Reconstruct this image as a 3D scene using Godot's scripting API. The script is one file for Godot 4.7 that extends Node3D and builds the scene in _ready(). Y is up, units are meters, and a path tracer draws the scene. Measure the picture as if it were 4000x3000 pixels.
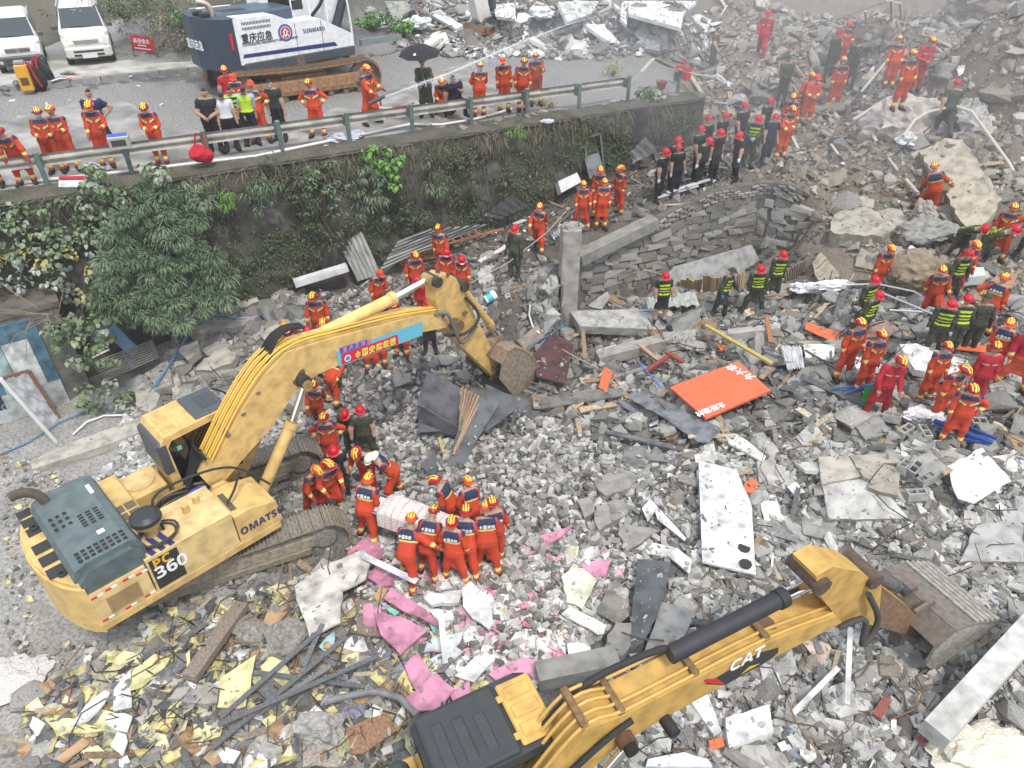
extends Node3D
var rng:=RandomNumberGenerator.new()
var M:={}
var used:={}
var noise:=FastNoiseLite.new()
var fine:=FastNoiseLite.new()

func _ready() -> void:
	rng.seed = 7
	noise.seed = 3; noise.frequency = 0.35; noise.fractal_octaves = 3
	fine.seed = 9; fine.frequency = 1.7; fine.fractal_octaves = 3
	var cam:=Camera3D.new(); cam.name = "camera"; add_child(cam)
	cam.position = Vector3(0,12.2,0); cam.rotation_degrees = Vector3(-36,0,0)
	cam.fov = 56.78; cam.near = 0.1; cam.far = 400.0; cam.current = true
	var sky_mat:=ProceduralSkyMaterial.new()
	sky_mat.sky_top_color = Color(0.83,0.86,0.9); sky_mat.sky_horizon_color = Color(0.86,0.88,0.9)
	sky_mat.ground_bottom_color = Color(0.45,0.45,0.45); sky_mat.ground_horizon_color = Color(0.8,0.81,0.83)
	sky_mat.sky_curve = 0.2
	var sky:=Sky.new(); sky.sky_material = sky_mat
	var env:=Environment.new()
	env.background_mode = Environment.BG_SKY; env.sky = sky
	env.tonemap_mode = Environment.TONE_MAPPER_LINEAR
	env.tonemap_exposure = 2.05
	env.fog_enabled = true; env.fog_density = 0.0012; env.fog_light_color = Color(0.9,0.91,0.93)
	env.volumetric_fog_enabled = true; env.volumetric_fog_density = 0.0
	env.sdfgi_enabled = true; env.ssao_enabled = true; env.ssil_enabled = true
	var we:=WorldEnvironment.new(); we.name = "environment"; we.environment = env; add_child(we)
	var sun:=DirectionalLight3D.new(); sun.name = "sun"; add_child(sun)
	sun.rotation_degrees = Vector3(-62,28,0); sun.light_energy = 0.5; sun.light_angular_distance = 10.0
	sun.light_color = Color(1.0,0.975,0.94); sun.shadow_enabled = true
	make_materials()
	build_terrain()
	build_road()
	build_walls()
	build_rubble()
	build_slabs()
	build_dust()
	build_vegetation()
	build_machines()
	build_vehicles()
	build_gear()
	build_people()
func V(x,y,z) -> Vector3: return Vector3(x,y,z)
func W(x,y) -> Vector2: return Vector2(x,y)
func nb(c: Color) -> MB:
	var m:=MB.new(); m.col = c; return m
func at(p: Vector3) -> Transform3D: return Transform3D(Basis.IDENTITY,p)
func rr(a: float,b: float) -> float: return rng.randf_range(a,b)
func pick(a: Array): return a[rng.randi() % a.size()]
func K(r,g,b) -> Color: return Color(r,g,b)
# ---------- mesh builder: a soup of triangles, clockwise fronts, flat or given normals, linear vertex colours
class MB:
	var v:=PackedVector3Array()
	var n:=PackedVector3Array()
	var c:=PackedColorArray()
	var col:=Color.WHITE
	func color(x: Color) -> MB:
		col = x; return self
	func tri(a: Vector3,b: Vector3,d: Vector3) -> void:
		var m:=(d - a).cross(b - a).normalized()
		v.append(a); v.append(b); v.append(d)
		for i in 3:
			n.append(m); c.append(col)
	func quad(a: Vector3,b: Vector3,d: Vector3,e: Vector3) -> void:
		tri(a,b,d); tri(a,d,e)
	func out_quad(a: Vector3,b: Vector3,d: Vector3,e: Vector3,ctr: Vector3) -> void:
		if (d - a).cross(b - a).dot((a+b+d+e)*0.25 - ctr) < 0.0: quad(a,e,d,b)
		else: quad(a,b,d,e)
	func out_tri(a: Vector3,b: Vector3,d: Vector3,ctr: Vector3) -> void:
		if (d - a).cross(b - a).dot((a+b+d)/3.0 - ctr) < 0.0: tri(a,d,b)
		else: tri(a,b,d)
	func smooth_quad(p: Array,m: Array) -> void:
		var g: Vector3 = (p[2] - p[0]).cross(p[1] - p[0])
		var order:=[0,1,2,0,2,3] if g.dot(m[0]+m[1]+m[2]+m[3]) >= 0.0 else [0,2,1,0,3,2]
		for i in order:
			v.append(p[i]); n.append(m[i]); c.append(col)
	func hexa(p: Array) -> void:  # 8 corners: 0-3 bottom ring, 4-7 top ring
		var ctr:=Vector3.ZERO
		for q in p: ctr += q
		ctr /= 8.0
		out_quad(p[0],p[1],p[2],p[3],ctr); out_quad(p[4],p[5],p[6],p[7],ctr)
		for i in 4:
			var j:=(i+1) % 4
			out_quad(p[i],p[j],p[j+4],p[i+4],ctr)
	func box(ctr: Vector3,size: Vector3,basis:=Basis.IDENTITY,bev:=0.0) -> void:
		var h:=size*0.5
		if bev <= 0.0:
			var p:=[]
			for y in [-1,1]:
				for q in [[-1,-1],[1,-1],[1,1],[-1,1]]: p.append(ctr+basis*Vector3(q[0]*h.x,y*h.y,q[1]*h.z))
			hexa(p); return
		var b:=minf(bev,minf(h.x,minf(h.y,h.z))*0.8)
		for ax in 3:
			var a1:=(ax+1) % 3
			var a2:=(ax+2) % 3
			for s in [-1.0,1.0]:
				var q:=[]
				for k in [[-1,-1],[1,-1],[1,1],[-1,1]]:
					var p:=Vector3.ZERO
					p[ax] = s*h[ax]; p[a1] = k[0]*(h[a1] - b); p[a2] = k[1]*(h[a2] - b)
					q.append(ctr+basis*p)
				out_quad(q[0],q[1],q[2],q[3],ctr)
			for s1 in [-1.0,1.0]:
				for s2 in [-1.0,1.0]:
					var q:=[]
					for k in [[-1,0],[1,0],[1,1],[-1,1]]:
						var p:=Vector3.ZERO
						p[ax] = k[0]*(h[ax] - b)
						p[a1] = s1*(h[a1] if k[1] == 0 else h[a1] - b); p[a2] = s2*(h[a2] if k[1] == 1 else h[a2] - b)
						q.append(ctr+basis*p)
					out_quad(q[0],q[1],q[2],q[3],ctr)
		for sx in [-1.0,1.0]:
			for sy in [-1.0,1.0]:
				for sz in [-1.0,1.0]:
					out_tri(ctr+basis*Vector3(sx*h.x,sy*(h.y - b),sz*(h.z - b)),ctr+basis*Vector3(sx*(h.x - b),sy*h.y,sz*(h.z - b)),ctr+basis*Vector3(sx*(h.x - b),sy*(h.y - b),sz*h.z),ctr)
	func bar(a: Vector3,b: Vector3,w: float,t: float,up := Vector3.UP) -> void:  # rectangular bar from a to b
		var x:=(b - a).normalized()
		if absf(x.dot(up)) > 0.98: up = Vector3.RIGHT
		var z:=x.cross(up).normalized()
		box((a+b)*0.5,Vector3((b - a).length(),t,w),Basis(x,z.cross(x),z))
	func tube(path: Array,rad,sides:=8,caps:=true) -> void:
		var np:=path.size()
		var rings:=[]
		var norms:=[]
		var u:=Vector3.ZERO
		for i in np:
			var d: Vector3 = (path[mini(i+1,np - 1)] - path[maxi(i - 1,0)]).normalized()
			if u == Vector3.ZERO: u = d.cross(Vector3.UP if absf(d.y) < 0.9 else Vector3.RIGHT).normalized()
			else: u = (u - d*u.dot(d)).normalized()
			var w:=d.cross(u)
			var r: float = rad[i] if rad is Array else rad
			var ring:=[]
			var nr:=[]
			for k in sides:
				var a:=TAU*k/sides
				var m:=u*cos(a)+w*sin(a)
				ring.append(path[i]+m*r); nr.append(m)
			rings.append(ring); norms.append(nr)
		for i in np - 1:
			for k in sides:
				var j:=(k+1) % sides
				smooth_quad([rings[i][k],rings[i][j],rings[i+1][j],rings[i+1][k]],[norms[i][k],norms[i][j],norms[i+1][j],norms[i+1][k]])
		if caps:
			for e in [0,np - 1]:
				var inner: Vector3 = path[1] if e == 0 else path[np - 2]
				for k in sides: out_tri(path[e],rings[e][k],rings[e][(k+1) % sides],inner)
	func cyl(a: Vector3,b: Vector3,r: float,sides:=12) -> void: tube([a,b],r,sides)
	func lathe(prof: Array,segs := 16,xf := Transform3D.IDENTITY,sx := 1.0,sz := 1.0) -> void:  # prof: [r, y] pairs from bottom to top
		for i in prof.size() - 1:
			var r0: float = prof[i][0]
			var r1: float = prof[i+1][0]
			var y0: float = prof[i][1]
			var y1: float = prof[i+1][1]
			var sl:=Vector2(y1 - y0,r0 - r1).normalized()
			for k in segs:
				var a:=TAU*k/segs
				var b:=TAU*(k+1)/segs
				var da:=Vector3(cos(a)*sx,0,sin(a)*sz)
				var db:=Vector3(cos(b)*sx,0,sin(b)*sz)
				var na:=(xf.basis*Vector3(cos(a)*sl.x,sl.y,sin(a)*sl.x)).normalized()
				var nb:=(xf.basis*Vector3(cos(b)*sl.x,sl.y,sin(b)*sl.x)).normalized()
				smooth_quad([xf*(da*r0+Vector3.UP*y0),xf*(db*r0+Vector3.UP*y0),xf*(db*r1+Vector3.UP*y1),xf*(da*r1+Vector3.UP*y1)],[na,nb,nb,na])
	func prism(poly,a: Transform3D,depth: float) -> void:  # poly in local xy, extruded along local -z..+z by depth
		var pp:=PackedVector2Array(poly)
		if not Geometry2D.is_polygon_clockwise(pp): pp.reverse()
		var h:=depth*0.5
		var ix:=Geometry2D.triangulate_polygon(pp)
		var ctr:=Vector2.ZERO
		for q in pp: ctr += q
		ctr /= pp.size()
		var zz:=a.basis.z.normalized()
		for i in range(0,ix.size(),3):
			for s in [-1.0,1.0]:
				var q0:=a*Vector3(pp[ix[i]].x,pp[ix[i]].y,s*h)
				var q1:=a*Vector3(pp[ix[i+1]].x,pp[ix[i+1]].y,s*h)
				var q2:=a*Vector3(pp[ix[i+2]].x,pp[ix[i+2]].y,s*h)
				out_tri(q0,q1,q2,(q0+q1+q2)/3.0 - zz*s)
		for i in pp.size():
			var p:=pp[i]
			var q:=pp[(i+1) % pp.size()]
			var e:=(q - p).normalized()
			var nn := a.basis * Vector3(-e.y,e.x,0)  # clockwise polygon in y-up: outward
			var m:=a*Vector3((p.x+q.x)*0.5,(p.y+q.y)*0.5,0)
			out_quad(a*Vector3(p.x,p.y,-h),a*Vector3(q.x,q.y,-h),a*Vector3(q.x,q.y,h),a*Vector3(p.x,p.y,h),m - nn)
	func add(o: MB,xf:=Transform3D.IDENTITY,tint = null) -> void:
		for i in o.v.size():
			v.append(xf*o.v[i]); n.append((xf.basis*o.n[i]).normalized()); c.append(o.c[i] if tint == null else tint)
	func mesh() -> ArrayMesh:
		var arr:=[]
		arr.resize(Mesh.ARRAY_MAX)
		arr[Mesh.ARRAY_VERTEX] = v; arr[Mesh.ARRAY_NORMAL] = n; arr[Mesh.ARRAY_COLOR] = c
		var am:=ArrayMesh.new()
		if v.size(): am.add_surface_from_arrays(Mesh.PRIMITIVE_TRIANGLES,arr)
		return am
# ---------- naming and tagging
func numbered(called: String) -> String:
	var k: int = used.get(called,0)
	used[called] = k+1
	return called if k == 0 else "%s_%03d" % [called,k]
func tag(o: Node3D,label: String,category: String,group:="") -> Node3D:
	o.set_meta("label",label); o.set_meta("category",category)
	if group: o.set_meta("group",group)
	return o
func thing(called: String,label: String,category: String,at:=Vector3.ZERO,turn:=Basis.IDENTITY,group:="") -> Node3D:
	var o:=Node3D.new(); o.name = numbered(called); add_child(o)
	o.transform = Transform3D(turn,at)
	return tag(o,label,category,group)
func part(parent: Node3D,called: String,shape,m: Material,at:=Transform3D.IDENTITY) -> MeshInstance3D:
	var o:=MeshInstance3D.new(); o.name = called
	o.mesh = shape.mesh() if shape is MB else shape
	o.material_override = m; o.transform = at
	parent.add_child(o,true)
	return o
func single(called: String,shape,m: Material,label: String,category: String,group:="",at:=Transform3D.IDENTITY) -> MeshInstance3D:
	var o:=part(self,numbered(called),shape,m,at)
	tag(o,label,category,group)
	return o
func structure(called: String,shape,m: Material) -> MeshInstance3D:
	var o:=part(self,numbered(called),shape,m)
	o.set_meta("kind","structure"); return o
func stuff(called: String,mesh_: Mesh,m: Material,xf: Array,cols: Array,label: String,category: String,parent: Node3D = null) -> MultiMeshInstance3D:
	var mm:=MultiMesh.new()
	mm.transform_format = MultiMesh.TRANSFORM_3D; mm.use_colors = true; mm.mesh = mesh_
	mm.instance_count = xf.size()
	for i in xf.size():
		mm.set_instance_transform(i,xf[i]); mm.set_instance_color(i,cols[i])
	var o:=MultiMeshInstance3D.new(); o.multimesh = mm; o.material_override = m
	o.set_meta("kind","stuff")
	if parent: o.name = called; parent.add_child(o,true)
	else:
		o.name = numbered(called); add_child(o); o.set_meta("label",label); o.set_meta("category",category)
	return o
# ---------- materials
func noise_tex(freq: float,octaves: int,lo: float,hi: float,sd: int,kind:=FastNoiseLite.TYPE_SIMPLEX_SMOOTH,size:=512) -> ImageTexture:
	var f:=FastNoiseLite.new(); f.seed = sd; f.frequency = freq; f.fractal_octaves = octaves; f.noise_type = kind
	var im:=f.get_seamless_image(size,size)
	im.convert(Image.FORMAT_RGB8)
	var out:=Image.create_empty(size,size,false,Image.FORMAT_RGB8)
	var d:=im.get_data()
	var o:=PackedByteArray(); o.resize(d.size())
	for i in d.size(): o[i] = int(clampf(lerpf(lo,hi,d[i]/255.0),0.0,1.0)*255.0)
	out = Image.create_from_data(size,size,false,Image.FORMAT_RGB8,o)
	return ImageTexture.create_from_image(out)
func mat(called: String,rough: float,metal:=0.0,tex: Texture2D = null,scale:=1.0,bump: Texture2D = null,depth:=0.0,tint:=Color.WHITE) -> StandardMaterial3D:
	var m:=StandardMaterial3D.new(); m.resource_name = called
	m.vertex_color_use_as_albedo = true; m.roughness = rough; m.metallic = metal; m.albedo_color = tint
	if tex or bump:
		m.uv1_triplanar = true; m.uv1_scale = Vector3.ONE*scale
	if tex: m.albedo_texture = tex
	if bump: m.heightmap_enabled = true; m.heightmap_texture = bump; m.heightmap_scale = depth
	M[called] = m
	return m
func make_materials() -> void:
	var grain:=noise_tex(0.02,5,0.72,1.12,11)
	var blotch:=noise_tex(0.008,6,0.74,1.12,12)
	var soft:=noise_tex(0.012,4,0.9,1.04,13)
	var relief:=noise_tex(0.05,5,0.0,1.0,14)
	var cells:=noise_tex(0.06,2,0.0,1.0,15,FastNoiseLite.TYPE_CELLULAR)
	var g:=mat("dirt",0.95,0.0,grain,0.9,relief,0.5); g.uv1_world_triplanar = true
	mat("concrete",0.92,0.0,blotch,0.5,relief,0.12)
	mat("rock",0.95,0.0,grain,0.7,relief,0.15)
	mat("asphalt",0.9,0.0,blotch,0.22,relief,0.12).uv1_world_triplanar = true
	mat("wallrock",0.95,0.0,blotch,0.6,cells,2.0)
	mat("board",0.75,0.0,noise_tex(0.006,6,0.66,1.14,16),0.6)
	mat("wood",0.85,0.0,grain,1.5)
	mat("paint",0.42,0.0,soft,0.6)
	mat("worn_paint",0.6,0.0,noise_tex(0.007,7,0.82,1.08,17),0.7)
	mat("plastic",0.45)
	mat("rust",0.85,0.0,blotch,1.5,relief,0.05)
	mat("rust_dark",0.9,0.0,null,1.0,null,0.0,Color(0.13,0.08,0.05).linear_to_srgb())
	mat("track_steel",0.75,0.3,blotch,2.0,relief,0.06)
	mat("steel",0.4,0.8,soft,2.0)
	mat("galvanised",0.55,0.35,soft,1.3)
	mat("chrome",0.12,1.0)
	mat("rubber",0.8)
	mat("cloth",0.9,0.0,grain,2.0)
	mat("skin_cloth",0.82,0.0,soft,4.0)
	mat("helmet",0.28)
	mat("leaf",0.6).backlight_enabled = true
	M.leaf.backlight = Color(0.25,0.3,0.15)
	mat("ink",0.7)
	mat("rust_plain",0.8)
	M["rock_tones"] = []
	for tone in [[0.3,0.29,0.27],[0.2,0.19,0.175],[0.25,0.225,0.19],[0.36,0.345,0.32]]:
		var rt:=mat("rock_tone",0.95,0.0,grain,0.9,relief,0.15,Color(tone[0],tone[1],tone[2]).linear_to_srgb())
		M.rock_tones.append(rt)
	M["brick_tones"] = []
	for tone in [[0.44,0.43,0.41],[0.34,0.335,0.32],[0.52,0.51,0.49],[0.27,0.265,0.255]]:
		M.brick_tones.append(mat("brick_tone",0.93,0.0,grain,2.2,relief,0.25,Color(tone[0],tone[1],tone[2]).linear_to_srgb()))
	var gl:=mat("glass",0.08,0.0); gl.albedo_color = Color(0.02,0.025,0.03); gl.metallic_specular = 0.7
	var fl:=mat("film",0.2); fl.vertex_color_use_as_albedo = false; fl.transparency = BaseMaterial3D.TRANSPARENCY_ALPHA; fl.albedo_color = Color(0.85,0.9,0.92,0.55)
	mat("film_sheet",0.18,0.15,soft,1.0)
	var wj:=mat("spray",0.35); wj.transparency = BaseMaterial3D.TRANSPARENCY_ALPHA; wj.albedo_color = Color(0.97,0.98,1.0,0.2)
# ---------- terrain: surveyed heights, three levels (yard, middle terrace, road) with steps at the two walls
var LOWS:=[[-13.14,-14.17,0.1],[-11.21,-13.39,0],[-7.21,-8.11,0],[-8.92,-7.16,0],[-8.5,-5.99,0],[-8.18,-10.39,0],[-3.98,-6.21,0.2],[-0.05,-6.21,0.2],[3.95,-6.31,0],[8.14,-6.15,0.3],[1.66,-7.5,0.2],[-2.7,-8.01,0.15],[-5.29,-9.18,0],[-2.16,-11.06,0],[-1.04,-9.77,0],[1.95,-10.31,0.1],[5.88,-10.14,0.3],[9.43,-9.71,0.8],[8.19,-12.88,1.2],[5.92,-14.39,0.7],[2.35,-14.17,0.1],[-1.33,-14.64,-0.3],[-3.92,-14.99,-0.6],[-5.11,-15.89,-0.5],[-3.08,-13.65,-0.4],[-4.56,-12.28,-0.2],[-5.41,-12.19,-0.1],[-7.85,-15.93,0.3],[-6.73,-17.84,0.6],[-9.86,-17.99,0.5],[-11.01,-17.2,0.2],[-8.97,-19.06,1],[-6.88,-20.24,1.4],[-5.41,-19.29,1.2],[-5.58,-17.78,0.8],[-3.44,-18.09,0.6],[-2.18,-17.89,0.4],[-0.37,-18.35,0.1],[-0.08,-16.11,0],[-12.38,-17.2,0.2],[-14.56,-17.69,0.2],[-12.69,-15.14,0.1],[4.69,-19.09,0.7],[6.54,-19.57,0.7],[8.77,-19.81,0.9],[4.67,-21.5,0.3],[2.49,-21.86,0.1],[1.16,-20.66,-0.3],[2.75,-18.19,0.2],[5.45,-17.74,0.5],[7.86,-16.98,1],[-3.03,-19.88,1.2],[-1.55,-19.64,1],[6.39,-22.23,0.45],[8.06,-22.62,0.7],[9.39,-22.38,1],[8.9,-23.33,0.8],[7.6,-23.28,0.55],[5.56,-22,0.3],[9.43,-21.13,1.2],[9.3,-24.28,4.1],[10.76,-26.72,4.6],[12,-27.82,4.8],[12.99,-24.4,4.6],[14.31,-24.1,5],[13.24,-21.61,3.2],[8.42,-32.16,5.2],[9.94,-30.47,6],[12.94,-30.17,5.6],[16.36,-25.69,8.5],[14.3,-30.83,7.6],[17.69,-26.54,6.5],[15.38,-21.01,4.4],[14.5,-19.44,2.7],[13.71,-19.65,2.6],[10.75,-18.79,1.8],[11.54,-17.36,2],[12.61,-16.42,2],[11.89,-14.62,1.8],[8.44,-14.86,1.6],[9.92,-12.39,1.5],[11.35,-21.49,3],[10.09,-21.14,2.2],[10.1,-22.04,3.4],[10.84,-30.7,6.8],[13.64,-16.36,2.3],[11.45,-12.14,1.7],[22,-40,12],[28,-25,7],[26,-15,3],[24,-8,2],[12,-42,11.5],[30,-36,11]]
var HIGHS:=[[-3.97,-21.91,1.9],[-1.6,-23.1,2.26],[2.42,-25.25,3.1],[6.57,-27.47,3.8],[2.69,-22.28,2.5],[0.83,-21.59,1.9],[0.06,-20.17,1.7],[-1.62,-21.35,1.6],[-3.1,-20.75,1.4],[2.16,-21.04,2],[4.72,-22.15,2.8],[8.5,-23.51,3.6],[5.28,-23.53,3.3],[7.2,-23.82,3.6],[8.2,-25.38,3.8],[-6.88,-20.24,1.4],[-5.67,-19.88,1.2],[9.3,-24.28,4.1],[10.76,-26.72,4.6],[12,-27.82,4.8],[12.99,-24.4,4.6],[14.31,-24.1,5],[13.24,-21.61,3.2],[8.42,-32.16,5.2],[9.94,-30.47,6],[12.94,-30.17,5.6],[16.36,-25.69,8.5],[14.3,-30.83,7.6],[17.69,-26.54,6.5],[15.38,-21.01,4.4],[14.5,-19.44,2.7],[13.71,-19.65,2.6],[10.75,-18.79,1.8],[11.54,-17.36,2],[12.61,-16.42,2],[11.89,-14.62,1.8],[8.44,-14.86,1.6],[9.92,-12.39,1.5],[11.35,-21.49,3],[10.09,-21.14,2.2],[10.1,-22.04,3.4],[10.84,-30.7,6.8],[13.64,-16.36,2.3],[11.45,-12.14,1.7],[22,-40,12],[28,-25,7],[26,-15,3],[24,-8,2],[12,-42,11.5],[30,-36,11]]
var ROADR:=[[-12.38,-18.33,0],[-6.94,-21.01,0],[-0.09,-24.62,0],[4.96,-26.98,0],[-11,-20.96,0],[-4.71,-24.27,0],[-14.91,-20.7,0],[-0.1,-28.23,0],[3.57,-30.08,0],[6.39,-30.33,0],[-13.76,-24.03,0],[-8.74,-28.05,0],[-3.5,-27.37,0],[-15.67,-28.29,0],[-18.68,-29.04,0],[-11.69,-29.24,0],[-23.81,-40.38,0],[-2.26,-29.23,0],[-16.92,-29.04,0],[-14.97,-29.04,0],[-13.4,-28.66,0],[-11.53,-28.69,0],[-20.91,-33.39,0],[-18.11,-33.39,0],[-19.31,-37.78,0],[-12.49,-29.04,0],[-4.44,-32.7,0.1],[-2.16,-34.14,0.15],[1.84,-32.4,0.15],[4.85,-33.18,0.4],[-2.36,-38.45,0.9],[1.98,-36.09,0.9],[6.06,-35.16,1.1],[8.21,-35.79,1.4],[-6.71,-37.17,0.1],[-5.94,-40.95,2],[1.9,-35.68,2.6],[7.75,-34.73,3],[-16.32,-35.1,1],[-14.77,-33.54,0.7],[-14.88,-31.91,0.1],[-13.24,-32.2,1.6],[-8.76,-37.56,1.6],[-9.68,-31.28,3],[-25,-20,0],[-25,-30,0],[-18,-36,0],[-30,-38,0],[-26,-44,0.5],[9.3,-24.28,-1.2],[10.76,-26.72,-0.7],[12,-27.82,-0.5],[12.99,-24.4,-0.7],[14.31,-24.1,-0.3],[13.24,-21.61,-2.1],[8.42,-32.16,-0.26],[9.94,-30.47,0.66],[12.94,-30.17,0.3],[16.36,-25.69,3.2],[14.3,-30.83,2.3],[17.69,-26.54,1.2],[15.38,-21.01,-0.9],[14.5,-19.44,-2.6],[13.71,-19.65,-2.7],[10.75,-18.79,-3.5],[11.54,-17.36,-3.3],[12.61,-16.42,-3.3],[11.89,-14.62,-3.5],[8.44,-14.86,-3.7],[9.92,-12.39,-3.8],[11.35,-21.49,-2.3],[10.09,-21.14,-3.1],[10.1,-22.04,-1.9],[10.84,-30.7,1.47],[13.64,-16.36,-3],[11.45,-12.14,-3.6],[22,-40,6.49],[28,-25,1.7],[26,-15,-2.3],[24,-8,-3.3],[12,-42,5.54],[30,-36,5.7]]
var STONE:=[[-0.21,-18.67],[1.39,-18.97],[2.16,-21.04],[4.72,-22.15],[6.59,-22.95],[8.5,-23.51],[9.97,-22.59]]
const WA:=-0.5102
const WB:=-23.7938
const RA:=-0.5102
const RB:=-24.5438
const CORNER:=6.490
const GX0:=-20.0
const GZ0:=-40.0
const GS:=0.25
const GNX:=185
const GNZ:=144
var hmap:=PackedFloat32Array()
func shep(p: Array,x: float,z: float) -> float:
	var s:=0.0
	var t:=0.0
	for q in p:
		var dx: float = q[0] - x
		var dz: float = q[1] - z
		var w:=pow(dx*dx+dz*dz+0.25,-1.6)
		s += w; t += w*q[2]
	return t/s
func road_plane(x: float,z: float) -> float:
	var t:=(RA*x+RB - z)/sqrt(1.0+RA*RA)
	return 5.3+0.055*clampf(t,0.0,9.5)+(0.14 if t > 9.5 else 0.0)
func stone_z(x: float) -> float:
	if x <= STONE[0][0]: return STONE[0][1]
	for i in STONE.size() - 1:
		if x <= STONE[i+1][0]: return lerpf(STONE[i][1],STONE[i+1][1],(x - STONE[i][0])/(STONE[i+1][0] - STONE[i][0]))
	return STONE[-1][1]
func survey_height(x: float,z: float) -> float:
	var back:=z < WA*x+WB
	if back and x < CORNER: return road_plane(x,z)+shep(ROADR,x,z)
	var hi:=shep(HIGHS,x,z)
	var lo:=shep(LOWS,x,z)
	if back: hi = lerpf(road_plane(x,z)+shep(ROADR,x,z),hi,minf(1.0,(x - CORNER)/2.5))
	var w:=0.0
	if x < STONE[0][0]: w = minf(1.0,(STONE[0][0] - x)/2.5)
	if x > STONE[-1][0]: w = minf(1.0,(x - STONE[-1][0])/2.5)
	return lerpf(lo,hi,clampf(0.5+(stone_z(x) - z)/(0.12+3.0*w),0.0,1.0))
func on_road(x: float,z: float) -> bool: return x < CORNER - 0.2 and z < WA*x+WB
func roughness_at(x: float,z: float) -> float:  # how bumpy the debris is: none on the road and the bare yard
	if on_road(x,z): return clampf(shep(ROADR,x,z)*0.5,0.0,0.3)
	var bare:=clampf((-4.6 - x)/2.0,0.0,1.0)*clampf((15.5+z)/1.5,0.0,1.0)
	return lerpf(0.16,0.02,bare)
func ground_color(x: float,z: float) -> Color:
	var k:=noise.get_noise_2d(x*2.0+50.0,z*2.0)*0.5+0.5
	var f:=fine.get_noise_2d(x,z)*0.5+0.5
	var pale:=K(0.37,0.36,0.34)
	var dark:=K(0.06,0.055,0.048)
	var earth:=K(0.16,0.13,0.10)
	if on_road(x,z): return K(0.26,0.255,0.245).lerp(dark,clampf(shep(ROADR,x,z)*0.6,0.0,0.7)+0.15*f)
	var yard:=clampf((-4.0 - x)/2.0,0.0,1.0)
	var c:=dark.lerp(pale,clampf(0.12+0.26*k+0.6*yard,0.0,1.0))
	if z < stone_z(x): c = dark.lerp(earth,f).lerp(pale,0.12*k)
	if x > 6.0 and z < -17.0: c = c.lerp(K(0.23,0.19,0.15),0.8)
	if yard > 0.5: c = c.lerp(K(0.2,0.165,0.11),clampf(noise.get_noise_2d(x*3.0,z*3.0+90.0)*1.6 - 0.35,0.0,0.6))
	return c*lerpf(0.75,1.2,f)
func h(x: float,z: float) -> float:
	var fx:=clampf((x - GX0)/GS,0.0,GNX - 1.001)
	var fz:=clampf((z - GZ0)/GS,0.0,GNZ - 1.001)
	var i:=int(fx)
	var j:=int(fz)
	var a:=fx - i
	var b:=fz - j
	var k:=j*GNX+i
	return lerpf(lerpf(hmap[k],hmap[k+1],a),lerpf(hmap[k+GNX],hmap[k+GNX+1],a),b)
func on(x: float,z: float,dy:=0.0) -> Vector3: return V(x,h(x,z)+dy,z)
func slope_normal(x: float,z: float) -> Vector3: return V(h(x - 0.2,z) - h(x+0.2,z),0.4,h(x,z - 0.2) - h(x,z+0.2)).normalized()
func grid_mesh(nx: int,nz: int,px: Callable) -> ArrayMesh:
	var vs:=PackedVector3Array()
	var ns:=PackedVector3Array()
	var cs:=PackedColorArray()
	var ix:=PackedInt32Array()
	for j in nz:
		for i in nx:
			var r: Array = px.call(i,j)
			vs.append(r[0]); cs.append(r[1])
	for j in nz:
		for i in nx:
			var a:=vs[j*nx+mini(i+1,nx - 1)] - vs[j*nx+maxi(i - 1,0)]
			var b:=vs[mini(j+1,nz - 1)*nx+i] - vs[maxi(j - 1,0)*nx+i]
			ns.append(b.cross(a).normalized())
	for j in nz - 1:
		for i in nx - 1:
			var k:=j*nx+i
			ix.append_array(PackedInt32Array([k,k+1,k+nx+1,k,k+nx+1,k+nx]))
	var arr:=[]
	arr.resize(Mesh.ARRAY_MAX)
	arr[Mesh.ARRAY_VERTEX] = vs; arr[Mesh.ARRAY_NORMAL] = ns; arr[Mesh.ARRAY_COLOR] = cs; arr[Mesh.ARRAY_INDEX] = ix
	var am:=ArrayMesh.new(); am.add_surface_from_arrays(Mesh.PRIMITIVE_TRIANGLES,arr)
	return am
func build_terrain() -> void:
	hmap.resize(GNX*GNZ)
	for j in GNZ:
		for i in GNX:
			var x:=GX0+i*GS
			var z:=GZ0+j*GS
			var r:=roughness_at(x,z)
			hmap[j*GNX+i] = survey_height(x,z)+r*(noise.get_noise_2d(x*4.0,z*4.0)+0.5*fine.get_noise_2d(x,z))
	var g:=structure("ground",grid_mesh(GNX,GNZ,func(i,j):
		var x: float = GX0+i*GS
		var z: float = GZ0+j*GS
		return [V(x,hmap[j*GNX+i],z),ground_color(x,z)]),M.dirt)
	g.set_meta("label","grey dusty ground and rubble bed of the collapsed site")
	var far:=func(i,j):
		var x: float = -70.0+i*2.0
		var z: float = -110.0+j*2.0
		var y:=5.5
		if z > -40.0 and x > GX0 - 0.5 and x < GX0+GNX*GS - 1.5: y = -4.0
		elif z > -20.0 and x <= GX0: y = 0.0 if z > -14.0 else 5.4
		elif x >= 20.0: y = lerpf(2.0,9.0,clampf((-8.0 - z)/26.0,0.0,1.0))
		if z < -39.0: y = survey_height(clampf(x,-30.0,26.0),-39.9)+(-39.0 - z)*0.45+noise.get_noise_2d(x,z)*1.2
		return [V(x,y - (0.15 if z > -41.0 else 0.0),z),K(0.13,0.12,0.09)*lerpf(0.7,1.3,fine.get_noise_2d(x,z)*0.5+0.5)]
	structure("hillside",grid_mesh(71,56,far),M.dirt)
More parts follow.
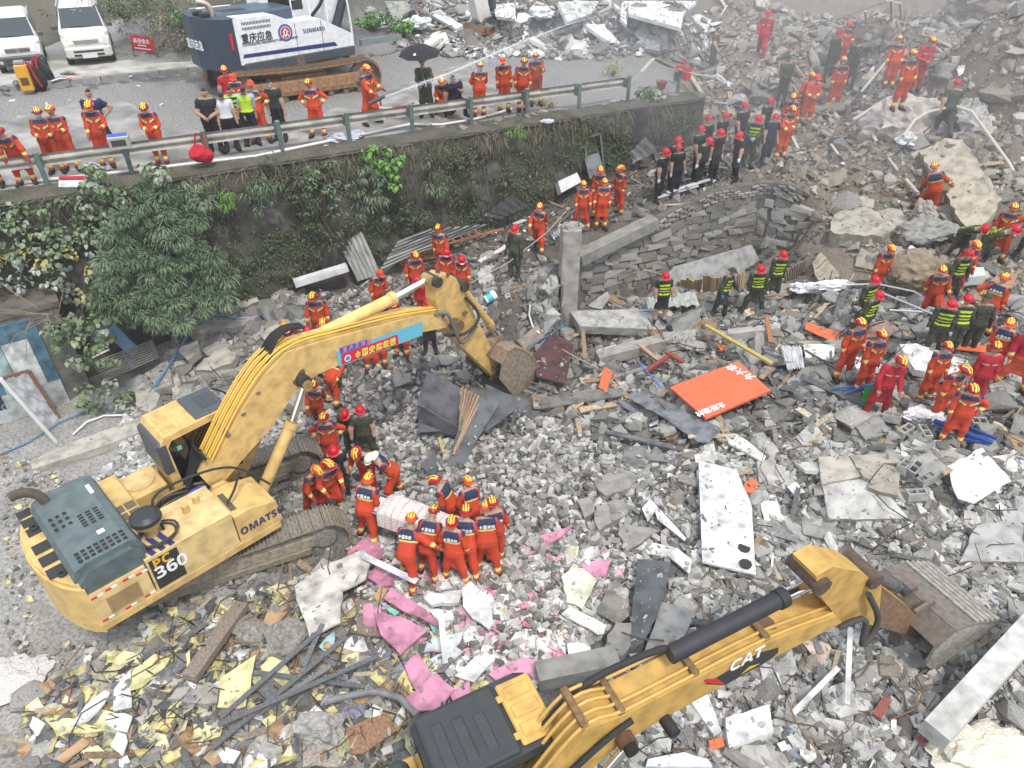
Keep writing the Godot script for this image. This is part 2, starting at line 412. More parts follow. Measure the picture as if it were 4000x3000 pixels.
func rail_point(x: float,off := 0.0) -> Vector2:  # point on the rail line, off metres towards the yard
	var nrm:=W(-RA,1.0).normalized()
	return W(x,RA*x+RB)+nrm*off
func build_road() -> void:
	var ex:=W(1.0,RA).normalized()
	var ez := W(RA,-1.0).normalized()  # away from the yard
	var o:=W(0.0,RB)
	var strip:=func(s0: float,s1: float,t0: float,t1: float,lift: float,n: int,m: int,tone: Callable) -> ArrayMesh:
		return grid_mesh(n,m,func(i,j):
			var p: Vector2 = o+ex*lerpf(s0,s1,float(i)/(n - 1))+ez*lerpf(t1,t0,float(j)/(m - 1))
			var t: float = lerpf(t1,t0,float(j)/(m - 1))
			return [V(p.x,5.3+0.055*clampf(t,0.0,9.5)+lift,p.y),tone.call(p,t)])
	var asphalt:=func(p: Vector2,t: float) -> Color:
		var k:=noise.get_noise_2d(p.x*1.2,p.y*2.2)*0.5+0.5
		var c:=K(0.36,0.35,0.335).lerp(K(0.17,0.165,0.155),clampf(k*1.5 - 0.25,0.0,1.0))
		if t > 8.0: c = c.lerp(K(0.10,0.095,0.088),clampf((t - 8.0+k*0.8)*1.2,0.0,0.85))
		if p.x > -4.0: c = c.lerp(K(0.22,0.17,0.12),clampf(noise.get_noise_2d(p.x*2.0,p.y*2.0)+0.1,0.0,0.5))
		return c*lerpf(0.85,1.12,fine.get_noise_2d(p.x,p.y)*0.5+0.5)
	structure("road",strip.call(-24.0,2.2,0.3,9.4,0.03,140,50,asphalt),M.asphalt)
	structure("pavement",strip.call(-30.0,-7.6,9.5,13.2,0.24,60,12,func(p,t): return K(0.44,0.42,0.385)*lerpf(0.85,1.08,fine.get_noise_2d(p.x,p.y)*0.5+0.5)),M.asphalt)
	var kerb:=thing("kerb","long grey concrete kerb between road and van parking","kerb")
	kerb.set_meta("kind","structure")
	var s:=-30.0
	while s < -7.7:
		var a:=o+ex*s+ez*9.45
		var b:=o+ex*(s+0.97)+ez*9.45
		var mb:=nb(K(0.3,0.295,0.28)*rr(0.85,1.1))
		mb.bar(V(a.x,5.94,a.y),V(b.x,5.94,b.y),0.13,0.22)
		part(kerb,"stone",mb,M.concrete)
		s += 1.0
	build_guardrail()
func build_guardrail() -> void:
	var posts:=[]
	for i in range(-3,11):
		var x:=-12.27+i*1.825
		var p:=rail_point(x)
		posts.append(p)
		if i == 10: p = rail_point(x+0.15)
		var t:=thing("guardrail_post","green guardrail post, %s from the left end of the rail in view" % ["first","second","third","fourth","fifth","sixth","seventh","eighth","ninth","tenth","eleventh","twelfth","thirteenth","fourteenth","fifteenth"][i+3] if i >= 0 else "green guardrail post beyond the left edge of the view","post",V(p.x,h(p.x,p.y),p.y),Basis.IDENTITY,"guardrail posts")
		var green:=K(0.11,0.155,0.14)
		var mb:=nb(green); mb.tube([V(0,-0.1,0),V(0,0.95,0)],0.065,10)
		part(t,"shaft",mb,M.worn_paint)
		mb = nb(green*1.2); mb.lathe([[0.075,0.94],[0.078,0.97],[0.05,0.995],[0.0,1.0]],10)
		part(t,"cap",mb,M.worn_paint)
		var back:=W(RA,-1.0).normalized()
		mb = nb(green*0.9); mb.box(V(back.x,0,back.y)*0.13+V(0,0.72,0),V(0.16,0.3,0.18),Basis(Vector3.UP,-atan2(RA,1.0)))
		part(t,"spacer_block",mb,M.worn_paint)
	var prof:=[[0.0,0.86],[0.055,0.83],[0.07,0.79],[0.015,0.74],[0.0,0.70],[0.015,0.66],[0.07,0.61],[0.055,0.57],[0.0,0.54]]
	var rail:=thing("guardrail_beam","long grey W-shaped steel guardrail beam along the road edge","guardrail")
	var k:=-4
	while k < 9:
		var mb:=MB.new()
		var x0:=-12.27+k*1.825 - 0.1
		var x1:=minf(x0+3.65+0.12,-12.27+9.0*1.825+0.1)
		var steps:=12
		for i in steps:
			for j in prof.size() - 1:
				var q:=[]
				for w in [[i,j],[i+1,j],[i+1,j+1],[i,j+1]]:
					var p:=rail_point(lerpf(x0,x1,float(w[0])/steps),-0.24 - prof[w[1]][0] - (0.004 if k % 4 == 0 else 0.0))
					q.append(V(p.x,h(clampf(p.x,-20.0,6.0),clampf(p.y,-40.0,-5.0))*0.0+5.3+prof[w[1]][1],p.y))
				var dirt:=clampf(noise.get_noise_2d(q[0].x*3.0,prof[j][1]*14.0)*0.9+0.25,0.0,0.75)
				mb.color(K(0.42,0.405,0.365).lerp(K(0.17,0.15,0.125),dirt))
				mb.quad(q[0],q[1],q[2],q[3])
				var back2:=V(RA,0,-1).normalized()*0.006
				mb.quad(q[3]+back2,q[2]+back2,q[1]+back2,q[0]+back2)
		part(rail,"beam",mb,M.worn_paint)
		k += 2
	var e:=thing("torn_guardrail_beam","torn pale guardrail strip bent upward at the broken end","guardrail",Vector3.ZERO)
	var mb2:=nb(K(0.5,0.47,0.4))
	var P:=[V(4.14,6.1,-26.28),V(4.46,6.5,-26.19),V(4.87,6.9,-26.34)]
	for i in 2: mb2.bar(P[i],P[i+1],0.22 - 0.04*i,0.03)
	part(e,"strip",mb2,M.worn_paint)
	mb2 = nb(K(0.3,0.28,0.25))
	P = [V(4.87,6.9,-26.34),V(5.73,6.4,-27.37),V(6.52,6.1,-27.81),V(7.76,5.9,-27.84)]
	for i in 3: mb2.bar(P[i],P[i+1],0.32,0.03)
	mb2.color(K(0.62,0.62,0.6)); mb2.bar(V(7.49,6.05,-27.67),V(7.82,5.85,-27.64),0.42,0.12)
	part(e,"fallen_length",mb2,M.worn_paint)
func build_walls() -> void:
	var nrm:=W(-RA,1.0).normalized()
	var n:=260
	var m:=46
	var wall:=func(i,j):
		var x: float = lerpf(-24.0,CORNER+0.15,float(i)/(n - 1))
		var t: float = float(j)/(m - 1)
		var y: float = lerpf(5.42,-0.6,t)
		var bulge: float = noise.get_noise_3d(x*2.0,y*2.0,4.0)*0.22+fine.get_noise_3d(x,y,9.0)*0.07
		var p:=rail_point(x,0.95+t*0.35+bulge*(0.4 if t < 0.06 else 1.0))
		var k:=noise.get_noise_3d(x*1.6,y*1.6,40.0)*0.5+0.5
		var f:=fine.get_noise_3d(x,y,70.0)*0.5+0.5
		var c:=K(0.05,0.046,0.04).lerp(K(0.115,0.105,0.09),f)
		c = c.lerp(K(0.035,0.05,0.018),clampf((k - 0.42)*2.2,0.0,0.85))
		if fine.get_noise_3d(x*0.5,y*0.9,120.0) > 0.42: c = c.lerp(K(0.2,0.19,0.175),0.5)
		return [V(p.x,y,p.y),c]
	var w:=part(self,"retaining_wall",grid_mesh(n,m,wall),M.wallrock)
	tag(w,"high dark mossy retaining wall below the guardrail","wall")
	var verge:=func(i,j):
		var x: float = lerpf(-24.0,CORNER+0.1,float(i)/219.0)
		var t: float = float(j)/7.0
		var p:=rail_point(x,lerpf(-0.35,1.0,t))
		var y: float = 5.36+0.06*sin(t*PI)+fine.get_noise_2d(p.x*1.5,p.y*1.5)*0.05 - (0.06 if j == 0 else 0.0)
		return [V(p.x,y,p.y),K(0.12,0.105,0.085).lerp(K(0.06,0.062,0.035),clampf(noise.get_noise_2d(x*3.0,t*3.0)+0.4,0.0,1.0))]
	structure("verge",grid_mesh(220,8,verge),M.dirt)
	var mb:=nb(K(0.09,0.085,0.075))
	var a:=rail_point(CORNER+0.15,0.95)
	var b:=rail_point(CORNER+0.9,-1.8)
	mb.hexa([V(a.x - 0.5,1.5,a.y),V(a.x,1.5,a.y),V(b.x,1.5,b.y),V(b.x - 0.6,1.5,b.y),V(a.x - 0.5,5.3,a.y - 0.1),V(a.x,5.3,a.y - 0.1),V(b.x,5.3,b.y),V(b.x - 0.6,5.3,b.y)])
	tag(part(self,"wall_end",mb,M.wallrock),"broken dark end of the retaining wall at the slope","wall")
	build_stone_wall()
func build_stone_wall() -> void:
	var t:=thing("stone_wall","rough rubble stone retaining wall of the middle terrace","wall")
	var back:=MB.new()
	var path:=[]
	var x:=1.5
	while x < 9.9:
		path.append(W(x,stone_z(x))); x += 0.3
	back.color(K(0.17,0.16,0.145))
	for i in path.size() - 1:
		var p: Vector2 = path[i]
		var q: Vector2 = path[i+1]
		var y0:=survey_height(p.x,p.y - 0.4) - 0.05
		var y1:=survey_height(q.x,q.y - 0.4) - 0.05
		back.quad(V(p.x,-1.0,p.y+0.15),V(p.x,y0,p.y+0.12),V(q.x,y1,q.y+0.12),V(q.x,-1.0,q.y+0.15))
		back.quad(V(p.x,y0,p.y+0.12),V(p.x,y0,p.y - 0.4),V(q.x,y1,q.y - 0.4),V(q.x,y1,q.y+0.12))
	part(t,"mortar",back,M.concrete)
	var stones:=[]
	for i in 8: stones.append(chipped_box(1.0,1.0,0.8,0.5).mesh())
	x = 2.3
	var count:=0
	var row:=0
	var yy:=0.0
	while yy < 3.4:
		var hh:=rr(0.16,0.34)
		x = 2.3+rr(-0.2,0.2)
		while x < 9.7:
			var ww:=rr(0.18,0.8)
			var mx:=x+ww*0.5
			var y:=yy+survey_height(mx,stone_z(mx)+0.6)*0.6 - 0.1
			if y+hh < survey_height(mx,stone_z(mx) - 0.4) - 0.3 and count < 298:
				var o:=MeshInstance3D.new(); o.name = "stone"; o.mesh = stones[rng.randi() % 8]; o.material_override = M.rock_tones[rng.randi() % 4]
				var d:=stone_z(mx+0.2) - stone_z(mx - 0.2)
				o.transform = Transform3D(Basis.from_euler(V(0,-atan2(d,0.4),rr(-0.25,0.25))).scaled_local(V(ww*1.3,hh*rr(1.15,1.6),0.26)),V(mx,y+hh*0.5+rr(-0.06,0.06),stone_z(mx)+0.09+rr(-0.03,0.04)))
				t.add_child(o,true); count += 1
			x += ww
		yy += hh
		row += 1
	var bm:=MB.new(); bm.box(Vector3.ZERO,V(0.24,0.06,0.12),Basis.IDENTITY,0.006)
	var brick:=bm.mesh()
	for course in 4:
		var bx:=4.6+course*0.12
		while bx < 9.6:
			var y:=survey_height(bx,stone_z(bx) - 0.4) - 0.4+course*0.09
			if rng.randf() < 0.93 - course*0.08:
				var o:=MeshInstance3D.new(); o.name = "brick"; o.mesh = brick; o.material_override = M.rock_tones[rng.randi() % 4]
				var d:=W(0.3,stone_z(bx+0.3) - stone_z(bx))
				var dy:=survey_height(bx+0.3,stone_z(bx+0.3) - 0.4) - survey_height(bx,stone_z(bx) - 0.4)
				o.transform = Transform3D(Basis.from_euler(V(0,-atan2(d.y,d.x)+rr(-0.06,0.06),atan2(dy,0.3))),V(bx,y,stone_z(bx)+0.13+rr(0,0.03)))
				t.add_child(o,true)
			bx += 0.27
# ---------- rubble
var ico_v:=[]
var ico_f:=[]
func icosphere(sub: int) -> Array:
	var t:=(1.0+sqrt(5.0))/2.0
	var vs:=[]
	for p in [[-1,t,0],[1,t,0],[-1,-t,0],[1,-t,0],[0,-1,t],[0,1,t],[0,-1,-t],[0,1,-t],[t,0,-1],[t,0,1],[-t,0,-1],[-t,0,1]]: vs.append(V(p[0],p[1],p[2]).normalized())
	var fs:=[[0,11,5],[0,5,1],[0,1,7],[0,7,10],[0,10,11],[1,5,9],[5,11,4],[11,10,2],[10,7,6],[7,1,8],[3,9,4],[3,4,2],[3,2,6],[3,6,8],[3,8,9],[4,9,5],[2,4,11],[6,2,10],[8,6,7],[9,8,1]]
	for s in sub:
		var mid:={}
		var nf:=[]
		for f in fs:
			var m:=[]
			for e in 3:
				var a: int = f[e]
				var b: int = f[(e+1) % 3]
				var key:=Vector2i(mini(a,b),maxi(a,b))
				if not mid.has(key): mid[key] = vs.size(); vs.append(((vs[a]+vs[b])*0.5).normalized())
				m.append(mid[key])
			nf.append_array([[f[0],m[0],m[2]],[f[1],m[1],m[0]],[f[2],m[2],m[1]],[m[0],m[1],m[2]]])
		fs = nf
	return [vs,fs]
func rock_mesh(sd: int,rough: float,sub: int,planes := 11) -> MB:  # faceted: a sphere cut by random planes, then roughened; about 1 m across
	var r:=RandomNumberGenerator.new(); r.seed = sd*97+5
	var cut:=[]
	for i in planes: cut.append([V(r.randfn(),r.randfn(),r.randfn()).normalized(),r.randf_range(0.30,0.46)])
	var ic:=icosphere(sub)
	var pts:=[]
	for p in ic[0]:
		var d:=0.55
		for c in cut:
			var k: float = p.dot(c[0])
			if k > 0.05: d = minf(d,c[1]/k)
		pts.append(p*d*(1.0+rough*0.35*fine.get_noise_3dv(p*1.3+Vector3.ONE*sd*7.0)))
	var mb:=MB.new()
	for f in ic[1]: mb.out_tri(pts[f[0]],pts[f[1]],pts[f[2]],Vector3.ZERO)
	return mb
func hull_mesh(sd: int,n: int) -> MB:  # angular broken stone: the convex hull of a few random points, about 1 m across
	var r:=RandomNumberGenerator.new(); r.seed = sd*131+3
	var p:=[]
	for i in n:
		var d:=V(r.randf_range(-1,1),r.randf_range(-1,1),r.randf_range(-1,1))
		p.append(d/maxf(absf(d.x),maxf(absf(d.y),absf(d.z)))*V(0.5,0.5,0.5)*r.randf_range(0.75,1.0))
	var mb:=MB.new()
	for i in n:
		for j in range(i+1,n):
			for k in range(j+1,n):
				var m: Vector3 = (p[j] - p[i]).cross(p[k] - p[i]).normalized()
				var pos:=false
				var neg:=false
				for q in n:
					var e: float = m.dot(p[q] - p[i])
					if e > 1e-5: pos = true
					if e < -1e-5: neg = true
				if not (pos and neg): mb.out_tri(p[i],p[j],p[k],Vector3.ZERO)
	return mb
func chipped_box(sx: float,sy: float,sz: float,j: float) -> MB:
	var p:=[]
	for y in [-1,1]:
		for q in [[-1,-1],[1,-1],[1,1],[-1,1]]: p.append(V(q[0]*sx*0.5*(1 - rr(0,j)),y*sy*0.5*(1 - rr(0,j)),q[1]*sz*0.5*(1 - rr(0,j))))
	var mb:=MB.new(); mb.hexa(p); return mb
func flake(nv: int,thick: float) -> MB:  # broken flat plate about 1 m across
	var poly:=PackedVector2Array()
	for i in nv:
		var a:=TAU*(i+rr(-0.3,0.3))/nv
		poly.append(W(cos(a),sin(a))*rr(0.28,0.55))
	var mb:=MB.new()
	mb.prism(poly,Transform3D(Basis(Vector3.RIGHT,Vector3.BACK*-1.0,Vector3.UP),Vector3.ZERO),thick)
	return mb
func crumple(n: int,amp: float) -> MB:  # crumpled sheet about 1 m across
	var mb:=MB.new()
	var sd:=rr(0,100)
	var at:=func(i,j):
		var x: float = float(i)/n - 0.5
		var z: float = float(j)/n - 0.5
		var e:=1.0+0.35*fine.get_noise_2d(x*3.0+sd,z*3.0)
		return V(x*e,amp*absf(noise.get_noise_2d(x*9.0+sd,z*9.0+sd))*2.0,z*e)
	for i in n:
		for j in n: mb.quad(at.call(i,j),at.call(i+1,j),at.call(i+1,j+1),at.call(i,j+1))
	return mb
var bins:={}
func in_poly(poly: PackedVector2Array,box: Rect2) -> Vector2:
	for k in 60:
		var p:=W(rr(box.position.x,box.end.x),rr(box.position.y,box.end.y))
		if Geometry2D.is_point_in_polygon(p,poly): return p
	return poly[0]
func scatter(area: Array,n: int,kind: String,s0: float,s1: float,palette: Array,lie:=0.35,lift:=0.15,aspect:=Vector3.ONE) -> void:
	if not bins.has(kind): bins[kind] = [[],[]]
	var poly:=PackedVector2Array(area)
	var box:=Rect2(poly[0],Vector2.ZERO)
	for q in poly: box = box.expand(q)
	for i in n:
		var p:=in_poly(poly,box)
		var s:=s0*pow(s1/s0,pow(rng.randf(),1.6))
		var up:=(slope_normal(p.x,p.y)+V(rng.randfn(),0,rng.randfn())*lie).normalized()
		var f:=Vector3.RIGHT.rotated(Vector3.UP,rng.randf()*TAU)
		var x:=f.cross(up).normalized()
		var b:=Basis(x,up,x.cross(up)).scaled_local(aspect*s*V(rr(0.75,1.3),rr(0.8,1.2),rr(0.75,1.3)))
		bins[kind][0].append(Transform3D(b,on(p.x,p.y,s*aspect.y*lift)))
		var c: Color = pick(palette)
		bins[kind][1].append(c*rr(0.75,1.2))
func build_rubble() -> void:
	var grey:=[K(0.3,0.295,0.28),K(0.22,0.215,0.2),K(0.38,0.37,0.35),K(0.16,0.155,0.145)]
	var pale:=[K(0.44,0.425,0.4),K(0.33,0.32,0.3),K(0.52,0.51,0.485),K(0.24,0.23,0.215),K(0.15,0.14,0.125)]
	var dark:=[K(0.14,0.13,0.12),K(0.1,0.095,0.085),K(0.2,0.185,0.165),K(0.26,0.245,0.225)]
	var brown:=[K(0.26,0.22,0.175),K(0.32,0.28,0.23),K(0.17,0.145,0.115),K(0.38,0.34,0.29),K(0.28,0.27,0.25),K(0.45,0.41,0.36)]
	var paper:=[K(0.7,0.7,0.68),K(0.62,0.61,0.58),K(0.5,0.5,0.49),K(0.75,0.75,0.75)]
	var yellow:=[K(0.62,0.56,0.26),K(0.66,0.62,0.36),K(0.7,0.7,0.68),K(0.35,0.22,0.12),K(0.6,0.52,0.22),K(0.45,0.42,0.3)]
	var pinks:=[K(0.62,0.22,0.34),K(0.66,0.34,0.42),K(0.72,0.7,0.68),K(0.6,0.58,0.4),K(0.68,0.66,0.6)]
	var woods:=[K(0.3,0.2,0.12),K(0.42,0.31,0.2),K(0.2,0.17,0.14),K(0.16,0.16,0.16),K(0.5,0.42,0.3)]
	var strips:=[K(0.13,0.135,0.14),K(0.2,0.2,0.2),K(0.24,0.22,0.2),K(0.1,0.1,0.1)]
	var central:=[W(-5.59,-16.91),W(-1.38,-15.77),W(0.93,-15.16),W(2.69,-13.97),W(4.41,-12.78),W(3.83,-10.78),W(2.76,-9.05),W(1.27,-7.98),W(-1.05,-9.89),W(-3.57,-10.68),W(-5.41,-12.19),W(-6.43,-13.45),W(-6.09,-15.84)]
	var field:=[W(2.64,-13.6),W(7.58,-12.73),W(11.36,-11.84),W(8.37,-5.72),W(0.34,-5.78),W(2.59,-7.98),W(3.71,-10.17)]
	var sheets:=[W(-8.83,-7.16),W(-7.21,-8.11),W(-6.94,-8.79),W(-5.24,-9.35),W(-4.01,-9.88),W(-1.8,-7.82),W(0.35,-6.53),W(0.34,-5.78),W(-8.12,-5.87)]
	var pink:=[W(-3.57,-10.68),W(-0.56,-10),W(2.39,-10.56),W(2.29,-9.06),W(1.05,-7.31),W(-0.47,-7.05),W(-1.72,-7.07),W(-2.97,-8.53)]
	var heap:=[W(-10.1,-18.18),W(-7.1,-19.84),W(-4.88,-18.76),W(-5.2,-16.97),W(-5.81,-15.64),W(-6.85,-15.06),W(-8.04,-15.71),W(-9.98,-15.74)]
	var lane:=[W(-10.63,-15.41),W(-8.4,-14.92),W(-7.95,-13.91),W(-8.83,-12.79),W(-9.56,-11.88),W(-10.34,-12.35),W(-10.03,-13.67)]
	var boomside:=[W(-6.75,-19.61),W(-3.39,-20.68),W(-1.51,-19.37),W(-0.37,-18.6),W(-0.08,-17.77),W(-1.65,-15.92),W(-5.44,-16.41)]
	var terrace:=[W(-3.61,-21.42),W(1.45,-21.88),W(6.08,-22.8),W(8.38,-23.55),W(6.52,-26.96),W(2.38,-24.79),W(-1.52,-22.75)]
	var slope:=[W(6.82,-27.27),W(7.26,-29.9),W(10.1,-37.59),W(21.76,-34.03),W(14.42,-17.67),W(11.11,-19.01),W(10.32,-21.65),W(8.68,-23.46),W(6.93,-25.59)]
	var midright:=[W(2.26,-21.03),W(5.43,-21.37),W(9.57,-20.45),W(11.01,-18.76),W(14.44,-17.67),W(11.44,-11.99),W(7.53,-12.57),W(2.69,-13.97),W(0.94,-15.37),W(-0.08,-17.51),W(1.07,-18.87)]
	var toppile:=[W(-6.87,-38.4),W(-5.53,-38.87),W(10.1,-37.63),W(7.71,-32.1),W(3.71,-31.6),W(1.41,-31.5),W(-2.02,-31.56),W(-4.83,-32.74)]
	var wallfoot:=[W(8.41,-23.54),W(10.32,-21.74),W(9.67,-20.35),W(8.14,-22.97),W(6.74,-22.43),W(5.41,-22.1),W(2.41,-21.1),W(2.2,-21.07),W(4.99,-22.25),W(7.97,-23.36)]
	var tracks:=[W(-7.24,-8.84),W(-3.75,-10.55),W(-3.72,-11.45),W(-4.46,-12.92),W(-5.98,-13.5),W(-6.6,-14.09),W(-6.02,-15.51),W(-6.93,-15.39),W(-7.86,-13.6),W(-7.25,-8.21)]
	var lip:=[W(-1.64,-21.63),W(1.4,-20.92),W(1.58,-19.49),W(1.37,-18.91),W(0.62,-17.96),W(-0.66,-18.43),W(-1.8,-19.28)]
	var brink:=[W(-13.48,-18.24),W(-10.37,-19.41),W(-6.9,-20.85),W(-3.3,-22.65),W(-3.24,-22.14),W(-6.77,-20.36),W(-10.14,-18.86),W(-13.23,-17.79)]
	var face:=[W(0.19,-18.8),W(1.33,-19.45),W(1.43,-19.05),W(0.63,-18.47),W(0.06,-18.71)]
	var yard:=[W(-13.22,-13.99),W(-10.42,-12.52),W(-9.98,-10.36),W(-9.46,-8.3),W(-7.25,-8.21),W(-6.77,-7.91),W(-9.17,-7.16)]
	var verge:=[W(-3.36,-23.19),W(0.7,-25.26),W(3.23,-26.53),W(6.37,-28.21),W(6.39,-27.54),W(3.16,-25.8),W(0.68,-24.34),W(-1.58,-23.18)]
	for a in [[central,3800,pale],[field,6500,pale],[sheets,2500,grey],[pink,1800,pale],[heap,1600,grey],[boomside,1800,grey],[terrace,1800,dark],[slope,9000,brown],[midright,3600,dark],[toppile,3000,grey],[yard,500,pale],[lane,400,pale],[verge,250,dark],[wallfoot,350,dark],[tracks,1100,pale],[lip,1100,dark],[brink,500,dark],[face,300,grey]]:
		scatter(a[0],a[1],"crumb",0.04,0.16,a[2],0.6,0.2)
	for a in [[central,900,pale,0.3],[field,1500,pale,0.34],[sheets,500,grey,0.35],[pink,300,grey,0.25],[heap,500,grey,0.5],[boomside,380,grey,0.35],[terrace,260,dark,0.35],[slope,4200,brown,0.4],[midright,1500,grey,0.5],[toppile,1300,grey,0.5],[verge,90,dark,0.35],[wallfoot,40,dark,0.4],[tracks,160,grey,0.25],[lip,130,grey,0.35],[face,90,grey,0.6]]:
		scatter(a[0],a[1]/2,"stone",0.12,a[3],a[2],0.5,0.18,V(1.1,0.75,1.0))
		scatter(a[0],a[1]/2,"rubble",0.12,a[3],a[2],0.6,0.18,V(1.2,0.6,0.9))
	for a in [[central,2300,pale],[field,2600,pale],[sheets,350,pale],[pink,500,pale],[boomside,500,pale],[midright,500,grey],[heap,200,pale],[lane,260,[K(0.5,0.49,0.47),K(0.58,0.57,0.55),K(0.42,0.41,0.4)]],[toppile,150,pale],[tracks,380,pale]]:
		scatter(a[0],a[1],"brick",0.85,1.4,a[2],0.32,0.06,Vector3.ONE)
	for a in [[field,700,paper+grey,0.3],[central,220,paper,0.22],[sheets,3200,yellow+strips,0.5],[pink,2300,pinks+paper,0.34],[midright,500,paper+woods+grey,0.4],[toppile,700,paper+grey,0.55],[slope,380,paper+brown,0.35],[terrace,60,paper,0.3],[yard,60,yellow,0.2]]:
		scatter(a[0],a[1],"scrap",0.09,a[3],a[2],0.4,0.25)
	for a in [[sheets,900,strips+woods,1.2],[field,330,woods+paper,0.8],[midright,480,woods,1.1],[boomside,160,woods,0.8],[toppile,260,woods+paper,1.2],[slope,230,woods,1.1],[central,160,woods,0.5],[terrace,110,woods,0.9]]:
		scatter(a[0],a[1],"splinter",0.25,a[3],a[2],0.3,0.08)
	for a in [[sheets,130,[K(0.26,0.26,0.34),K(0.3,0.3,0.33),K(0.2,0.2,0.21)],0.5],[field,60,[K(0.32,0.36,0.42),K(0.6,0.6,0.6)],0.3],[toppile,90,[K(0.5,0.55,0.55),K(0.7,0.7,0.7)],0.6],[midright,40,[K(0.6,0.62,0.64)],0.45]]:
		scatter(a[0],a[1],"rag",0.15,a[3],a[2],0.4,0.1)
	for a in [[field,420,pale,0.8],[central,120,grey,0.5],[midright,380,grey+woods,0.9],[slope,260,brown,0.9],[toppile,320,grey+paper,1.1],[heap,90,grey,0.8],[sheets,160,grey+yellow,0.7],[pink,110,paper+pinks,0.6],[boomside,90,grey,0.6],[lip,40,grey,0.7],[terrace,60,dark,0.6]]:
		scatter(a[0],a[1],"plate",0.25,a[3],a[2],0.3,0.12)
	for a in [[field,130,1.7],[midright,170,2.0],[toppile,110,2.2],[sheets,120,1.6],[slope,110,2.0],[boomside,40,1.4],[central,30,1.0],[terrace,40,1.6]]:
		scatter(a[0],a[1],"plank",0.6,a[2],woods+strips,0.22,0.06)
	for a in [[field,150,1.6],[midright,190,1.8],[toppile,120,2.0],[sheets,200,1.6],[slope,130,2.0],[boomside,60,1.5],[heap,60,1.6]]:
		scatter(a[0],a[1],"wire",0.6,a[2],[K(0.08,0.055,0.04),K(0.03,0.03,0.03),K(0.2,0.11,0.06)],0.5,0.02)
	var wire:=MB.new()
	wire.tube([V(-0.5,0.02,0),V(-0.25,0.12,0.12),V(0.0,0.16,0.05),V(0.2,0.1,-0.12),V(0.5,0.2,-0.05)],0.009,5)
	var shapes:={"plate": [flake(6,0.12),M.concrete,"broken_plates","broken concrete plates and tiles lying in the rubble","rubble"],"plank": [chipped_box(1.0,0.03,0.09,0.2),M.wood,"broken_planks","broken planks and battens lying in the rubble","planks"],"wire": [wire,M.rust_plain,"bent_wire","bent wires and reinforcing rods sticking out of the rubble","wire"],"crumb": [hull_mesh(3,9),M.rock,"stone_crumbs","small stone and concrete crumbs strewn over the ground","rubble"],"stone": [hull_mesh(8,12),M.rock,"loose_stones","broken stones and concrete lumps strewn over the ground","rubble"],"rubble": [hull_mesh(5,14),M.rock,"broken_rocks","angular broken rocks and concrete strewn over the ground","rubble"],"brick": [chipped_box(0.2,0.09,0.1,0.16),M.concrete,"brick_rubble","countless small grey bricks strewn over the ground","rubble"],"scrap": [flake(7,0.025),M.board,"board_scraps","torn flat scraps of board and plaster strewn about","scraps"],"splinter": [chipped_box(1.0,0.025,0.06,0.3),M.wood,"wood_splinters","thin splinters and strips of wood strewn about","splinters"],"rag": [crumple(6,0.35),M.cloth,"plastic_rags","crumpled plastic film and rags among the debris","rags"]}
	for k in bins:
		var s: Array = shapes[k]
		stuff(s[2],s[0].mesh(),s[1],bins[k][0],bins[k][1],s[3],s[4])
	var bricks:=[]
	for i in 5: bricks.append(chipped_box(0.235,0.105,0.115,0.12).mesh())
	for a in [[central,130],[field,130],[lane,40]]:
		var poly:=PackedVector2Array(a[0])
		var box:=Rect2(poly[0],Vector2.ZERO)
		for q in poly: box = box.expand(q)
		for i in a[1]:
			var p:=in_poly(poly,box)
			var b:=Basis.from_euler(V(rng.randfn()*0.3,rng.randf()*TAU,rng.randfn()*0.3))*rr(0.9,1.25)
			var tone:=rng.randi() % 4
			single("brick",bricks[i % 5],M.brick_tones[tone],"%s loose brick %s" % [["light grey","mid grey","whitish","dark grey"][tone],whereabouts(on(p.x,p.y))],"brick","loose grey bricks",Transform3D(b,on(p.x,p.y,0.07)))
	var lumps:=[]
	for i in 8: lumps.append(hull_mesh(20+i,13+i).mesh())
	for a in [[field,46,0.3,0.62,"concrete lump"],[heap,60,0.35,0.8,"concrete lump"],[slope,90,0.4,0.95,"landslide rock"],[midright,56,0.35,0.8,"concrete lump"],[toppile,40,0.4,0.9,"debris lump"],[sheets,24,0.35,0.65,"stone lump"],[boomside,20,0.3,0.55,"concrete lump"],[verge,22,0.25,0.45,"broken block"]]:
		var poly:=PackedVector2Array(a[0])
		var box:=Rect2(poly[0],Vector2.ZERO)
		for q in poly: box = box.expand(q)
		for i in a[1]:
			var p:=in_poly(poly,box)
			var s:=rr(a[2],a[3])
			var b:=Basis.from_euler(V(rng.randf()*TAU,rng.randf()*TAU,rng.randf()*TAU)).scaled(V(s*rr(0.9,1.35),s*rr(0.5,0.85),s))
			var tone:=rng.randi() % 4
			single("rubble_lump",lumps[i % 8],M.rock_tones[tone],"%s %s %s %s" % ["large" if s > 0.6 else "small",["grey","dark grey","brownish","pale"][tone],a[4],whereabouts(on(p.x,p.y))],"lump","loose lumps of concrete and rock",Transform3D(b,on(p.x,p.y,s*0.12)))
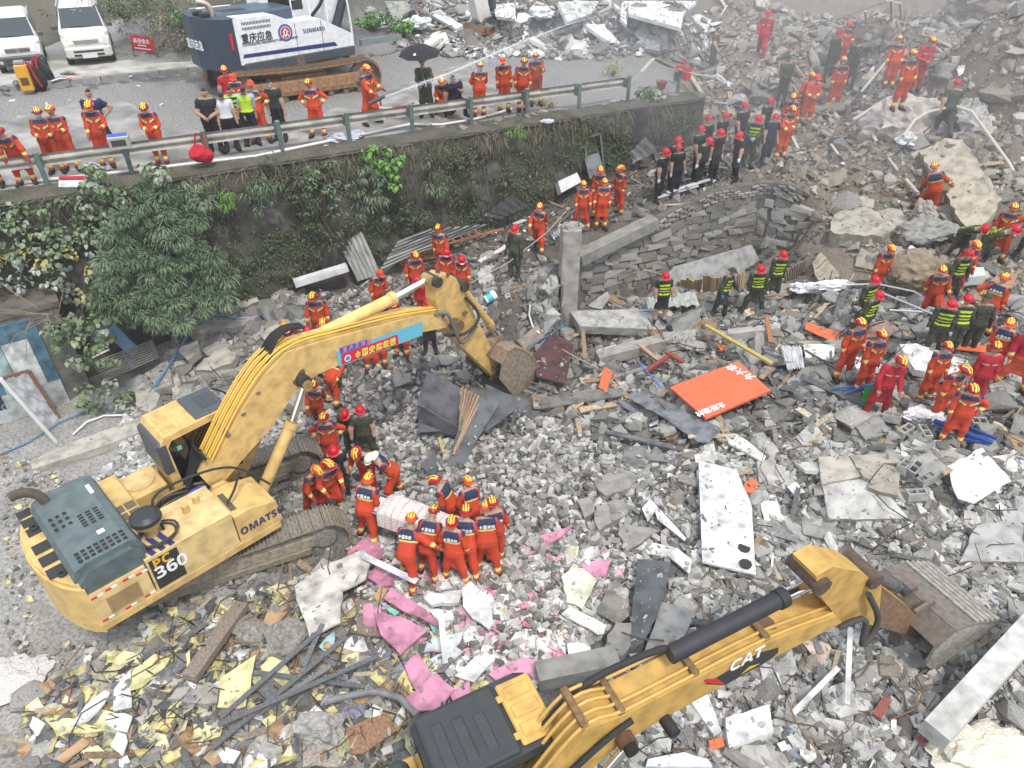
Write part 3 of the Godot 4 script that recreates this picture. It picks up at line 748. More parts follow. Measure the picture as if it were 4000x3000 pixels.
# landmarks that labels of loose pieces refer to
var LANDMARKS:=[[V(5.66,0.75,-15.32),"the orange sign"],[V(4.81,0.41,-11.1),"the white door panel"],[V(7.73,1.03,-11.35),"the cracked slab"],[V(10.16,1.43,-11.37),"the white sheet"],[V(4.13,0.01,-6.55),"the white foam slab"],[V(8.25,0.33,-6.96),"the long pale beam"],[V(8.17,0.63,-8.19),"the second bucket"],[V(2.85,0.18,-9.04),"the black laminate board"],[V(2.63,0.21,-11.73),"the three slab pieces"],[V(-1.88,-0.16,-15.47),"the slate boards"],[V(-2.21,-0.01,-11.5),"the stretcher"],[V(-4.12,-0.55,-14.74),"the camouflaged pair"],[V(-2.33,0.14,-8.53),"the pink stack"],[V(-5.02,-0.14,-11.92),"the near track"],[V(-10.78,0.01,-13.72),"the long flat slab"],[V(-8.94,0.67,-17.49),"the tan block heap"],[V(-8.76,1.15,-18.52),"the wet slab"],[V(-5.06,0.13,-7.08),"the biggest yellow sheet"],[V(-6.98,0.02,-6.63),"the white and yellow sheets"],[V(-5.39,1.06,-18.41),"the corrugated roof sheet"],[V(3.34,0.44,-19.71),"the floor slab"],[V(7.45,0.88,-19.27),"the vested men"],[V(8.84,1.57,-14.82),"the two masked firefighters"],[V(10.28,1.53,-13.36),"the front firefighters"],[V(12.02,2.07,-18.59),"the brown boulder"],[V(11.45,2.92,-22.06),"the flat tan rock"],[V(14.66,3.93,-22.27),"the tan rock slab"],[V(13.66,4.88,-25.57),"the pale boulder"],[V(12.08,4.83,-28.16),"the open slope firefighter"],[V(9.46,3.99,-25.29),"the end of the black row"],[V(8.58,5.23,-32.46),"the phone soldier"],[V(9.93,6.09,-30.85),"the walking red man"],[V(6.24,6.64,-33.66),"the large white slab"],[V(-1.28,5.97,-32.37),"the far bucket"],[V(2.88,6.6,-33.92),"the pale wall slab"],[V(-3.51,5.85,-31.19),"the umbrella"],[V(0.7,5.31,-25.16),"the right firefighters' rail"],[V(5,5.31,-27.27),"the guardrail end"],[V(15.67,7.76,-25.25),"the top right corner"],[V(13.41,2.25,-16.45),"the right edge panel"]]
func whereabouts(p: Vector3) -> String:
	var best:=1e9
	var out:=""
	for l in LANDMARKS:
		var d: Vector3 = p - l[0]
		if d.length() < best:
			best = d.length()
			var near:="close " if best < 1.1 else ""
			out = near+(("right of " if d.x > 0.0 else "left of ") if absf(d.x) > absf(d.z) else ("in front of " if d.z > 0.0 else "behind "))+l[1]
	return out
# ---------- boards, slabs, beams and other single pieces of wreckage
func lying(pts: Array) -> Transform3D:  # frame of a planar outline: local xy in its plane, +z its upper side
	var nn:=Vector3.ZERO
	var c:=Vector3.ZERO
	for i in pts.size():
		var a: Vector3 = pts[i]
		var b: Vector3 = pts[(i+1) % pts.size()]
		nn += a.cross(b); c += a
	c /= pts.size()
	nn = Vector3.ZERO
	for i in pts.size(): nn += (pts[i] - c).cross(pts[(i+1) % pts.size()] - c)
	nn = nn.normalized()
	if nn.y < 0.0: nn = -nn
	var x: Vector3 = (pts[1] - pts[0]); x = (x - nn*x.dot(nn)).normalized()
	return Transform3D(Basis(x,nn.cross(x),nn),c)
func outline(pts: Array,xf: Transform3D,ragged: float) -> PackedVector2Array:
	var inv:=xf.affine_inverse()
	var poly:=PackedVector2Array()
	for i in pts.size():
		var a:=inv*(pts[i] as Vector3)
		var b:=inv*(pts[(i+1) % pts.size()] as Vector3)
		poly.append(W(a.x,a.y))
		if ragged > 0.0:
			var e:=W(b.x - a.x,b.y - a.y)
			var k:=int(e.length()/0.16)
			for j in range(1,k): poly.append(W(a.x,a.y)+e*(float(j)/k)+W(-e.y,e.x).normalized()*rr(-ragged,ragged))
	if Geometry2D.triangulate_polygon(poly).is_empty(): return outline(pts,xf,0.0)
	return poly
var tops := []   # upper faces of boards, for the dust and crumbs that lie on them
func board(called: String,pts: Array,thick: float,c: Color,label: String,category: String,m:="board",ragged:=0.0,group:="") -> MeshInstance3D:
	var xf:=lying(pts)
	var poly:=outline(pts,xf,ragged)
	if xf.basis.z.y > 0.6: tops.append([xf,poly])
	var mb:=nb(c)
	if not called in ["pink_board","yellow_sheet","white_sheets","white_board","cardboard","paper_stack","teal_board","white_shard"]: mb.prism(poly,at(V(0,0,-thick*0.5)),thick)
	else: warped(mb,poly,thick)
	return single(called,mb,M[m],label,category,group,xf)
func warped(mb: MB,poly: PackedVector2Array,thick: float) -> void:  # thin sheet cut into small cells so that it can sag and curl
	var box:=Rect2(poly[0],Vector2.ZERO)
	for q in poly: box = box.expand(q)
	var sd:=rr(0,500)
	var amp:=rr(0.02,0.08)
	var lift:=func(p: Vector2,off: float) -> Vector3: return V(p.x,p.y,amp*noise.get_noise_2d(p.x*3.0+sd,p.y*3.0)*2.0+0.03*fine.get_noise_2d(p.x*1.5,p.y*1.5+sd)+off)
	var e:=0.17
	for i in int(box.size.x/e)+1:
		for j in int(box.size.y/e)+1:
			var o:=box.position+W(i,j)*e
			for piece in Geometry2D.intersect_polygons(poly,PackedVector2Array([o,o+W(e,0),o+W(e,e),o+W(0,e)])):
				var ix:=Geometry2D.triangulate_polygon(piece)
				for k in range(0,ix.size(),3):
					for s in [0.0,-thick]:
						var a: Vector3 = lift.call(piece[ix[k]],s)
						var b: Vector3 = lift.call(piece[ix[k+1]],s)
						var d: Vector3 = lift.call(piece[ix[k+2]],s)
						mb.out_tri(a,b,d,(a+b+d)/3.0 - V(0,0,1.0 if s == 0.0 else -1.0))
	for i in poly.size():
		var p:=poly[i]
		var q:=poly[(i+1) % poly.size()]
		var n:=maxi(1,int((q - p).length()/e))
		for k in n:
			var a:=p.lerp(q,float(k)/n)
			var b:=p.lerp(q,float(k+1)/n)
			mb.quad(lift.call(a,0.0),lift.call(b,0.0),lift.call(b,-thick),lift.call(a,-thick))
func build_dust() -> void:  # crumbs and grit that fell on the boards and slabs
	var xf:=[]
	var cl:=[]
	for t in tops:
		var box:=Rect2(t[1][0],Vector2.ZERO)
		for q in t[1]: box = box.expand(q)
		for i in int(box.get_area()*26.0)+3:
			var p:=in_poly(t[1],box)
			if noise.get_noise_2d(p.x*3.0+t[0].origin.x*9.0,p.y*3.0) < rr(-0.3,0.35): continue
			var s:=0.025*pow(6.0,pow(rng.randf(),2.2))
			xf.append(Transform3D(Basis.from_euler(V(rng.randf()*6.0,rng.randf()*6.0,0))*s,t[0]*V(p.x,p.y,0.01)))
			cl.append(K(0.38,0.365,0.34)*rr(0.5,1.3))
	stuff("fallen_grit",hull_mesh(4,9).mesh(),M.rock,xf,cl,"grit and crumbs lying on top of the boards and slabs","rubble")
	var dust:=FogVolume.new(); dust.name = "dust_cloud"; dust.shape = RenderingServer.FOG_VOLUME_SHAPE_ELLIPSOID; dust.size = V(26,9,16)
	var fm:=FogMaterial.new(); fm.density = 0.02; fm.albedo = K(0.93,0.93,0.94); dust.material = fm
	add_child(dust); dust.position = V(12.5,8.0,-26)
	tag(dust,"thin pale dust drifting over the upper slope","dust"); dust.set_meta("kind","stuff")
func beam(called: String,a: Vector3,b: Vector3,w: float,t: float,c: Color,label: String,category: String,m:="wood",group:="") -> MeshInstance3D:
	var mid:=(a+b)*0.5
	var mb:=nb(c); mb.bar(a - mid,b - mid,w,t)
	return single(called,mb,M[m],label,category,group,at(mid))
func pipe(called: String,path: Array,r: float,c: Color,label: String,category: String,m:="plastic",group:="") -> MeshInstance3D:
	var mb:=nb(c)
	var o: Vector3 = path[0]
	var pp:=[]
	for q in path: pp.append(q - o)
	mb.tube(pp,r,7)
	return single(called,mb,M[m],label,category,group,at(o))
func boulder(at: Vector3,size: Vector3,sd: int,c: Color,label: String,turn:=0.0) -> void:
	var mb:=rock_mesh(sd,0.9,3,14)
	for i in mb.c.size():
		var k:=fine.get_noise_3dv(mb.v[i]*3.0+Vector3.ONE*sd)*0.5+0.5
		mb.c[i] = c*lerpf(0.75,1.15,k)
	single("boulder",mb,M.rock,label,"boulder","",Transform3D(Basis(Vector3.UP,turn).scaled_local(size),at))
func corrugated(called: String,p: Array,c: Color,label: String,waves: int,depth := 0.04) -> void:  # p: four corners a b c d, ribs run from edge ab to edge dc
	var mb:=nb(c)
	var o: Vector3 = (p[0]+p[1]+p[2]+p[3])*0.25
	var nn: Vector3 = (p[1] - p[0]).cross(p[3] - p[0]).normalized()
	if nn.y < 0: nn = -nn
	var n:=waves*4
	var q:=func(i: int,k: float,off: float) -> Vector3:
		var t:=float(i)/n
		var a: Vector3 = p[0].lerp(p[1],t)
		var b: Vector3 = p[3].lerp(p[2],t)
		return a.lerp(b,k) - o+nn*([0.0,depth,depth,0.0][i % 4]+off+fine.get_noise_2d(t*4.0,k*3.0)*0.05)
	for i in n:
		for k in 4:
			mb.color(c*rr(0.85,1.1))
			mb.quad(q.call(i,k/4.0,0),q.call(i+1,k/4.0,0),q.call(i+1,(k+1)/4.0,0),q.call(i,(k+1)/4.0,0))
			mb.quad(q.call(i,(k+1)/4.0,-0.006),q.call(i+1,(k+1)/4.0,-0.006),q.call(i+1,k/4.0,-0.006),q.call(i,k/4.0,-0.006))
	single(called,mb,M.galvanised,label,"metal sheet","",at(o))
func build_slabs() -> void:
	var conc:=K(0.33,0.32,0.3)
	var slate:=K(0.10,0.105,0.115)
	var white:=K(0.64,0.64,0.63)
	var rose:=K(0.56,0.24,0.35)
	var straw:=K(0.68,0.63,0.33)
	var kraft:=K(0.42,0.27,0.15)
	board("plank",[V(0.82,0.31,-15.75),V(3.03,0.6,-15.86),V(3.04,0.59,-15.47),V(0.81,0.29,-15.26)],0.05,K(0.17,0.16,0.15),"long dark grey board right of the yellow bucket","board")
	board("laminate_board",[V(3.43,0.72,-15.59),V(5.15,1.02,-13.53),V(4.74,0.97,-13.04),V(4.5,0.93,-13.14),V(3.96,0.83,-14.12),V(3.09,0.68,-15.24)],0.03,K(0.17,0.18,0.195),"slate laminate board with broken edges below the orange sign","board","board",0.03)
	board("laminate_board",[V(2.88,0.46,-15.52),V(3.44,0.49,-15.07),V(3.38,0.46,-14.78),V(2.99,0.45,-15.13)],0.03,K(0.17,0.18,0.195),"small torn piece of slate laminate with bare chipboard edge","board","board",0.04)
	board("laminate_strip",[V(2.46,0.27,-14.34),V(2.67,0.31,-14.3),V(4.21,0.69,-13.19),V(4.13,0.69,-13.08),V(2.47,0.29,-14.23)],0.03,K(0.15,0.155,0.165),"narrow slate slat lying across the bricks","board")
	board("laminate_board",[V(2.83,0.33,-13.64),V(3.4,0.41,-13.59),V(3.22,0.45,-12.74),V(2.73,0.36,-12.96)],0.02,K(0.19,0.185,0.18),"square dark grey tile board on the brick field","board")
	board("laminate_board",[V(3.34,0.44,-13.32),V(3.84,0.6,-12.76),V(3.27,0.46,-13)],0.02,K(0.2,0.195,0.19),"triangular grey board beside the square tile board","board")
	build_orange_sign()
	var door:=board("door_panel",[V(4.39,0.92,-12.46),V(5.19,0.93,-12.13),V(5.28,0.84,-11.11),V(4.93,0.64,-9.35),V(3.93,0.62,-9.71)],0.06,K(0.7,0.7,0.7),"big white door panel with black round marks near the lower end","panel")
	var mk:=MB.new(); mk.color(K(0.02,0.02,0.02))
	for d in [V(4.85,0.72,-10),V(4.77,0.72,-9.58)]: mk.lathe([[0.0,0.0],[0.13,0.0],[0.13,0.02],[0.0,0.02]],9,door.transform.affine_inverse()*Transform3D(Basis(Vector3.UP,0.4),d - V(0,0.03,0)))
	part(door,"black_mark",mk,M.ink)
	board("panel",[V(4.41,0.73,-12.89),V(4.53,0.73,-12.85),V(4.32,0.58,-11.37),V(4.25,0.57,-11.34)],0.03,white,"thin white panel edge showing behind the white door","panel")
	board("panel",[V(5.24,0.92,-13.37),V(5.49,0.94,-13.4),V(5.69,0.97,-13.14),V(5.96,1.03,-12.49),V(5.83,1.03,-12.31),V(5.25,0.94,-13.07)],0.05,K(0.72,0.69,0.63),"off-white board with a rounded end above the white door","panel")
	board("panel",[V(5.61,0.63,-11.54),V(5.97,0.68,-11.7),V(6.07,0.5,-10.88),V(5.83,0.37,-10.33),V(5.57,0.48,-10.9)],0.04,K(0.66,0.68,0.7),"pale board fragment right of the white door","panel","board",0.03)
	for a in [[[V(1.95,0.35,-12.4),V(2.75,0.39,-12.88),V(3.01,0.43,-12.41),V(2.75,0.43,-12.04),V(2.18,0.4,-11.83),V(2.03,0.37,-12.05)],"thick concrete slab piece with flat top above two others"],[[V(1.96,0.33,-11.57),V(2.37,0.36,-11.77),V(2.72,0.37,-11.53),V(2.6,0.35,-11.29),V(1.94,0.28,-10.86),V(1.86,0.29,-11.12)],"wedge-shaped concrete slab piece, middle of three"],[[V(2.44,0.31,-11.02),V(2.91,0.35,-10.91),V(3.22,0.37,-10.78),V(2.47,0.28,-10.27),V(2.34,0.29,-10.75)],"pointed concrete slab piece, lowest of three"],[[V(1.5,0.29,-11.8),V(1.83,0.31,-11.93),V(1.9,0.28,-11.44),V(1.64,0.27,-11.26)],"small rough concrete slab piece left of two larger ones"]]:
		board("concrete_slab",a[0],0.2,K(0.26,0.25,0.225),a[1],"slab","concrete",0.04)
	board("panel",[V(2.61,0.26,-10.29),V(2.94,0.3,-10.54),V(3.53,0.37,-10.29),V(3.41,0.36,-10.03)],0.03,K(0.6,0.59,0.57),"stained white board below the pointed concrete slab","panel")
	board("panel",[V(3.54,0.41,-10.26),V(3.78,0.44,-9.89),V(3.66,0.43,-9.55),V(3.3,0.39,-10.08)],0.04,white,"clean white board corner left of the big door","panel")
	board("panel",[V(2.94,0.47,-11.36),V(3.17,0.51,-11.63),V(3.23,0.48,-11.28),V(3.02,0.44,-10.99)],0.02,white,"white folded board standing open like a book","panel")
	board("panel",[V(3.19,0.48,-11.62),V(3.76,0.49,-10.46),V(3.72,0.49,-10.38),V(3.24,0.47,-11.02)],0.02,K(0.66,0.65,0.63),"long narrow white board beside the folded one","panel")
	board("laminate_board",[V(2.65,0.42,-9.94),V(3.32,0.47,-9.82),V(3.1,0.48,-9.15),V(2.76,0.48,-8.42),V(2.45,0.48,-7.91),V(2.2,0.47,-7.76),V(2.4,0.44,-8.88)],0.04,K(0.085,0.092,0.1),"large scratched black laminate board left of the second yellow boom","board","board",0.01)
	board("laminate_board",[V(2.99,0.38,-8.89),V(3.37,0.39,-8.8),V(3.63,0.39,-8.62),V(3.22,0.38,-8.03),V(2.39,0.36,-7.58),V(2.56,0.36,-7.99)],0.04,K(0.27,0.265,0.255),"wet grey board half under the black laminate board","board","concrete",0.02)
	board("laminate_board",[V(1.91,0.35,-9.22),V(2.19,0.36,-9.06),V(2.29,0.4,-8.57),V(2.04,0.41,-8.34),V(1.67,0.39,-8.63)],0.03,K(0.2,0.19,0.165),"olive grey chipboard piece left of the black board","board","board",0.02)
	board("paper_stack",[V(1.02,0.34,-9.54),V(1.3,0.32,-9.91),V(1.59,0.33,-9.65),V(1.75,0.34,-9.45),V(1.39,0.37,-8.72),V(1.08,0.37,-8.9)],0.03,K(0.7,0.67,0.52),"torn cream sheets of board on the pink scraps","board","board",0.04)
	board("paper_stack",[V(0.97,0.36,-8.65),V(1.15,0.36,-8.8),V(1.83,0.39,-8.35),V(1.74,0.39,-8.16),V(1.62,0.39,-8.15)],0.03,K(0.74,0.74,0.72),"white printed sheets lying below the cream sheets","sheet")
	board("paper_stack",[V(1.04,0.37,-7.98),V(1.36,0.37,-7.96),V(1.65,0.37,-7.74),V(1.56,0.38,-7.48),V(1.23,0.37,-7.57),V(1.05,0.37,-7.75)],0.03,K(0.72,0.71,0.66),"crumpled white and yellow carton above the concrete post","sheet","board",0.03)
	beam("concrete_beam",V(0.45,0.44,-7.24),V(1.92,0.5,-7.54),0.4,0.34,K(0.24,0.235,0.215),"broken square concrete post above the second cab","beam","concrete")
	board("concrete_slab",[V(2,0.44,-8.37),V(2.5,0.43,-8.45),V(2.57,0.44,-8.32),V(2.19,0.44,-7.82),V(1.72,0.45,-7.43),V(1.57,0.44,-7.67)],0.3,K(0.22,0.215,0.2),"rough concrete chunk with white paint below the black board","slab","concrete",0.06)
	var n:=0
	for a in [[[V(-2.95,0.41,-8.85),V(-2.6,0.42,-8.81),V(-2.45,0.45,-8.31),V(-2.86,0.44,-8.34)],"pink foam board corner on the left of the pink stack"],[[V(-2.67,0.57,-8.54),V(-1.96,0.56,-8.34),V(-1.59,0.56,-8.12),V(-1.71,0.57,-7.96),V(-2.04,0.59,-7.6),V(-2.46,0.58,-8.02)],"large pink board fanned out on top of the pink stack"],[[V(-2.56,0.46,-8.95),V(-2.43,0.44,-9.21),V(-2.21,0.44,-9.09),V(-1.31,0.46,-8.3),V(-1.32,0.47,-8.23),V(-1.95,0.47,-8.51)],"long torn pink strip above the pink stack"],[[V(-3.05,0.26,-9.63),V(-2.81,0.24,-9.98),V(-2.61,0.23,-9.98),V(-2.45,0.25,-9.63),V(-2.44,0.27,-9.37),V(-2.71,0.27,-9.34)],"pink board under the long white strip"],[[V(-3.57,0.17,-10.29),V(-3.19,0.15,-10.91),V(-2.91,0.17,-10.57),V(-2.77,0.19,-10.21),V(-3.09,0.2,-9.85)],"pale pink board beneath the carriers' feet at left"],[[V(-1.96,0.5,-7.44),V(-1.75,0.49,-7.73),V(-1.42,0.5,-7.21),V(-1.67,0.51,-6.91),V(-1.83,0.5,-7.17)],"upright torn pink board above the biggest pink piece"],[[V(-1.84,0.58,-6.77),V(-1.33,0.58,-7.19),V(-1,0.6,-6.9),V(-1.13,0.6,-6.7),V(-1.27,0.6,-6.52),V(-1.7,0.6,-6.46)],"biggest flat pink board near the second cab"],[[V(-1.09,0.45,-6.88),V(-0.76,0.45,-7.14),V(-0.69,0.46,-6.78),V(-0.99,0.45,-6.69)],"square pink board right of the biggest pink piece"],[[V(-0.43,0.39,-7.33),V(-0.14,0.39,-7.47),V(0.03,0.4,-7.33),V(-0.26,0.4,-7.15)],"pink scrap below the white crumpled sheets"],[[V(-0.09,0.35,-7.49),V(0.21,0.36,-7.68),V(0.72,0.37,-7.58),V(0.62,0.37,-7.25),V(0.12,0.36,-7.21)],"pink scraps cluster at the lower edge of the pale rubble"],[[V(1.31,0.28,-9.9),V(1.81,0.28,-9.99),V(2.1,0.28,-9.97),V(1.96,0.29,-9.6),V(1.58,0.29,-9.66)],"crumpled pink film beside the cream sheets"],[[V(0.14,0.25,-10.44),V(0.76,0.27,-10.82),V(1.38,0.3,-10.93),V(0.95,0.28,-10.55),V(0.24,0.25,-10.19)],"dusty pink corrugated board right of the carriers"]]:
		board("pink_board",a[0],0.035,rose*rr(0.9,1.1),a[1],"board","board",0.015)
		n += 1
	board("teal_board",[V(-2.59,0.5,-8.78),V(-2.2,0.51,-8.6),V(-2.25,0.51,-8.43)],0.02,K(0.2,0.52,0.42),"mint green board corner between pink sheets","board")
	board("teal_board",[V(-1.6,0.34,-8.38),V(-1.39,0.34,-8.33),V(-1.49,0.35,-8.18)],0.02,K(0.2,0.52,0.42),"mint green triangle below the torn pink strip","board")
	board("teal_board",[V(-3.62,0.35,-7.88),V(-3.42,0.34,-8.26),V(-3.36,0.35,-7.93),V(-3.38,0.36,-7.68)],0.02,K(0.35,0.55,0.55),"pale teal torn sheet left of the brown board","board","board",0.03)
	board("plaster_board",[V(-4.4,0.45,-9.23),V(-3.92,0.43,-9.75),V(-3.17,0.43,-10.21),V(-2.96,0.47,-9.81),V(-2.98,0.49,-9.37),V(-3.39,0.5,-9.08),V(-3.28,0.55,-8.29),V(-3.78,0.55,-7.94),V(-4.17,0.49,-8.7)],0.04,K(0.55,0.52,0.48),"big beige plaster board in front of the near track","board","board",0.025)
	board("plank",[V(-3.16,0.33,-9.02),V(-2.77,0.34,-8.92),V(-2.43,0.39,-8.11),V(-2.94,0.38,-8.13)],0.04,K(0.22,0.17,0.14),"weathered brown board under the pink stack","board","wood")
	board("plank",[V(-2.75,0.46,-8.97),V(-2.66,0.43,-9.25),V(-2.51,0.44,-9.13),V(-2.63,0.47,-8.77)],0.03,K(0.4,0.26,0.13),"brown cardboard flap above the pink stack","board")
	beam("white_strip",V(-3.1,0.58,-9.89),V(-1.92,0.54,-9.26),0.14,0.02,K(0.66,0.66,0.7),"long pale strip lying across the pink boards","strip","board")
	board("white_sheets",[V(-1.77,0.32,-9),V(-1.68,0.32,-9.12),V(-0.99,0.29,-9.26),V(-1.07,0.31,-8.93),V(-1.6,0.32,-8.83)],0.08,white,"stack of white boards below the carriers","sheet")
	board("white_sheets",[V(-1.68,0.24,-8.87),V(-1.12,0.22,-8.81),V(-1.16,0.24,-8.57),V(-1.41,0.25,-8.5)],0.03,K(0.62,0.63,0.65),"grey-white board under the white stack","sheet")
	board("white_sheets",[V(-1.02,0.23,-9.28),V(-0.85,0.22,-9.47),V(-0.49,0.25,-9.17),V(-0.37,0.29,-8.5),V(-0.44,0.3,-8.33),V(-0.76,0.28,-8.54),V(-0.97,0.26,-8.81)],0.04,K(0.7,0.7,0.7),"broken white plaster board right of the white stack","sheet","board",0.03)
	board("white_sheets",[V(-1.57,0.19,-9.48),V(-1.39,0.18,-9.64),V(-1.22,0.18,-9.38),V(-1.44,0.19,-9.34)],0.03,white,"small bent white board at a carrier's foot","sheet")
	board("white_sheets",[V(-1.72,0.33,-8.01),V(-0.94,0.3,-8.25),V(-0.99,0.31,-8.02),V(-1.12,0.32,-7.86),V(-1.67,0.34,-7.79)],0.03,K(0.55,0.57,0.6),"blue-grey panel below the pink fan","sheet")
	board("white_sheets",[V(-1.55,0.32,-7.66),V(-1.06,0.3,-7.96),V(-0.92,0.31,-7.83),V(-1.24,0.32,-7.51)],0.03,K(0.5,0.52,0.54),"grey panel leaning below another grey panel","sheet")
	board("white_sheets",[V(-1.04,0.39,-7.28),V(-0.56,0.38,-7.77),V(-0.31,0.39,-7.61),V(-0.67,0.41,-7.13)],0.03,white,"white panel beside the thin white post","sheet","board",0.01)
	board("white_sheets",[V(-0.64,0.44,-7.53),V(-0.48,0.44,-7.72),V(-0.31,0.44,-7.57),V(-0.49,0.45,-7.41)],0.02,K(0.7,0.7,0.7),"small white panel on top of a larger one","sheet")
	beam("white_post",V(-1.33,1.01,-8.22),V(-1.22,0.4,-7.53),0.1,0.05,K(0.7,0.7,0.7),"thin white post standing among the grey panels","post","board")
	board("plywood",[V(-2.8,0.39,-6.33),V(-2.17,0.38,-6.62),V(-1.95,0.38,-6.29),V(-2.47,0.39,-5.89),V(-2.63,0.39,-5.89)],0.04,K(0.3,0.17,0.10),"reddish brown plywood with a hole, left of the second cab","plywood","wood",0.01)
	board("plywood",[V(-3.5,0.37,-6.12),V(-3.23,0.37,-6.21),V(-2.78,0.36,-5.82),V(-2.8,0.36,-5.7),V(-3.4,0.37,-5.69)],0.04,K(0.36,0.32,0.28),"grey plywood with orange splinters at the bottom edge","plywood","wood",0.03)
	board("cardboard",[V(-4.89,0.24,-8.35),V(-4.81,0.22,-8.9),V(-4.43,0.23,-8.89),V(-4.51,0.24,-8.54),V(-4.47,0.26,-8.12)],0.03,kraft,"brown cardboard sheet below the yellow track","board")
	for a in [[[V(-5.2,0.45,-7.23),V(-4.73,0.44,-7.68),V(-4.61,0.51,-7),V(-4.57,0.55,-6.62),V(-4.67,0.54,-6.57),V(-5.08,0.51,-6.64)],"biggest pale yellow sheet, right of the wooden beam"],[[V(-4.58,0.37,-7.43),V(-4.48,0.35,-7.7),V(-4.21,0.37,-7.57),V(-3.84,0.42,-7.12),V(-4.02,0.42,-7.05)],"pale yellow sheet right of the biggest one"],[[V(-6.97,0.25,-7.43),V(-6.72,0.25,-7.82),V(-6.41,0.25,-7.75),V(-6.44,0.26,-7.42),V(-6.85,0.26,-7.06)],"shredded yellow insulation left of the small yellow strip"],[[V(-7.51,0.22,-6.71),V(-7.13,0.23,-6.73),V(-6.67,0.24,-6.68),V(-6.6,0.24,-6.41),V(-7.18,0.23,-6.4)],"torn yellow sheet around a white board"],[[V(-7.25,0.19,-6.05),V(-6.98,0.2,-6.11),V(-6.76,0.21,-5.97),V(-6.83,0.21,-5.8),V(-7.04,0.2,-5.89)],"yellow sheet lowest at left"],[[V(-5.49,0.3,-6.46),V(-5.16,0.33,-6.49),V(-4.94,0.35,-6.38),V(-4.91,0.36,-6.16),V(-5.39,0.32,-6.1)],"square yellow sheet in front of a plank"],[[V(-8.2,0.21,-6.62),V(-7.71,0.22,-6.6),V(-6.88,0.23,-6.37),V(-7.79,0.22,-6.29)],"long yellow sheet under the white tent-like board"],[[V(-6.11,0.3,-7.79),V(-6.06,0.3,-7.87),V(-5.85,0.31,-7.44),V(-5.95,0.31,-7.39)],"small upright yellow strip"],[[V(-4.27,0.41,-6.42),V(-4,0.4,-6.8),V(-3.85,0.4,-6.71),V(-4.17,0.41,-6.34)],"yellow strip near the grey slats"],[[V(-4.83,0.22,-7.77),V(-4.68,0.24,-7.56),V(-4.64,0.26,-7.32),V(-4.77,0.25,-7.47)],"folded yellow sheet corner left of another sheet"]]:
		board("yellow_sheet",a[0],0.02,straw*rr(0.92,1.08),a[1],"sheet","board",0.03)
	for a in [[[V(-7.16,0.28,-7.12),V(-7.04,0.27,-7.51),V(-6.69,0.29,-6.77),V(-6.98,0.28,-6.7)],"white board standing among yellow sheets"],[[V(-7.09,0.3,-6.6),V(-6.75,0.31,-6.63),V(-6.58,0.31,-6.57),V(-6.54,0.32,-6.29),V(-6.94,0.31,-6.42)],"round-edged white board over the yellow sheet"],[[V(-6.76,0.28,-6.09),V(-6.73,0.28,-6.31),V(-6.55,0.29,-6.26),V(-6.46,0.29,-6.13),V(-6.49,0.29,-5.93)],"white board piece below the round-edged one"],[[V(-8.32,0.21,-6.45),V(-8.36,0.21,-6.62),V(-8.07,0.21,-6.49),V(-8.11,0.21,-6.28)],"white board piece at the far lower left"],[[V(-7.6,0.32,-6.4),V(-7.29,0.32,-7.07),V(-7.17,0.32,-7.01),V(-7.3,0.33,-6.5)],"tilted white tent-like board"],[[V(-6.04,0.35,-7.34),V(-5.64,0.38,-7.02),V(-5.64,0.38,-7.11),V(-5.96,0.36,-7.31)],"white shard on the concrete plate"],[[V(-4.84,0.4,-5.9),V(-4.73,0.4,-5.99),V(-4.46,0.4,-5.89),V(-4.53,0.4,-5.72),V(-4.73,0.4,-5.76)],"white shard near the bottom edge"],[[V(-6.51,0.27,-5.86),V(-6.39,0.27,-5.92),V(-6.23,0.28,-5.74),V(-6.44,0.27,-5.74)],"white shard at the bottom left edge"]]:
		board("white_board",a[0],0.03,K(0.7,0.7,0.7),a[1],"board","board",0.02)
	for a in [[[V(-7.46,0.14,-7.53),V(-7.33,0.14,-7.72),V(-7.12,0.15,-7.07),V(-7.18,0.15,-6.81)],"brown cardboard strip along the white board"],[[V(-8.25,0.14,-7.07),V(-8.09,0.14,-7.3),V(-7.94,0.14,-7.25),V(-8.02,0.14,-6.99)],"brown cardboard scrap on bare ground"],[[V(-7.63,0.15,-5.92),V(-7.33,0.15,-6.27),V(-7.17,0.16,-6.19),V(-7.43,0.15,-5.84)],"brown cardboard curl near the bottom"],[[V(-5.08,0.31,-5.84),V(-4.97,0.32,-6.07),V(-4.76,0.32,-5.8),V(-4.89,0.32,-5.72)],"brown cardboard piece by a white shard"],[[V(-8.44,0.18,-6.79),V(-7.84,0.18,-6.83),V(-7.68,0.18,-6.66),V(-8.31,0.18,-6.62)],"flat brown cardboard left of the yellow sheets"]]:
		board("cardboard",a[0],0.015,kraft*rr(0.8,1.1),a[1],"board","board",0.03)
	board("concrete_slab",[V(-6.07,0.3,-6.89),V(-6.02,0.3,-7.11),V(-5.45,0.33,-7.2),V(-5.08,0.37,-7.04),V(-5.03,0.39,-6.75)],0.12,K(0.33,0.31,0.28),"half-round concrete plate among the yellow sheets","slab","concrete",0.03)
	beam("timber",V(-5.8,0.41,-7.22),V(-5.39,0.3,-8.89),0.28,0.16,K(0.25,0.2,0.16),"thick weathered timber below the yellow track","timber")
	for i in 7: beam("wood_lath",V(-4.1,0.49,-6.66)+V(rr(-1.2,1.0),rr(0,0.25),rr(-0.8,0.8)),V(-2.93,0.5,-7.29)+V(rr(-1.0,1.0),rr(0,0.3),rr(-0.9,0.9)),0.09,0.03,K(0.15,0.155,0.16)*rr(0.7,1.4),"grey slat in the tangle between yellow and pink sheets","lath","wood","tangled grey laths")
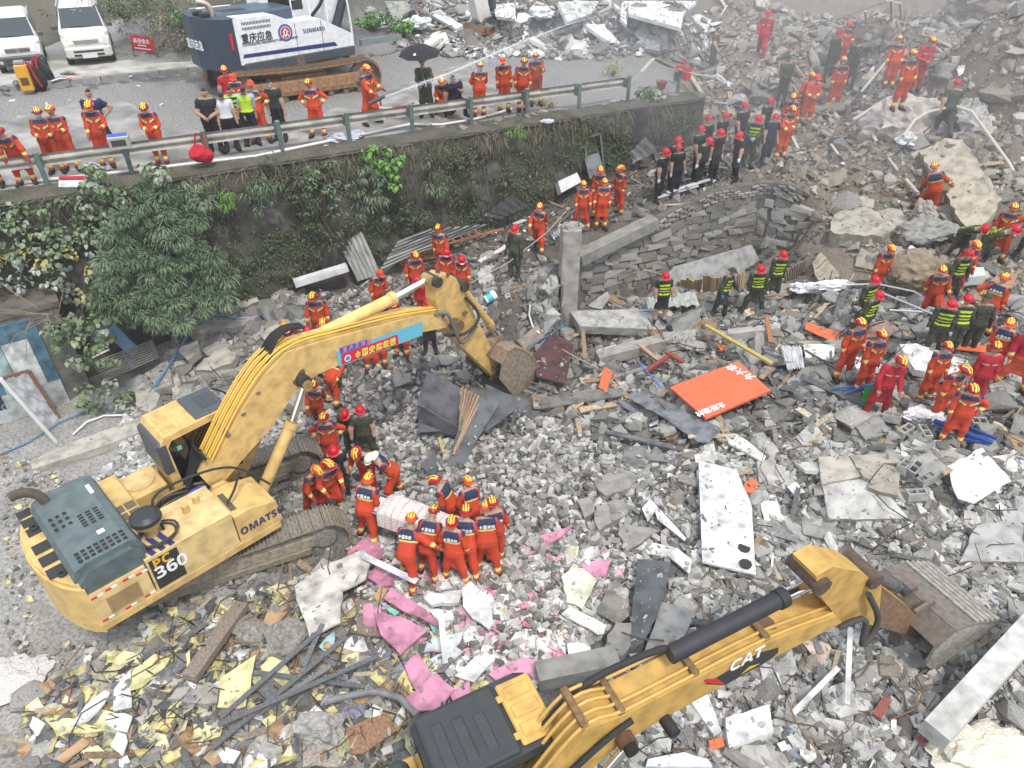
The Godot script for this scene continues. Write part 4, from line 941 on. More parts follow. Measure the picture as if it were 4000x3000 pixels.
	pipe("bent_trim",[V(-3.16,0.68,-6.63),V(-2.75,0.66,-6.76),V(-2.31,0.66,-6.82),V(-1.92,0.66,-6.7),V(-1.6,0.68,-6.4)],0.06,K(0.2,0.2,0.21),"bent grey trim strip above the brown plywood","strip","board")
	board("concrete_slab",[V(-12.05,0.19,-13.28),V(-11.23,0.25,-13.97),V(-9.91,0.34,-14.82),V(-9.67,0.31,-14.24),V(-10.69,0.25,-13.59),V(-11.86,0.18,-12.97)],0.22,K(0.43,0.405,0.36),"long flat concrete slab lying beside the yellow cab","slab","concrete",0.02)
	var k:=0
	for a in [[[V(-10.1,1.22,-18.14),V(-9.23,1.52,-18.73),V(-8.42,1.49,-18.56),V(-8.43,1.38,-18.31),V(-9.67,1.17,-17.97)],"flat wet concrete slab below the leafy shrub"],[[V(-9.61,1.21,-17.85),V(-8.75,1.35,-18.2),V(-7.53,1.43,-18.33),V(-7.65,1.32,-17.98),V(-9.42,1.16,-17.67)],"second flat slab in front of the wet one"],[[V(-8.78,0.89,-16.79),V(-8.28,1.03,-17.18),V(-7.9,0.96,-16.99),V(-7.95,0.83,-16.64),V(-8.49,0.75,-16.41),V(-8.94,0.75,-16.41)],"tan concrete block in the left heap"],[[V(-9.68,0.95,-17.18),V(-9.18,1.07,-17.49),V(-9,0.94,-17.08),V(-9.26,0.84,-16.8)],"white-topped concrete block in the left heap"],[[V(-10.27,0.65,-16.56),V(-9.88,0.77,-16.9),V(-9.33,0.73,-15.78),V(-9.83,0.61,-15.62)],"stained concrete plate standing at the heap's left"],[[V(-10.47,0.58,-15.76),V(-10.27,0.61,-16.05),V(-9.54,0.63,-15.38),V(-9.49,0.6,-14.61),V(-9.93,0.58,-14.93)],"brown-grey concrete plate leaning by the cab roof"],[[V(-9.53,0.63,-16.24),V(-9.44,0.65,-16.44),V(-9.07,0.59,-15.54),V(-9.19,0.58,-15.45)],"narrow concrete post stub in the heap"],[[V(-6.66,1.27,-18.06),V(-5.9,1.44,-18.46),V(-5.56,1.38,-18.15),V(-6.02,1.21,-17.64)],"grey slab behind the boom's lower bend"],[[V(-7.42,1.15,-17.74),V(-6.85,1.29,-18.29),V(-6.39,1.21,-18.03),V(-6.92,1.02,-17.32)],"long tilted slab behind the boom"],[[V(-8.53,1.66,-19.05),V(-7.98,1.68,-19.36),V(-7.72,1.5,-19.04),V(-8.19,1.45,-18.71)],"slab at the foot of the retaining wall"]]:
		board("concrete_slab",a[0],0.25,[K(0.42,0.39,0.34),K(0.3,0.285,0.26),K(0.38,0.35,0.3)][k % 3],a[1],"slab","concrete",0.05)
		k += 1
	beam("white_beam",V(-6.67,1.9,-19.42),V(-5.15,2.1,-20.12),0.26,0.2,K(0.68,0.66,0.68),"long pinkish white beam at the foot of the wall","beam","concrete")
	for q in [[[V(-9.9,0.62,-15.54),V(-9.75,0.75,-16.91),V(-9.39,1.24,-18.15),V(-8.97,1.5,-18.53),V(-8.45,1.43,-18.37)],"blue cable looped over the left heap"],[[V(-9.77,0.7,-15.72),V(-9.61,0.98,-17.38),V(-9.5,1.22,-18),V(-8.83,1.42,-18.21),V(-7.86,1.36,-18.18)],"second blue cable over the left heap"],[[V(-13.02,0.15,-13.54),V(-12.56,0.15,-13.99),V(-12.15,0.16,-14.84),V(-11.53,0.2,-15.39),V(-10.94,0.27,-15.82)],"blue cable lying on the ground by the hoarding"],[[V(0.48,0.57,-17.98),V(1.21,0.62,-18.55),V(2.19,0.45,-20.08),V(2.35,0.5,-20.14),V(3.18,0.8,-19.58),V(4.56,1.09,-19.16)],"blue hose running over the grey slab"],[[V(-7.68,1.34,-18.63),V(-7.03,1.14,-18.16),V(-6.25,1.27,-18.48),V(-5.61,1.21,-18.04)],"dark blue cable behind the boom"]]:
		pipe("cable",q[0],0.02,K(0.08,0.2,0.36),q[1],"cable")
	for a in [[[V(-2.21,1.5,-15.3),V(-1.37,1.15,-15.05),V(-1.42,0.15,-14.49),V(-2.47,0.1,-14.49),V(-2.49,0.9,-14.8)],"front slate board of the leaning stack under the bucket"],[[V(-2.44,0.95,-14.66),V(-1.41,0.3,-14.35),V(-1.44,0.05,-14.5),V(-2.47,-0.05,-14.5)],"second slate board peeking out below the front one"],[[V(-1.08,1.2,-14.99),V(-0.3,0.9,-14.74),V(-0.88,0.2,-14.04),V(-1.37,-0.1,-13.05),V(-1.69,-0.1,-13.24),V(-1.4,0.3,-14.22)],"longest slate board sliding to the bricks"],[[V(-0.69,1.3,-15.01),V(0,1,-14.89),V(0.07,0.6,-14.81),V(-0.68,0.25,-14.28)],"slate board right of the longest one under the bucket"],[[V(-2.26,0.2,-13.19),V(-1.92,0.4,-13.38),V(-1.85,0,-12.95),V(-2.1,-0.05,-13)],"small torn slate board on the bricks"],[[V(-0.07,0.8,-15.26),V(0.48,0.7,-14.98),V(0,0.3,-14.6)],"slate board corner beneath the bucket teeth"]]:
		board("laminate_board",a[0],0.035,slate*rr(0.95,1.15),a[1],"board","board",0.008)
	for i in 7: beam("splintered_stud",(V(-1.27,1.3,-14.89)).lerp(V(-0.78,0.95,-14.87),i/6.0),(V(-1.39,0.2,-14.34)).lerp(V(-1.49,0.1,-13.58),i/6.0),0.05,0.08,K(0.36,0.24,0.15)*rr(0.8,1.2),"splintered brown stud between the slate boards","stud","wood","splintered studs")
	beam("yellow_stud",V(-1.89,0.3,-14.03),V(-1.77,0,-13.78),0.09,0.09,K(0.45,0.36,0.16),"short yellow-brown stud below the slate boards","stud")
	board("concrete_slab",[V(1.79,0.95,-19.43),V(4.46,1,-19.4),V(4.71,0.9,-18.62),V(4.65,0.85,-18.43),V(2.09,0.8,-18.7)],0.3,K(0.36,0.35,0.33),"wide grey floor slab with a man standing on it","slab","concrete",0.01)
	board("concrete_slab",[V(2.38,1.1,-19.46),V(3,1.4,-19.81),V(3.08,1.35,-19.66),V(2.82,1,-19.4)],0.15,K(0.3,0.29,0.27),"tilted concrete plate behind the floor slab","slab","concrete",0.02)
	board("concrete_slab",[V(4.86,1.1,-18.34),V(5.7,1.25,-18.97),V(5.76,1.1,-18.67),V(5.26,0.7,-18.33),V(4.99,0.7,-18.41)],0.6,K(0.24,0.235,0.22),"rough concrete block with bent rebar beside the floor slab","slab","concrete",0.05)
	board("door_leaf",[V(0.61,0.61,-17.38),V(1.17,0.71,-18.45),V(1.84,0.68,-17.86),V(1.49,0.53,-16.07),V(0.7,0.53,-16.41)],0.05,K(0.085,0.035,0.035),"dark maroon door leaf lying behind the bucket","door")
	board("foam_block",[V(2.55,0.54,-17.8),V(3.33,0.65,-17.97),V(3.5,0.66,-17.54),V(2.72,0.56,-17.38)],0.25,K(0.75,0.75,0.75),"white foam block on a fallen beam","block","board",0.01)
	beam("concrete_beam",V(2.53,0.5,-17.36),V(4.7,0.86,-17.85),0.4,0.32,K(0.3,0.285,0.26),"fallen concrete beam under the white foam block","beam","concrete")
	beam("concrete_beam",V(6.42,0.99,-17.9),V(7.76,1.42,-17.54),0.3,0.24,K(0.42,0.4,0.37),"thin concrete beam above the orange sign","beam","concrete")
	boulder(V(4.84,0.75,-17.87),V(0.9,0.75,0.8),41,K(0.34,0.33,0.31),"grey block at the right end of the fallen beam")
	for a in [[[V(2.4,0.55,-15.89),V(2.68,0.53,-16.96),V(2.87,0.56,-16.62),V(2.59,0.58,-15.66)],"curled orange metal piece beside red bars"],[[V(5.97,0.92,-17.54),V(6.24,0.96,-17.36),V(6.04,0.94,-17.13)],"small orange scrap above the orange sign"],[[V(8.59,1.44,-17.94),V(9.25,1.62,-17.04),V(9,1.54,-16.59),V(8.48,1.4,-17.58)],"orange strip left of two red helmeted men"],[[V(11.2,2.09,-15.81),V(13.09,2.26,-15.24),V(12.93,2.21,-14.92),V(11.15,2.06,-15.61)],"long orange panel at the right edge"],[[V(5.33,0.76,-11.85),V(5.55,0.81,-12.02),V(5.66,0.79,-11.82),V(5.45,0.72,-11.59),V(5.26,0.71,-11.64)],"crumpled orange piece by the white door"],[[V(3.34,0.19,-6.21),V(3.59,0.19,-6.28),V(3.6,0.19,-6.12),V(3.34,0.19,-6.05)],"orange brick-like scrap near the second boom"]]:
		board("orange_panel",a[0],0.03,K(0.68,0.14,0.045),a[1],"panel","paint",0.01)
	for a in [[V(3.69,0.89,-16.15),V(4.5,1.08,-16.73),"dark red bar left of the orange sign"],[V(4.36,1.11,-16.8),V(4.76,1.08,-16.33),"short dark red bar crossing another"],[V(3.72,0.85,-17.64),V(4.2,0.91,-16.55),"salmon plank lying across rubble"],[V(5.77,1.16,-18.18),V(6.9,1.55,-15.58),"long yellow trim above the orange sign"],[V(7.43,1.59,-17.95),V(7.33,1.31,-16.97),"rust brown plank end"],[V(2.22,0.61,-19.38),V(2.12,0.67,-17.1),"brown timber leaning below the floor slab"]]:
		beam("trim_bar",a[0],a[1],0.12,0.06,[K(0.28,0.05,0.035),K(0.28,0.05,0.035),K(0.5,0.28,0.17),K(0.5,0.4,0.12),K(0.35,0.15,0.07),K(0.3,0.2,0.13)][n % 6],a[2],"bar")
		n += 1
	beam("blue_rod",V(3.56,0.96,-16.49),V(4.02,0.88,-15.41),0.03,0.03,K(0.04,0.15,0.5),"bright blue rod left of the orange sign","rod","plastic")
	var cs:=0
	for a in [[[V(6.99,1.33,-12.14),V(7.6,1.44,-12.06),V(7.71,1.36,-11.47),V(7.09,1.24,-11.43),V(6.85,1.18,-11.4)],"upper left piece of the large cracked slab"],[[V(7.63,1.45,-12.05),V(8.43,1.55,-12.03),V(8.67,1.56,-11.65),V(8.26,1.51,-11.73),V(7.8,1.43,-11.3),V(7.69,1.42,-11.38)],"upper right piece of the large cracked slab"],[[V(6.89,1.1,-11.44),V(7.12,1.17,-11.46),V(7.73,1.33,-11.43),V(8.17,1.25,-10.85),V(8.34,1.14,-10.43),V(6.85,0.82,-10.69)],"pale lower piece of the large cracked slab"],[[V(7.83,1.4,-11.3),V(8.25,1.51,-11.69),V(8.54,1.53,-11.56),V(8.22,1.37,-10.85),V(7.9,1.36,-10.99),V(7.71,1.36,-11.13)],"brown fractured piece of the large cracked slab"]]:
		board("cracked_slab",a[0],0.2,[K(0.4,0.37,0.32),K(0.34,0.31,0.27),K(0.46,0.45,0.43),K(0.3,0.27,0.23)][cs],a[1],"slab","concrete",0.015)
		cs += 1
	board("paver",[V(8.76,1.55,-11.73),V(9.31,1.68,-11.93),V(9.5,1.64,-11.4),V(8.91,1.49,-11.13)],0.2,K(0.29,0.28,0.27),"square grey hollow block slab beside the cracked slab","slab","concrete")
	board("sheet",[V(9.49,1.64,-11.49),V(10.37,1.86,-11.84),V(10.57,1.69,-10.97),V(9.66,1.45,-10.55),V(9.41,1.44,-10.7)],0.03,K(0.7,0.73,0.76),"large white sheet spread out at the right","sheet","cloth",0.03)
	board("concrete_slab",[V(8.95,0.95,-9.41),V(9.67,1.15,-10.21),V(10.42,1.26,-10.34),V(10.54,1.24,-10.13),V(10.14,1.08,-9.32)],0.25,K(0.36,0.355,0.34),"rough concrete slab at the right edge","slab","concrete",0.04)
	board("concrete_slab",[V(8.14,1.44,-13.37),V(8.86,1.54,-13.43),V(8.88,1.49,-12.8),V(8.26,1.39,-12.66)],0.25,K(0.26,0.255,0.245),"joined blockwork piece at the flag man's feet","slab","concrete",0.02)
	for i in 9:
		var q:=[V(9.07,1.59,-13.24),V(9.44,1.69,-13.03),V(9.17,1.58,-12.75),V(9.49,1.67,-12.57),V(8.64,1.53,-11.58),V(8.81,1.55,-11.49),V(8.96,1.49,-11.22),V(8.66,1.34,-10.91),V(10.7,1.87,-12.7)][i] as Vector3
		hollow_block(q,rr(0,PI),"hollow concrete block near the cracked slab, %s" % ["behind it","behind it beside another","at its upper corner","near the blue frame","on its right side","touching the square slab","below the square slab","lowest on its right","beyond the blue frame"][i])
	board("tile_board",[V(6.9,0.6,-9.66),V(7.09,0.62,-9.72),V(6.84,0.6,-9.01),V(6.69,0.58,-8.96)],0.03,K(0.13,0.135,0.14),"narrow charcoal board below the cracked slab","board")
	board("tile_board",[V(8.32,0.96,-9.69),V(8.58,0.96,-9.81),V(8.66,0.96,-9.61),V(8.43,0.96,-9.52)],0.03,K(0.62,0.55,0.45),"cream board between small stones at right","board")
	board("fabric_bin",[V(6.34,0.58,-9.3),V(6.66,0.6,-9.4),V(6.54,0.61,-9),V(6.27,0.59,-8.96)],0.3,K(0.16,0.17,0.2),"collapsed dark grey fabric box","box")
	beam("concrete_beam",V(6.77,0.92,-5.91),V(9.65,1.25,-7.97),0.42,0.4,K(0.5,0.49,0.47),"long pale concrete beam at the lower right corner","beam","concrete")
	board("foam_block",[V(3.7,0.29,-6.56),V(4.51,0.31,-6.79),V(4.46,0.3,-6.31),V(3.64,0.28,-6.03)],0.2,K(0.66,0.66,0.65),"thick white foam slab below the second boom","block","board",0.015)
	board("panel",[V(3.17,0.27,-6.86),V(3.5,0.26,-7.01),V(3.6,0.22,-6.36),V(3.45,0.22,-6.29)],0.08,K(0.68,0.68,0.67),"white panel strip left of the foam slab","panel","board",0.01)
	board("panel",[V(2.23,0.36,-5.82),V(2.88,0.28,-5.97),V(3.25,0.24,-5.87),V(3.3,0.24,-5.76),V(2.18,0.37,-5.7)],0.05,K(0.72,0.74,0.76),"white panel at the bottom edge","panel","board",0.01)
	beam("white_bar",V(6.27,0.81,-8),V(5.78,0.52,-6.67),0.09,0.04,white,"straight white bar right of the second boom","bar","board")
	beam("white_bar",V(5.83,0.64,-7.29),V(4.89,0.3,-6.63),0.09,0.04,K(0.6,0.6,0.6),"slanting grey-white bar left of the straight one","bar","board")
	board("peach_board",[V(5.45,0.45,-7.93),V(5.89,0.51,-8.11),V(5.92,0.48,-7.78),V(5.65,0.43,-7.46)],0.03,K(0.58,0.43,0.35),"peach coloured board under the second boom","board","board",0.01)
	board("grey_board",[V(4.57,0.26,-7.55),V(5.22,0.39,-7.81),V(5.22,0.33,-7.42),V(4.96,0.27,-7.22),V(4.56,0.21,-7.21)],0.03,K(0.42,0.41,0.39),"grey board under the second boom","board","board",0.01)
	board("brown_tray",[V(6.14,0.55,-6.5),V(6.44,0.58,-6.79),V(6.57,0.58,-6.72),V(6.25,0.55,-6.4)],0.1,K(0.28,0.09,0.07),"reddish brown drawer box on the rubble","box","wood")
	board("brown_board",[V(6.68,0.54,-6.11),V(7.02,0.53,-6.28),V(7.07,0.53,-6.19),V(6.79,0.53,-5.94)],0.05,K(0.25,0.1,0.09),"maroon board beside the diagonal beam","board","wood")
	board("concrete_slab",[V(6.87,0.58,-7.74),V(7.52,0.6,-7.8),V(7.58,0.57,-7.54),V(7.46,0.55,-7.37),V(6.81,0.52,-7.29)],0.06,K(0.34,0.335,0.32),"flat grey plate under the second bucket","slab","concrete",0.03)
	board("pale_panel",[V(7.03,0.52,-6.84),V(7.16,0.52,-6.89),V(7.28,0.5,-6.61),V(7.1,0.5,-6.41),V(6.96,0.51,-6.53)],0.03,K(0.6,0.53,0.46),"curved cream panel by the white shards","panel","board",0.01)
	for a in [[[V(6.23,0.49,-6.37),V(6.35,0.49,-6.39),V(6.39,0.49,-6.21),V(6.26,0.48,-6.18)],"white shard left of another"],[[V(6.44,0.5,-6.42),V(6.52,0.5,-6.4),V(6.45,0.49,-6.21),V(6.36,0.49,-6.21)],"white shard beside a bent white strip"],[[V(6.76,0.51,-6.44),V(7,0.51,-6.53),V(7,0.5,-6.36),V(6.87,0.5,-6.24),V(6.77,0.5,-6.28)],"white shard beside the curved cream panel"],[[V(4.5,0.2,-6.17),V(4.63,0.2,-6.21),V(4.68,0.2,-6.09),V(4.54,0.2,-6.04)],"white shard near the bottom right"],[[V(6.23,0.87,-11.66),V(6.46,0.92,-11.76),V(6.58,0.88,-11.47),V(6.31,0.83,-11.41)],"bluish white shard right of the door"]]:
		board("white_shard",a[0],0.025,white,a[1],"shard","board",0.01)
	blob("fabric_bundle",V(7.66,0.51,-5.84),V(1.5,0.45,0.9),K(0.72,0.67,0.56),"cream coloured cloth bundle at the bottom right","bundle")
	blob("cloth_bag",V(9.71,1.72,-13.16),V(0.85,0.35,0.5),K(0.72,0.7,0.71),"white cloth bundle by the right firefighters","bundle")
	blob("cloth_bag",V(-9.2,0.05,-7.43),V(1.2,0.25,0.9),K(0.6,0.57,0.55),"dirty white sack on bare ground at left","sack")
	for a in [[V(9.26,1.46,-19.88),V(0.9,0.4,0.5),"white sheet bundle left of a pale tarp"],[V(9.76,1.87,-19.3),V(1.1,0.35,0.45),"crumpled pale tarp by the steel bars"],[V(12.23,2.7,-19.58),V(0.5,0.5,0.9),"hanging white cloth by the white cabinet"],[V(13.05,4.86,-23.79),V(0.6,0.6,0.5),"fluffy white bundle left of the tan slab"],[V(1.28,7.11,-33.86),V(1.0,0.6,0.8),"white plastic bag heap on the far pile"],[V(-4.12,6.61,-34.57),V(1.2,0.7,0.8),"pale blue plastic bag on the far pile"]]:
		blob("cloth_bundle",a[0],a[1],K(0.72,0.73,0.75),a[2],"bundle")
	board("panel",[V(10.2,2.06,-15.73),V(10.61,2.1,-15.72),V(11.53,2.12,-14.88),V(11.14,2.04,-14.19),V(10.14,1.98,-14.69)],0.2,K(0.7,0.7,0.7),"big white roof panel behind the red helmeted group","panel","board",0.01)
	board("hollow_slab",[V(8.21,1.33,-16.9),V(8.9,1.56,-16.5),V(8.64,1.57,-15.81),V(7.99,1.37,-15.98)],0.2,K(0.7,0.7,0.68),"white topped hollow-core slab left of a firefighter","slab","concrete",0.01)
	board("hollow_slab",[V(8.96,1.77,-15.59),V(9.5,1.83,-15.45),V(9.5,1.89,-14.88),V(8.83,1.82,-14.99)],0.15,K(0.72,0.72,0.7),"white plaster slab between two firefighters","slab","concrete",0.02)
	corrugated("ribbed_panel",[V(7.54,1.3,-16.83),V(8.09,1.38,-16.69),V(7.67,1.59,-15.32),V(7.22,1.56,-15.26)],K(0.7,0.7,0.69),"white ribbed panel with dark slots",7,0.03)
	board("brown_board",[V(9.81,1.93,-16.99),V(10.36,2.09,-16.95),V(10.47,2.1,-16.41),V(10.15,2,-16.24),V(9.66,1.86,-16.41)],0.04,K(0.3,0.2,0.17),"mauve brown board with a broken point","board","board",0.02)
	board("brown_board",[V(12.98,2.42,-17.67),V(14.05,2.76,-18.43),V(14.49,2.81,-18.32),V(13.6,2.42,-17.14),V(12.83,2.21,-16.75)],0.04,K(0.36,0.22,0.14),"orange brown wooden sheet at the right","board","wood",0.02)
	board("rock_slab",[V(10.26,2.88,-21.47),V(10.63,3.08,-22.1),V(11.62,3.29,-22.2),V(12.04,3.12,-20.92),V(11.5,2.94,-20.5),V(10.25,2.8,-21.08)],0.6,K(0.36,0.33,0.28),"broad flat tan rock above the rubble fan","rock","concrete",0.08)
	board("rock_slab",[V(9.6,1.98,-20.65),V(9.92,2.23,-20.94),V(10.13,2.01,-19.74),V(9.61,1.7,-19.6),V(9.58,1.79,-20.01)],0.25,K(0.34,0.3,0.23),"pointed brown rock plate standing on edge","rock","concrete",0.04)
	board("rock_slab",[V(13.37,4.68,-23.4),V(14.09,5.08,-23.45),V(14.51,5.14,-23.14),V(14.82,4.1,-20.67),V(14.27,3.57,-20.17),V(14.01,3.36,-20.01),V(13.72,3.46,-20.52),V(13.56,4.06,-21.92)],1.2,K(0.44,0.39,0.31),"huge smooth tan rock slab tilted on the slope","rock","concrete",0.05)
	boulder(V(12.02,2.57,-18.59),V(2.1,1.5,1.6),31,K(0.27,0.215,0.15),"large brown boulder in the right middle")
	boulder(V(13.32,5,-24.88),V(2.9,1.9,2.0),32,K(0.52,0.47,0.43),"huge pale pinkish boulder with three men on it")
	boulder(V(15.17,5.55,-24.11),V(1.4,1.3,1.2),33,K(0.46,0.455,0.44),"rounded grey boulder right of the pale one")
	boulder(V(13.77,3.66,-22.15),V(1.2,1.3,1.1),34,K(0.24,0.18,0.12),"dark brown boulder under the tan slab")
	boulder(V(20.41,7.87,-34.24),V(3.0,1.6,1.8),35,K(0.25,0.2,0.15),"dark brown boulder at the top right corner")
	boulder(V(8.41,1.23,-20.19),V(1.6,0.6,0.8),36,K(0.36,0.31,0.25),"tan boulder left of the white sheet bundle")
	boulder(V(11.57,2.43,-19.65),V(0.9,1.0,0.8),37,K(0.36,0.33,0.29),"grey-brown boulder behind an orange firefighter")
	boulder(V(12.84,3.49,-21.1),V(0.8,0.9,0.8),38,K(0.42,0.38,0.34),"pinkish boulder below the leaning firefighter")
	boulder(V(12.86,3.13,-20.47),V(1.6,0.9,1.0),39,K(0.3,0.29,0.27),"flat grey boulder in the upper right middle")
	boulder(V(-4.92,0.23,-8.24),V(0.9,0.7,0.7),42,K(0.3,0.285,0.26),"grey block with holes beside the brown cardboard")
	boulder(V(-4.23,0.35,-7.99),V(0.9,0.75,0.8),43,K(0.27,0.255,0.23),"rounded grey stone below the beige board")
	boulder(V(-3.21,0.44,-6.29),V(0.9,0.7,0.7),44,K(0.4,0.39,0.37),"pale stone left of the brown plywood")
	for q in [[[V(9.72,2.22,-18.69),V(10.6,2.41,-18.44),V(11.28,2.58,-17.65),V(11.43,2.59,-17.12)],"upper silver bed frame rail"],[[V(10.51,2.32,-18.21),V(10.94,2.46,-17.17),V(11.33,2.47,-16.61)],"middle silver bed frame rail"],[[V(10.43,2.31,-17.09),V(11.27,2.43,-16.77)],"lower silver bed frame rail"]]:
		pipe("frame_rail",q[0],0.03,K(0.5,0.51,0.52),q[1],"rail","galvanised")
	var fr:=thing("bent_railing","bent galvanised steel railing frame at the top right","frame")
	for q in [[V(12.16,7.6,-29.68),V(12.59,8.6,-26.83)],[V(12.81,8,-28.75),V(13.76,7.4,-30.65)],[V(12.4,8.7,-26.18),V(14.9,7.3,-30.87)],[V(12.59,8.6,-26.83),V(13.14,8.5,-27.06)],[V(13.14,8.5,-27.06),V(14.71,7.6,-29.78)]]:
		var mb:=nb(K(0.55,0.56,0.57)); mb.bar(q[0],q[1],0.08,0.06); part(fr,"bar",mb,M.galvanised)
	for a in [[[V(11.98,5.05,-25.62),V(13.56,5.57,-26.61)],0.13,"long pale plank leaning on the pale boulder"],[[V(12.9,5.5,-27.58),V(14.37,6.69,-28.85)],0.09,"grey plank above the pale boulder"],[[V(12.45,5.04,-25.84),V(12.18,4.81,-24)],0.1,"dark plank below the pale boulder"],[[V(11.04,4.46,-24.78),V(11.12,4.3,-24.21)],0.09,"short pale plank on the slope"],[[V(12.45,4.44,-23.41),V(12.69,4.14,-23.03)],0.08,"short white plank left of the tan slab"],[[V(12.91,3.95,-22.81),V(13.25,3.6,-22.29)],0.14,"short weathered plank pointing to the firefighter's feet"],[[V(9.91,4.6,-25.9),V(9.91,4.33,-24.69)],0.1,"pale board left on the slope"]]:
		beam("plank",a[0][0],a[0][1],a[1],0.04,K(0.55,0.51,0.45),a[2],"plank")
	pipe("hose",[V(12.67,5.17,-23.34),V(13.12,5.56,-23.77),V(13.61,5.76,-23.98),V(14.34,5.97,-23.89),V(14.7,5.89,-23.48),V(15.05,5.37,-22.75),V(14.81,5.1,-21.04),V(14.83,4.94,-20.7)],0.05,K(0.5,0.45,0.38),"pale hose draped over the tan rock slab","hose","rubber")
	pipe("hose",[V(6.42,5.3,-27.07),V(7.56,4.92,-28.47),V(8.61,4.84,-28.32),V(8.93,4.77,-28.13)],0.05,K(0.3,0.28,0.26),"grey pipe on the slope behind the black shirts","pipe")
	var fs:=0
	for a in [[[V(1.93,7.62,-33.65),V(2.57,7.56,-34.46),V(3.92,7.37,-35.87),V(3.4,7.13,-34.08),V(2.27,7.1,-32.13)],"pale concrete wall slab tilted on the far pile"],[[V(4.98,7.31,-36.34),V(5.31,7.3,-36.4),V(4.86,6.83,-33.27),V(4.66,6.95,-33.97)],"white column stub between two white slabs"],[[V(5.25,7.35,-36.03),V(8.3,7.37,-35.86),V(7.29,7.23,-33.65),V(6.69,7.07,-31.05),V(4.95,7.2,-33.61)],"large white slab roof on the far pile"],[[V(3.05,6.84,-33.41),V(3.92,6.74,-33.82),V(4.59,6.21,-32.72),V(4.44,6.16,-32.43),V(3.78,6.44,-32.75)],"pointed white slab piece sliding off the far pile"],[[V(-6.14,7.02,-38.46),V(-4.95,7.1,-37.88),V(-4.44,6.56,-35.87),V(-5.49,6.55,-36.56)],"mossy grey concrete slab left of the far bucket"],[[V(5.22,6.48,-33.36),V(5.69,6.84,-33.89),V(5.83,6.57,-33.05),V(5.58,6.18,-32.25)],"left grey board of the far pile"],[[V(5.73,6.51,-32.87),V(6.26,6.49,-32.49),V(6.04,6.13,-31.54),V(5.48,6.15,-31.93)],"right grey board of the far pile"],[[V(-3.83,6.83,-36.26),V(-3.32,6.93,-36.58),V(-2.18,6.53,-34.92),V(-2.48,6.44,-34.65)],"white cracked panel left of the far bucket"],[[V(-0.87,7.15,-36.38),V(0.08,7.44,-34.91),V(0.11,7.17,-32.53),V(-0.72,6.98,-34.37)],"white panel right of the far bucket"],[[V(-3.86,6.21,-32.06),V(-3.3,6.4,-33.49),V(-2.98,6.36,-33.23),V(-3.54,6.15,-31.66)],"white plank-like panel beside the umbrella"]]:
		board("fallen_slab",a[0],0.14,[K(0.52,0.54,0.52),K(0.68,0.68,0.68),K(0.72,0.72,0.71),K(0.75,0.76,0.78),K(0.3,0.31,0.27),K(0.26,0.26,0.265),K(0.28,0.28,0.28),K(0.7,0.7,0.68),K(0.72,0.72,0.72),K(0.66,0.64,0.6)][fs],a[1],"slab","concrete",0.02)
		fs += 1
	beam("steel_channel",V(-5.9,6.7,-30.15),V(-4.64,6.5,-32.41),0.12,0.22,K(0.2,0.235,0.235),"grey green steel channel in front of the far pile","beam","paint")
	corrugated("roof_sheet",[V(-5.44,2.6,-20.63),V(-4.69,3,-20.78),V(-4.18,1.75,-20.33),V(-4.92,1.55,-20.21)],K(0.36,0.36,0.34),"crumpled grey corrugated roof sheet leaning at the wall",6)
	corrugated("roof_sheet",[V(-4.19,1.9,-20.32),V(-3.59,2.7,-20.75),V(-2.65,3,-20.95),V(-0.7,2.7,-22.08)],K(0.24,0.245,0.24),"long dark corrugated sheet above the wooden ladder",7)
	corrugated("roof_sheet",[V(-1.4,2.4,-22.66),V(0,3.6,-22.33),V(0.52,2.9,-23.05),V(-0.73,2.3,-22.97)],K(0.3,0.31,0.295),"grey green corrugated sheet at the wall foot",6)
	corrugated("roof_sheet",[V(3.92,3.4,-25.82),V(4.66,4.6,-25.17),V(5.23,4,-25.53),V(4.05,3.3,-25.56)],K(0.5,0.51,0.52),"pale corrugated sheet leaning near the black shirts",5)
	corrugated("roof_sheet",[V(4.3,1,-20.08),V(5.85,1.2,-20.18),V(5.94,1,-19.64),V(4.29,0.95,-19.49)],K(0.4,0.42,0.38),"pale green corrugated sheet behind the man in shorts",5)
	var ladder:=thing("wooden_ladder","long orange-brown wooden ladder lying at the wall foot","ladder")
	var L0:=V(-3.99,2,-21.28)
	var L1:=V(-1.18,2.45,-22.32)
	var D0:=V(-3.98,1.85,-21.18)
	var D1:=V(-0.28,2.35,-22.47)
	for q in [[L0,L1],[D0,D1]]:
		var mb:=nb(K(0.45,0.2,0.08)); mb.bar(q[0],q[1],0.06,0.06); part(ladder,"rail",mb,M.wood)
	for i in 11:
		var mb:=nb(K(0.42,0.19,0.08)); mb.bar(L0.lerp(L1,0.05+i*0.09),D0.lerp(D1,0.04+i*0.075),0.05,0.04); part(ladder,"rung",mb,M.wood)
	for i in 12: beam("lath",V(-3.95,1.76,-21.01)+V(rr(-0.2,0.9),rr(0,0.12),rr(-0.4,0.4)),V(-2.26,1.79,-21.72)+V(rr(-0.9,0.5),rr(0,0.12),rr(-0.4,0.4)),0.05,0.02,K(0.45,0.23,0.1)*rr(0.7,1.2),"thin brown lath scattered below the ladder","lath","wood","laths below the ladder")
	var frame:=thing("door_frame","tall grey metal door frame standing at the mossy wall","frame")
	for q in [[V(2.36,4.6,-24.9),V(2.62,3.23,-24.9)],[V(3.05,4.79,-24.9),V(3.3,3.36,-24.9)],[V(2.36,4.6,-24.9),V(3.05,4.79,-24.9)],[V(2.61,3.26,-24.9),V(3.2,3.4,-24.9)]]:
		var mb:=nb(K(0.16,0.175,0.18)); mb.bar(q[0],q[1],0.09,0.06); part(frame,"bar",mb,M.paint)
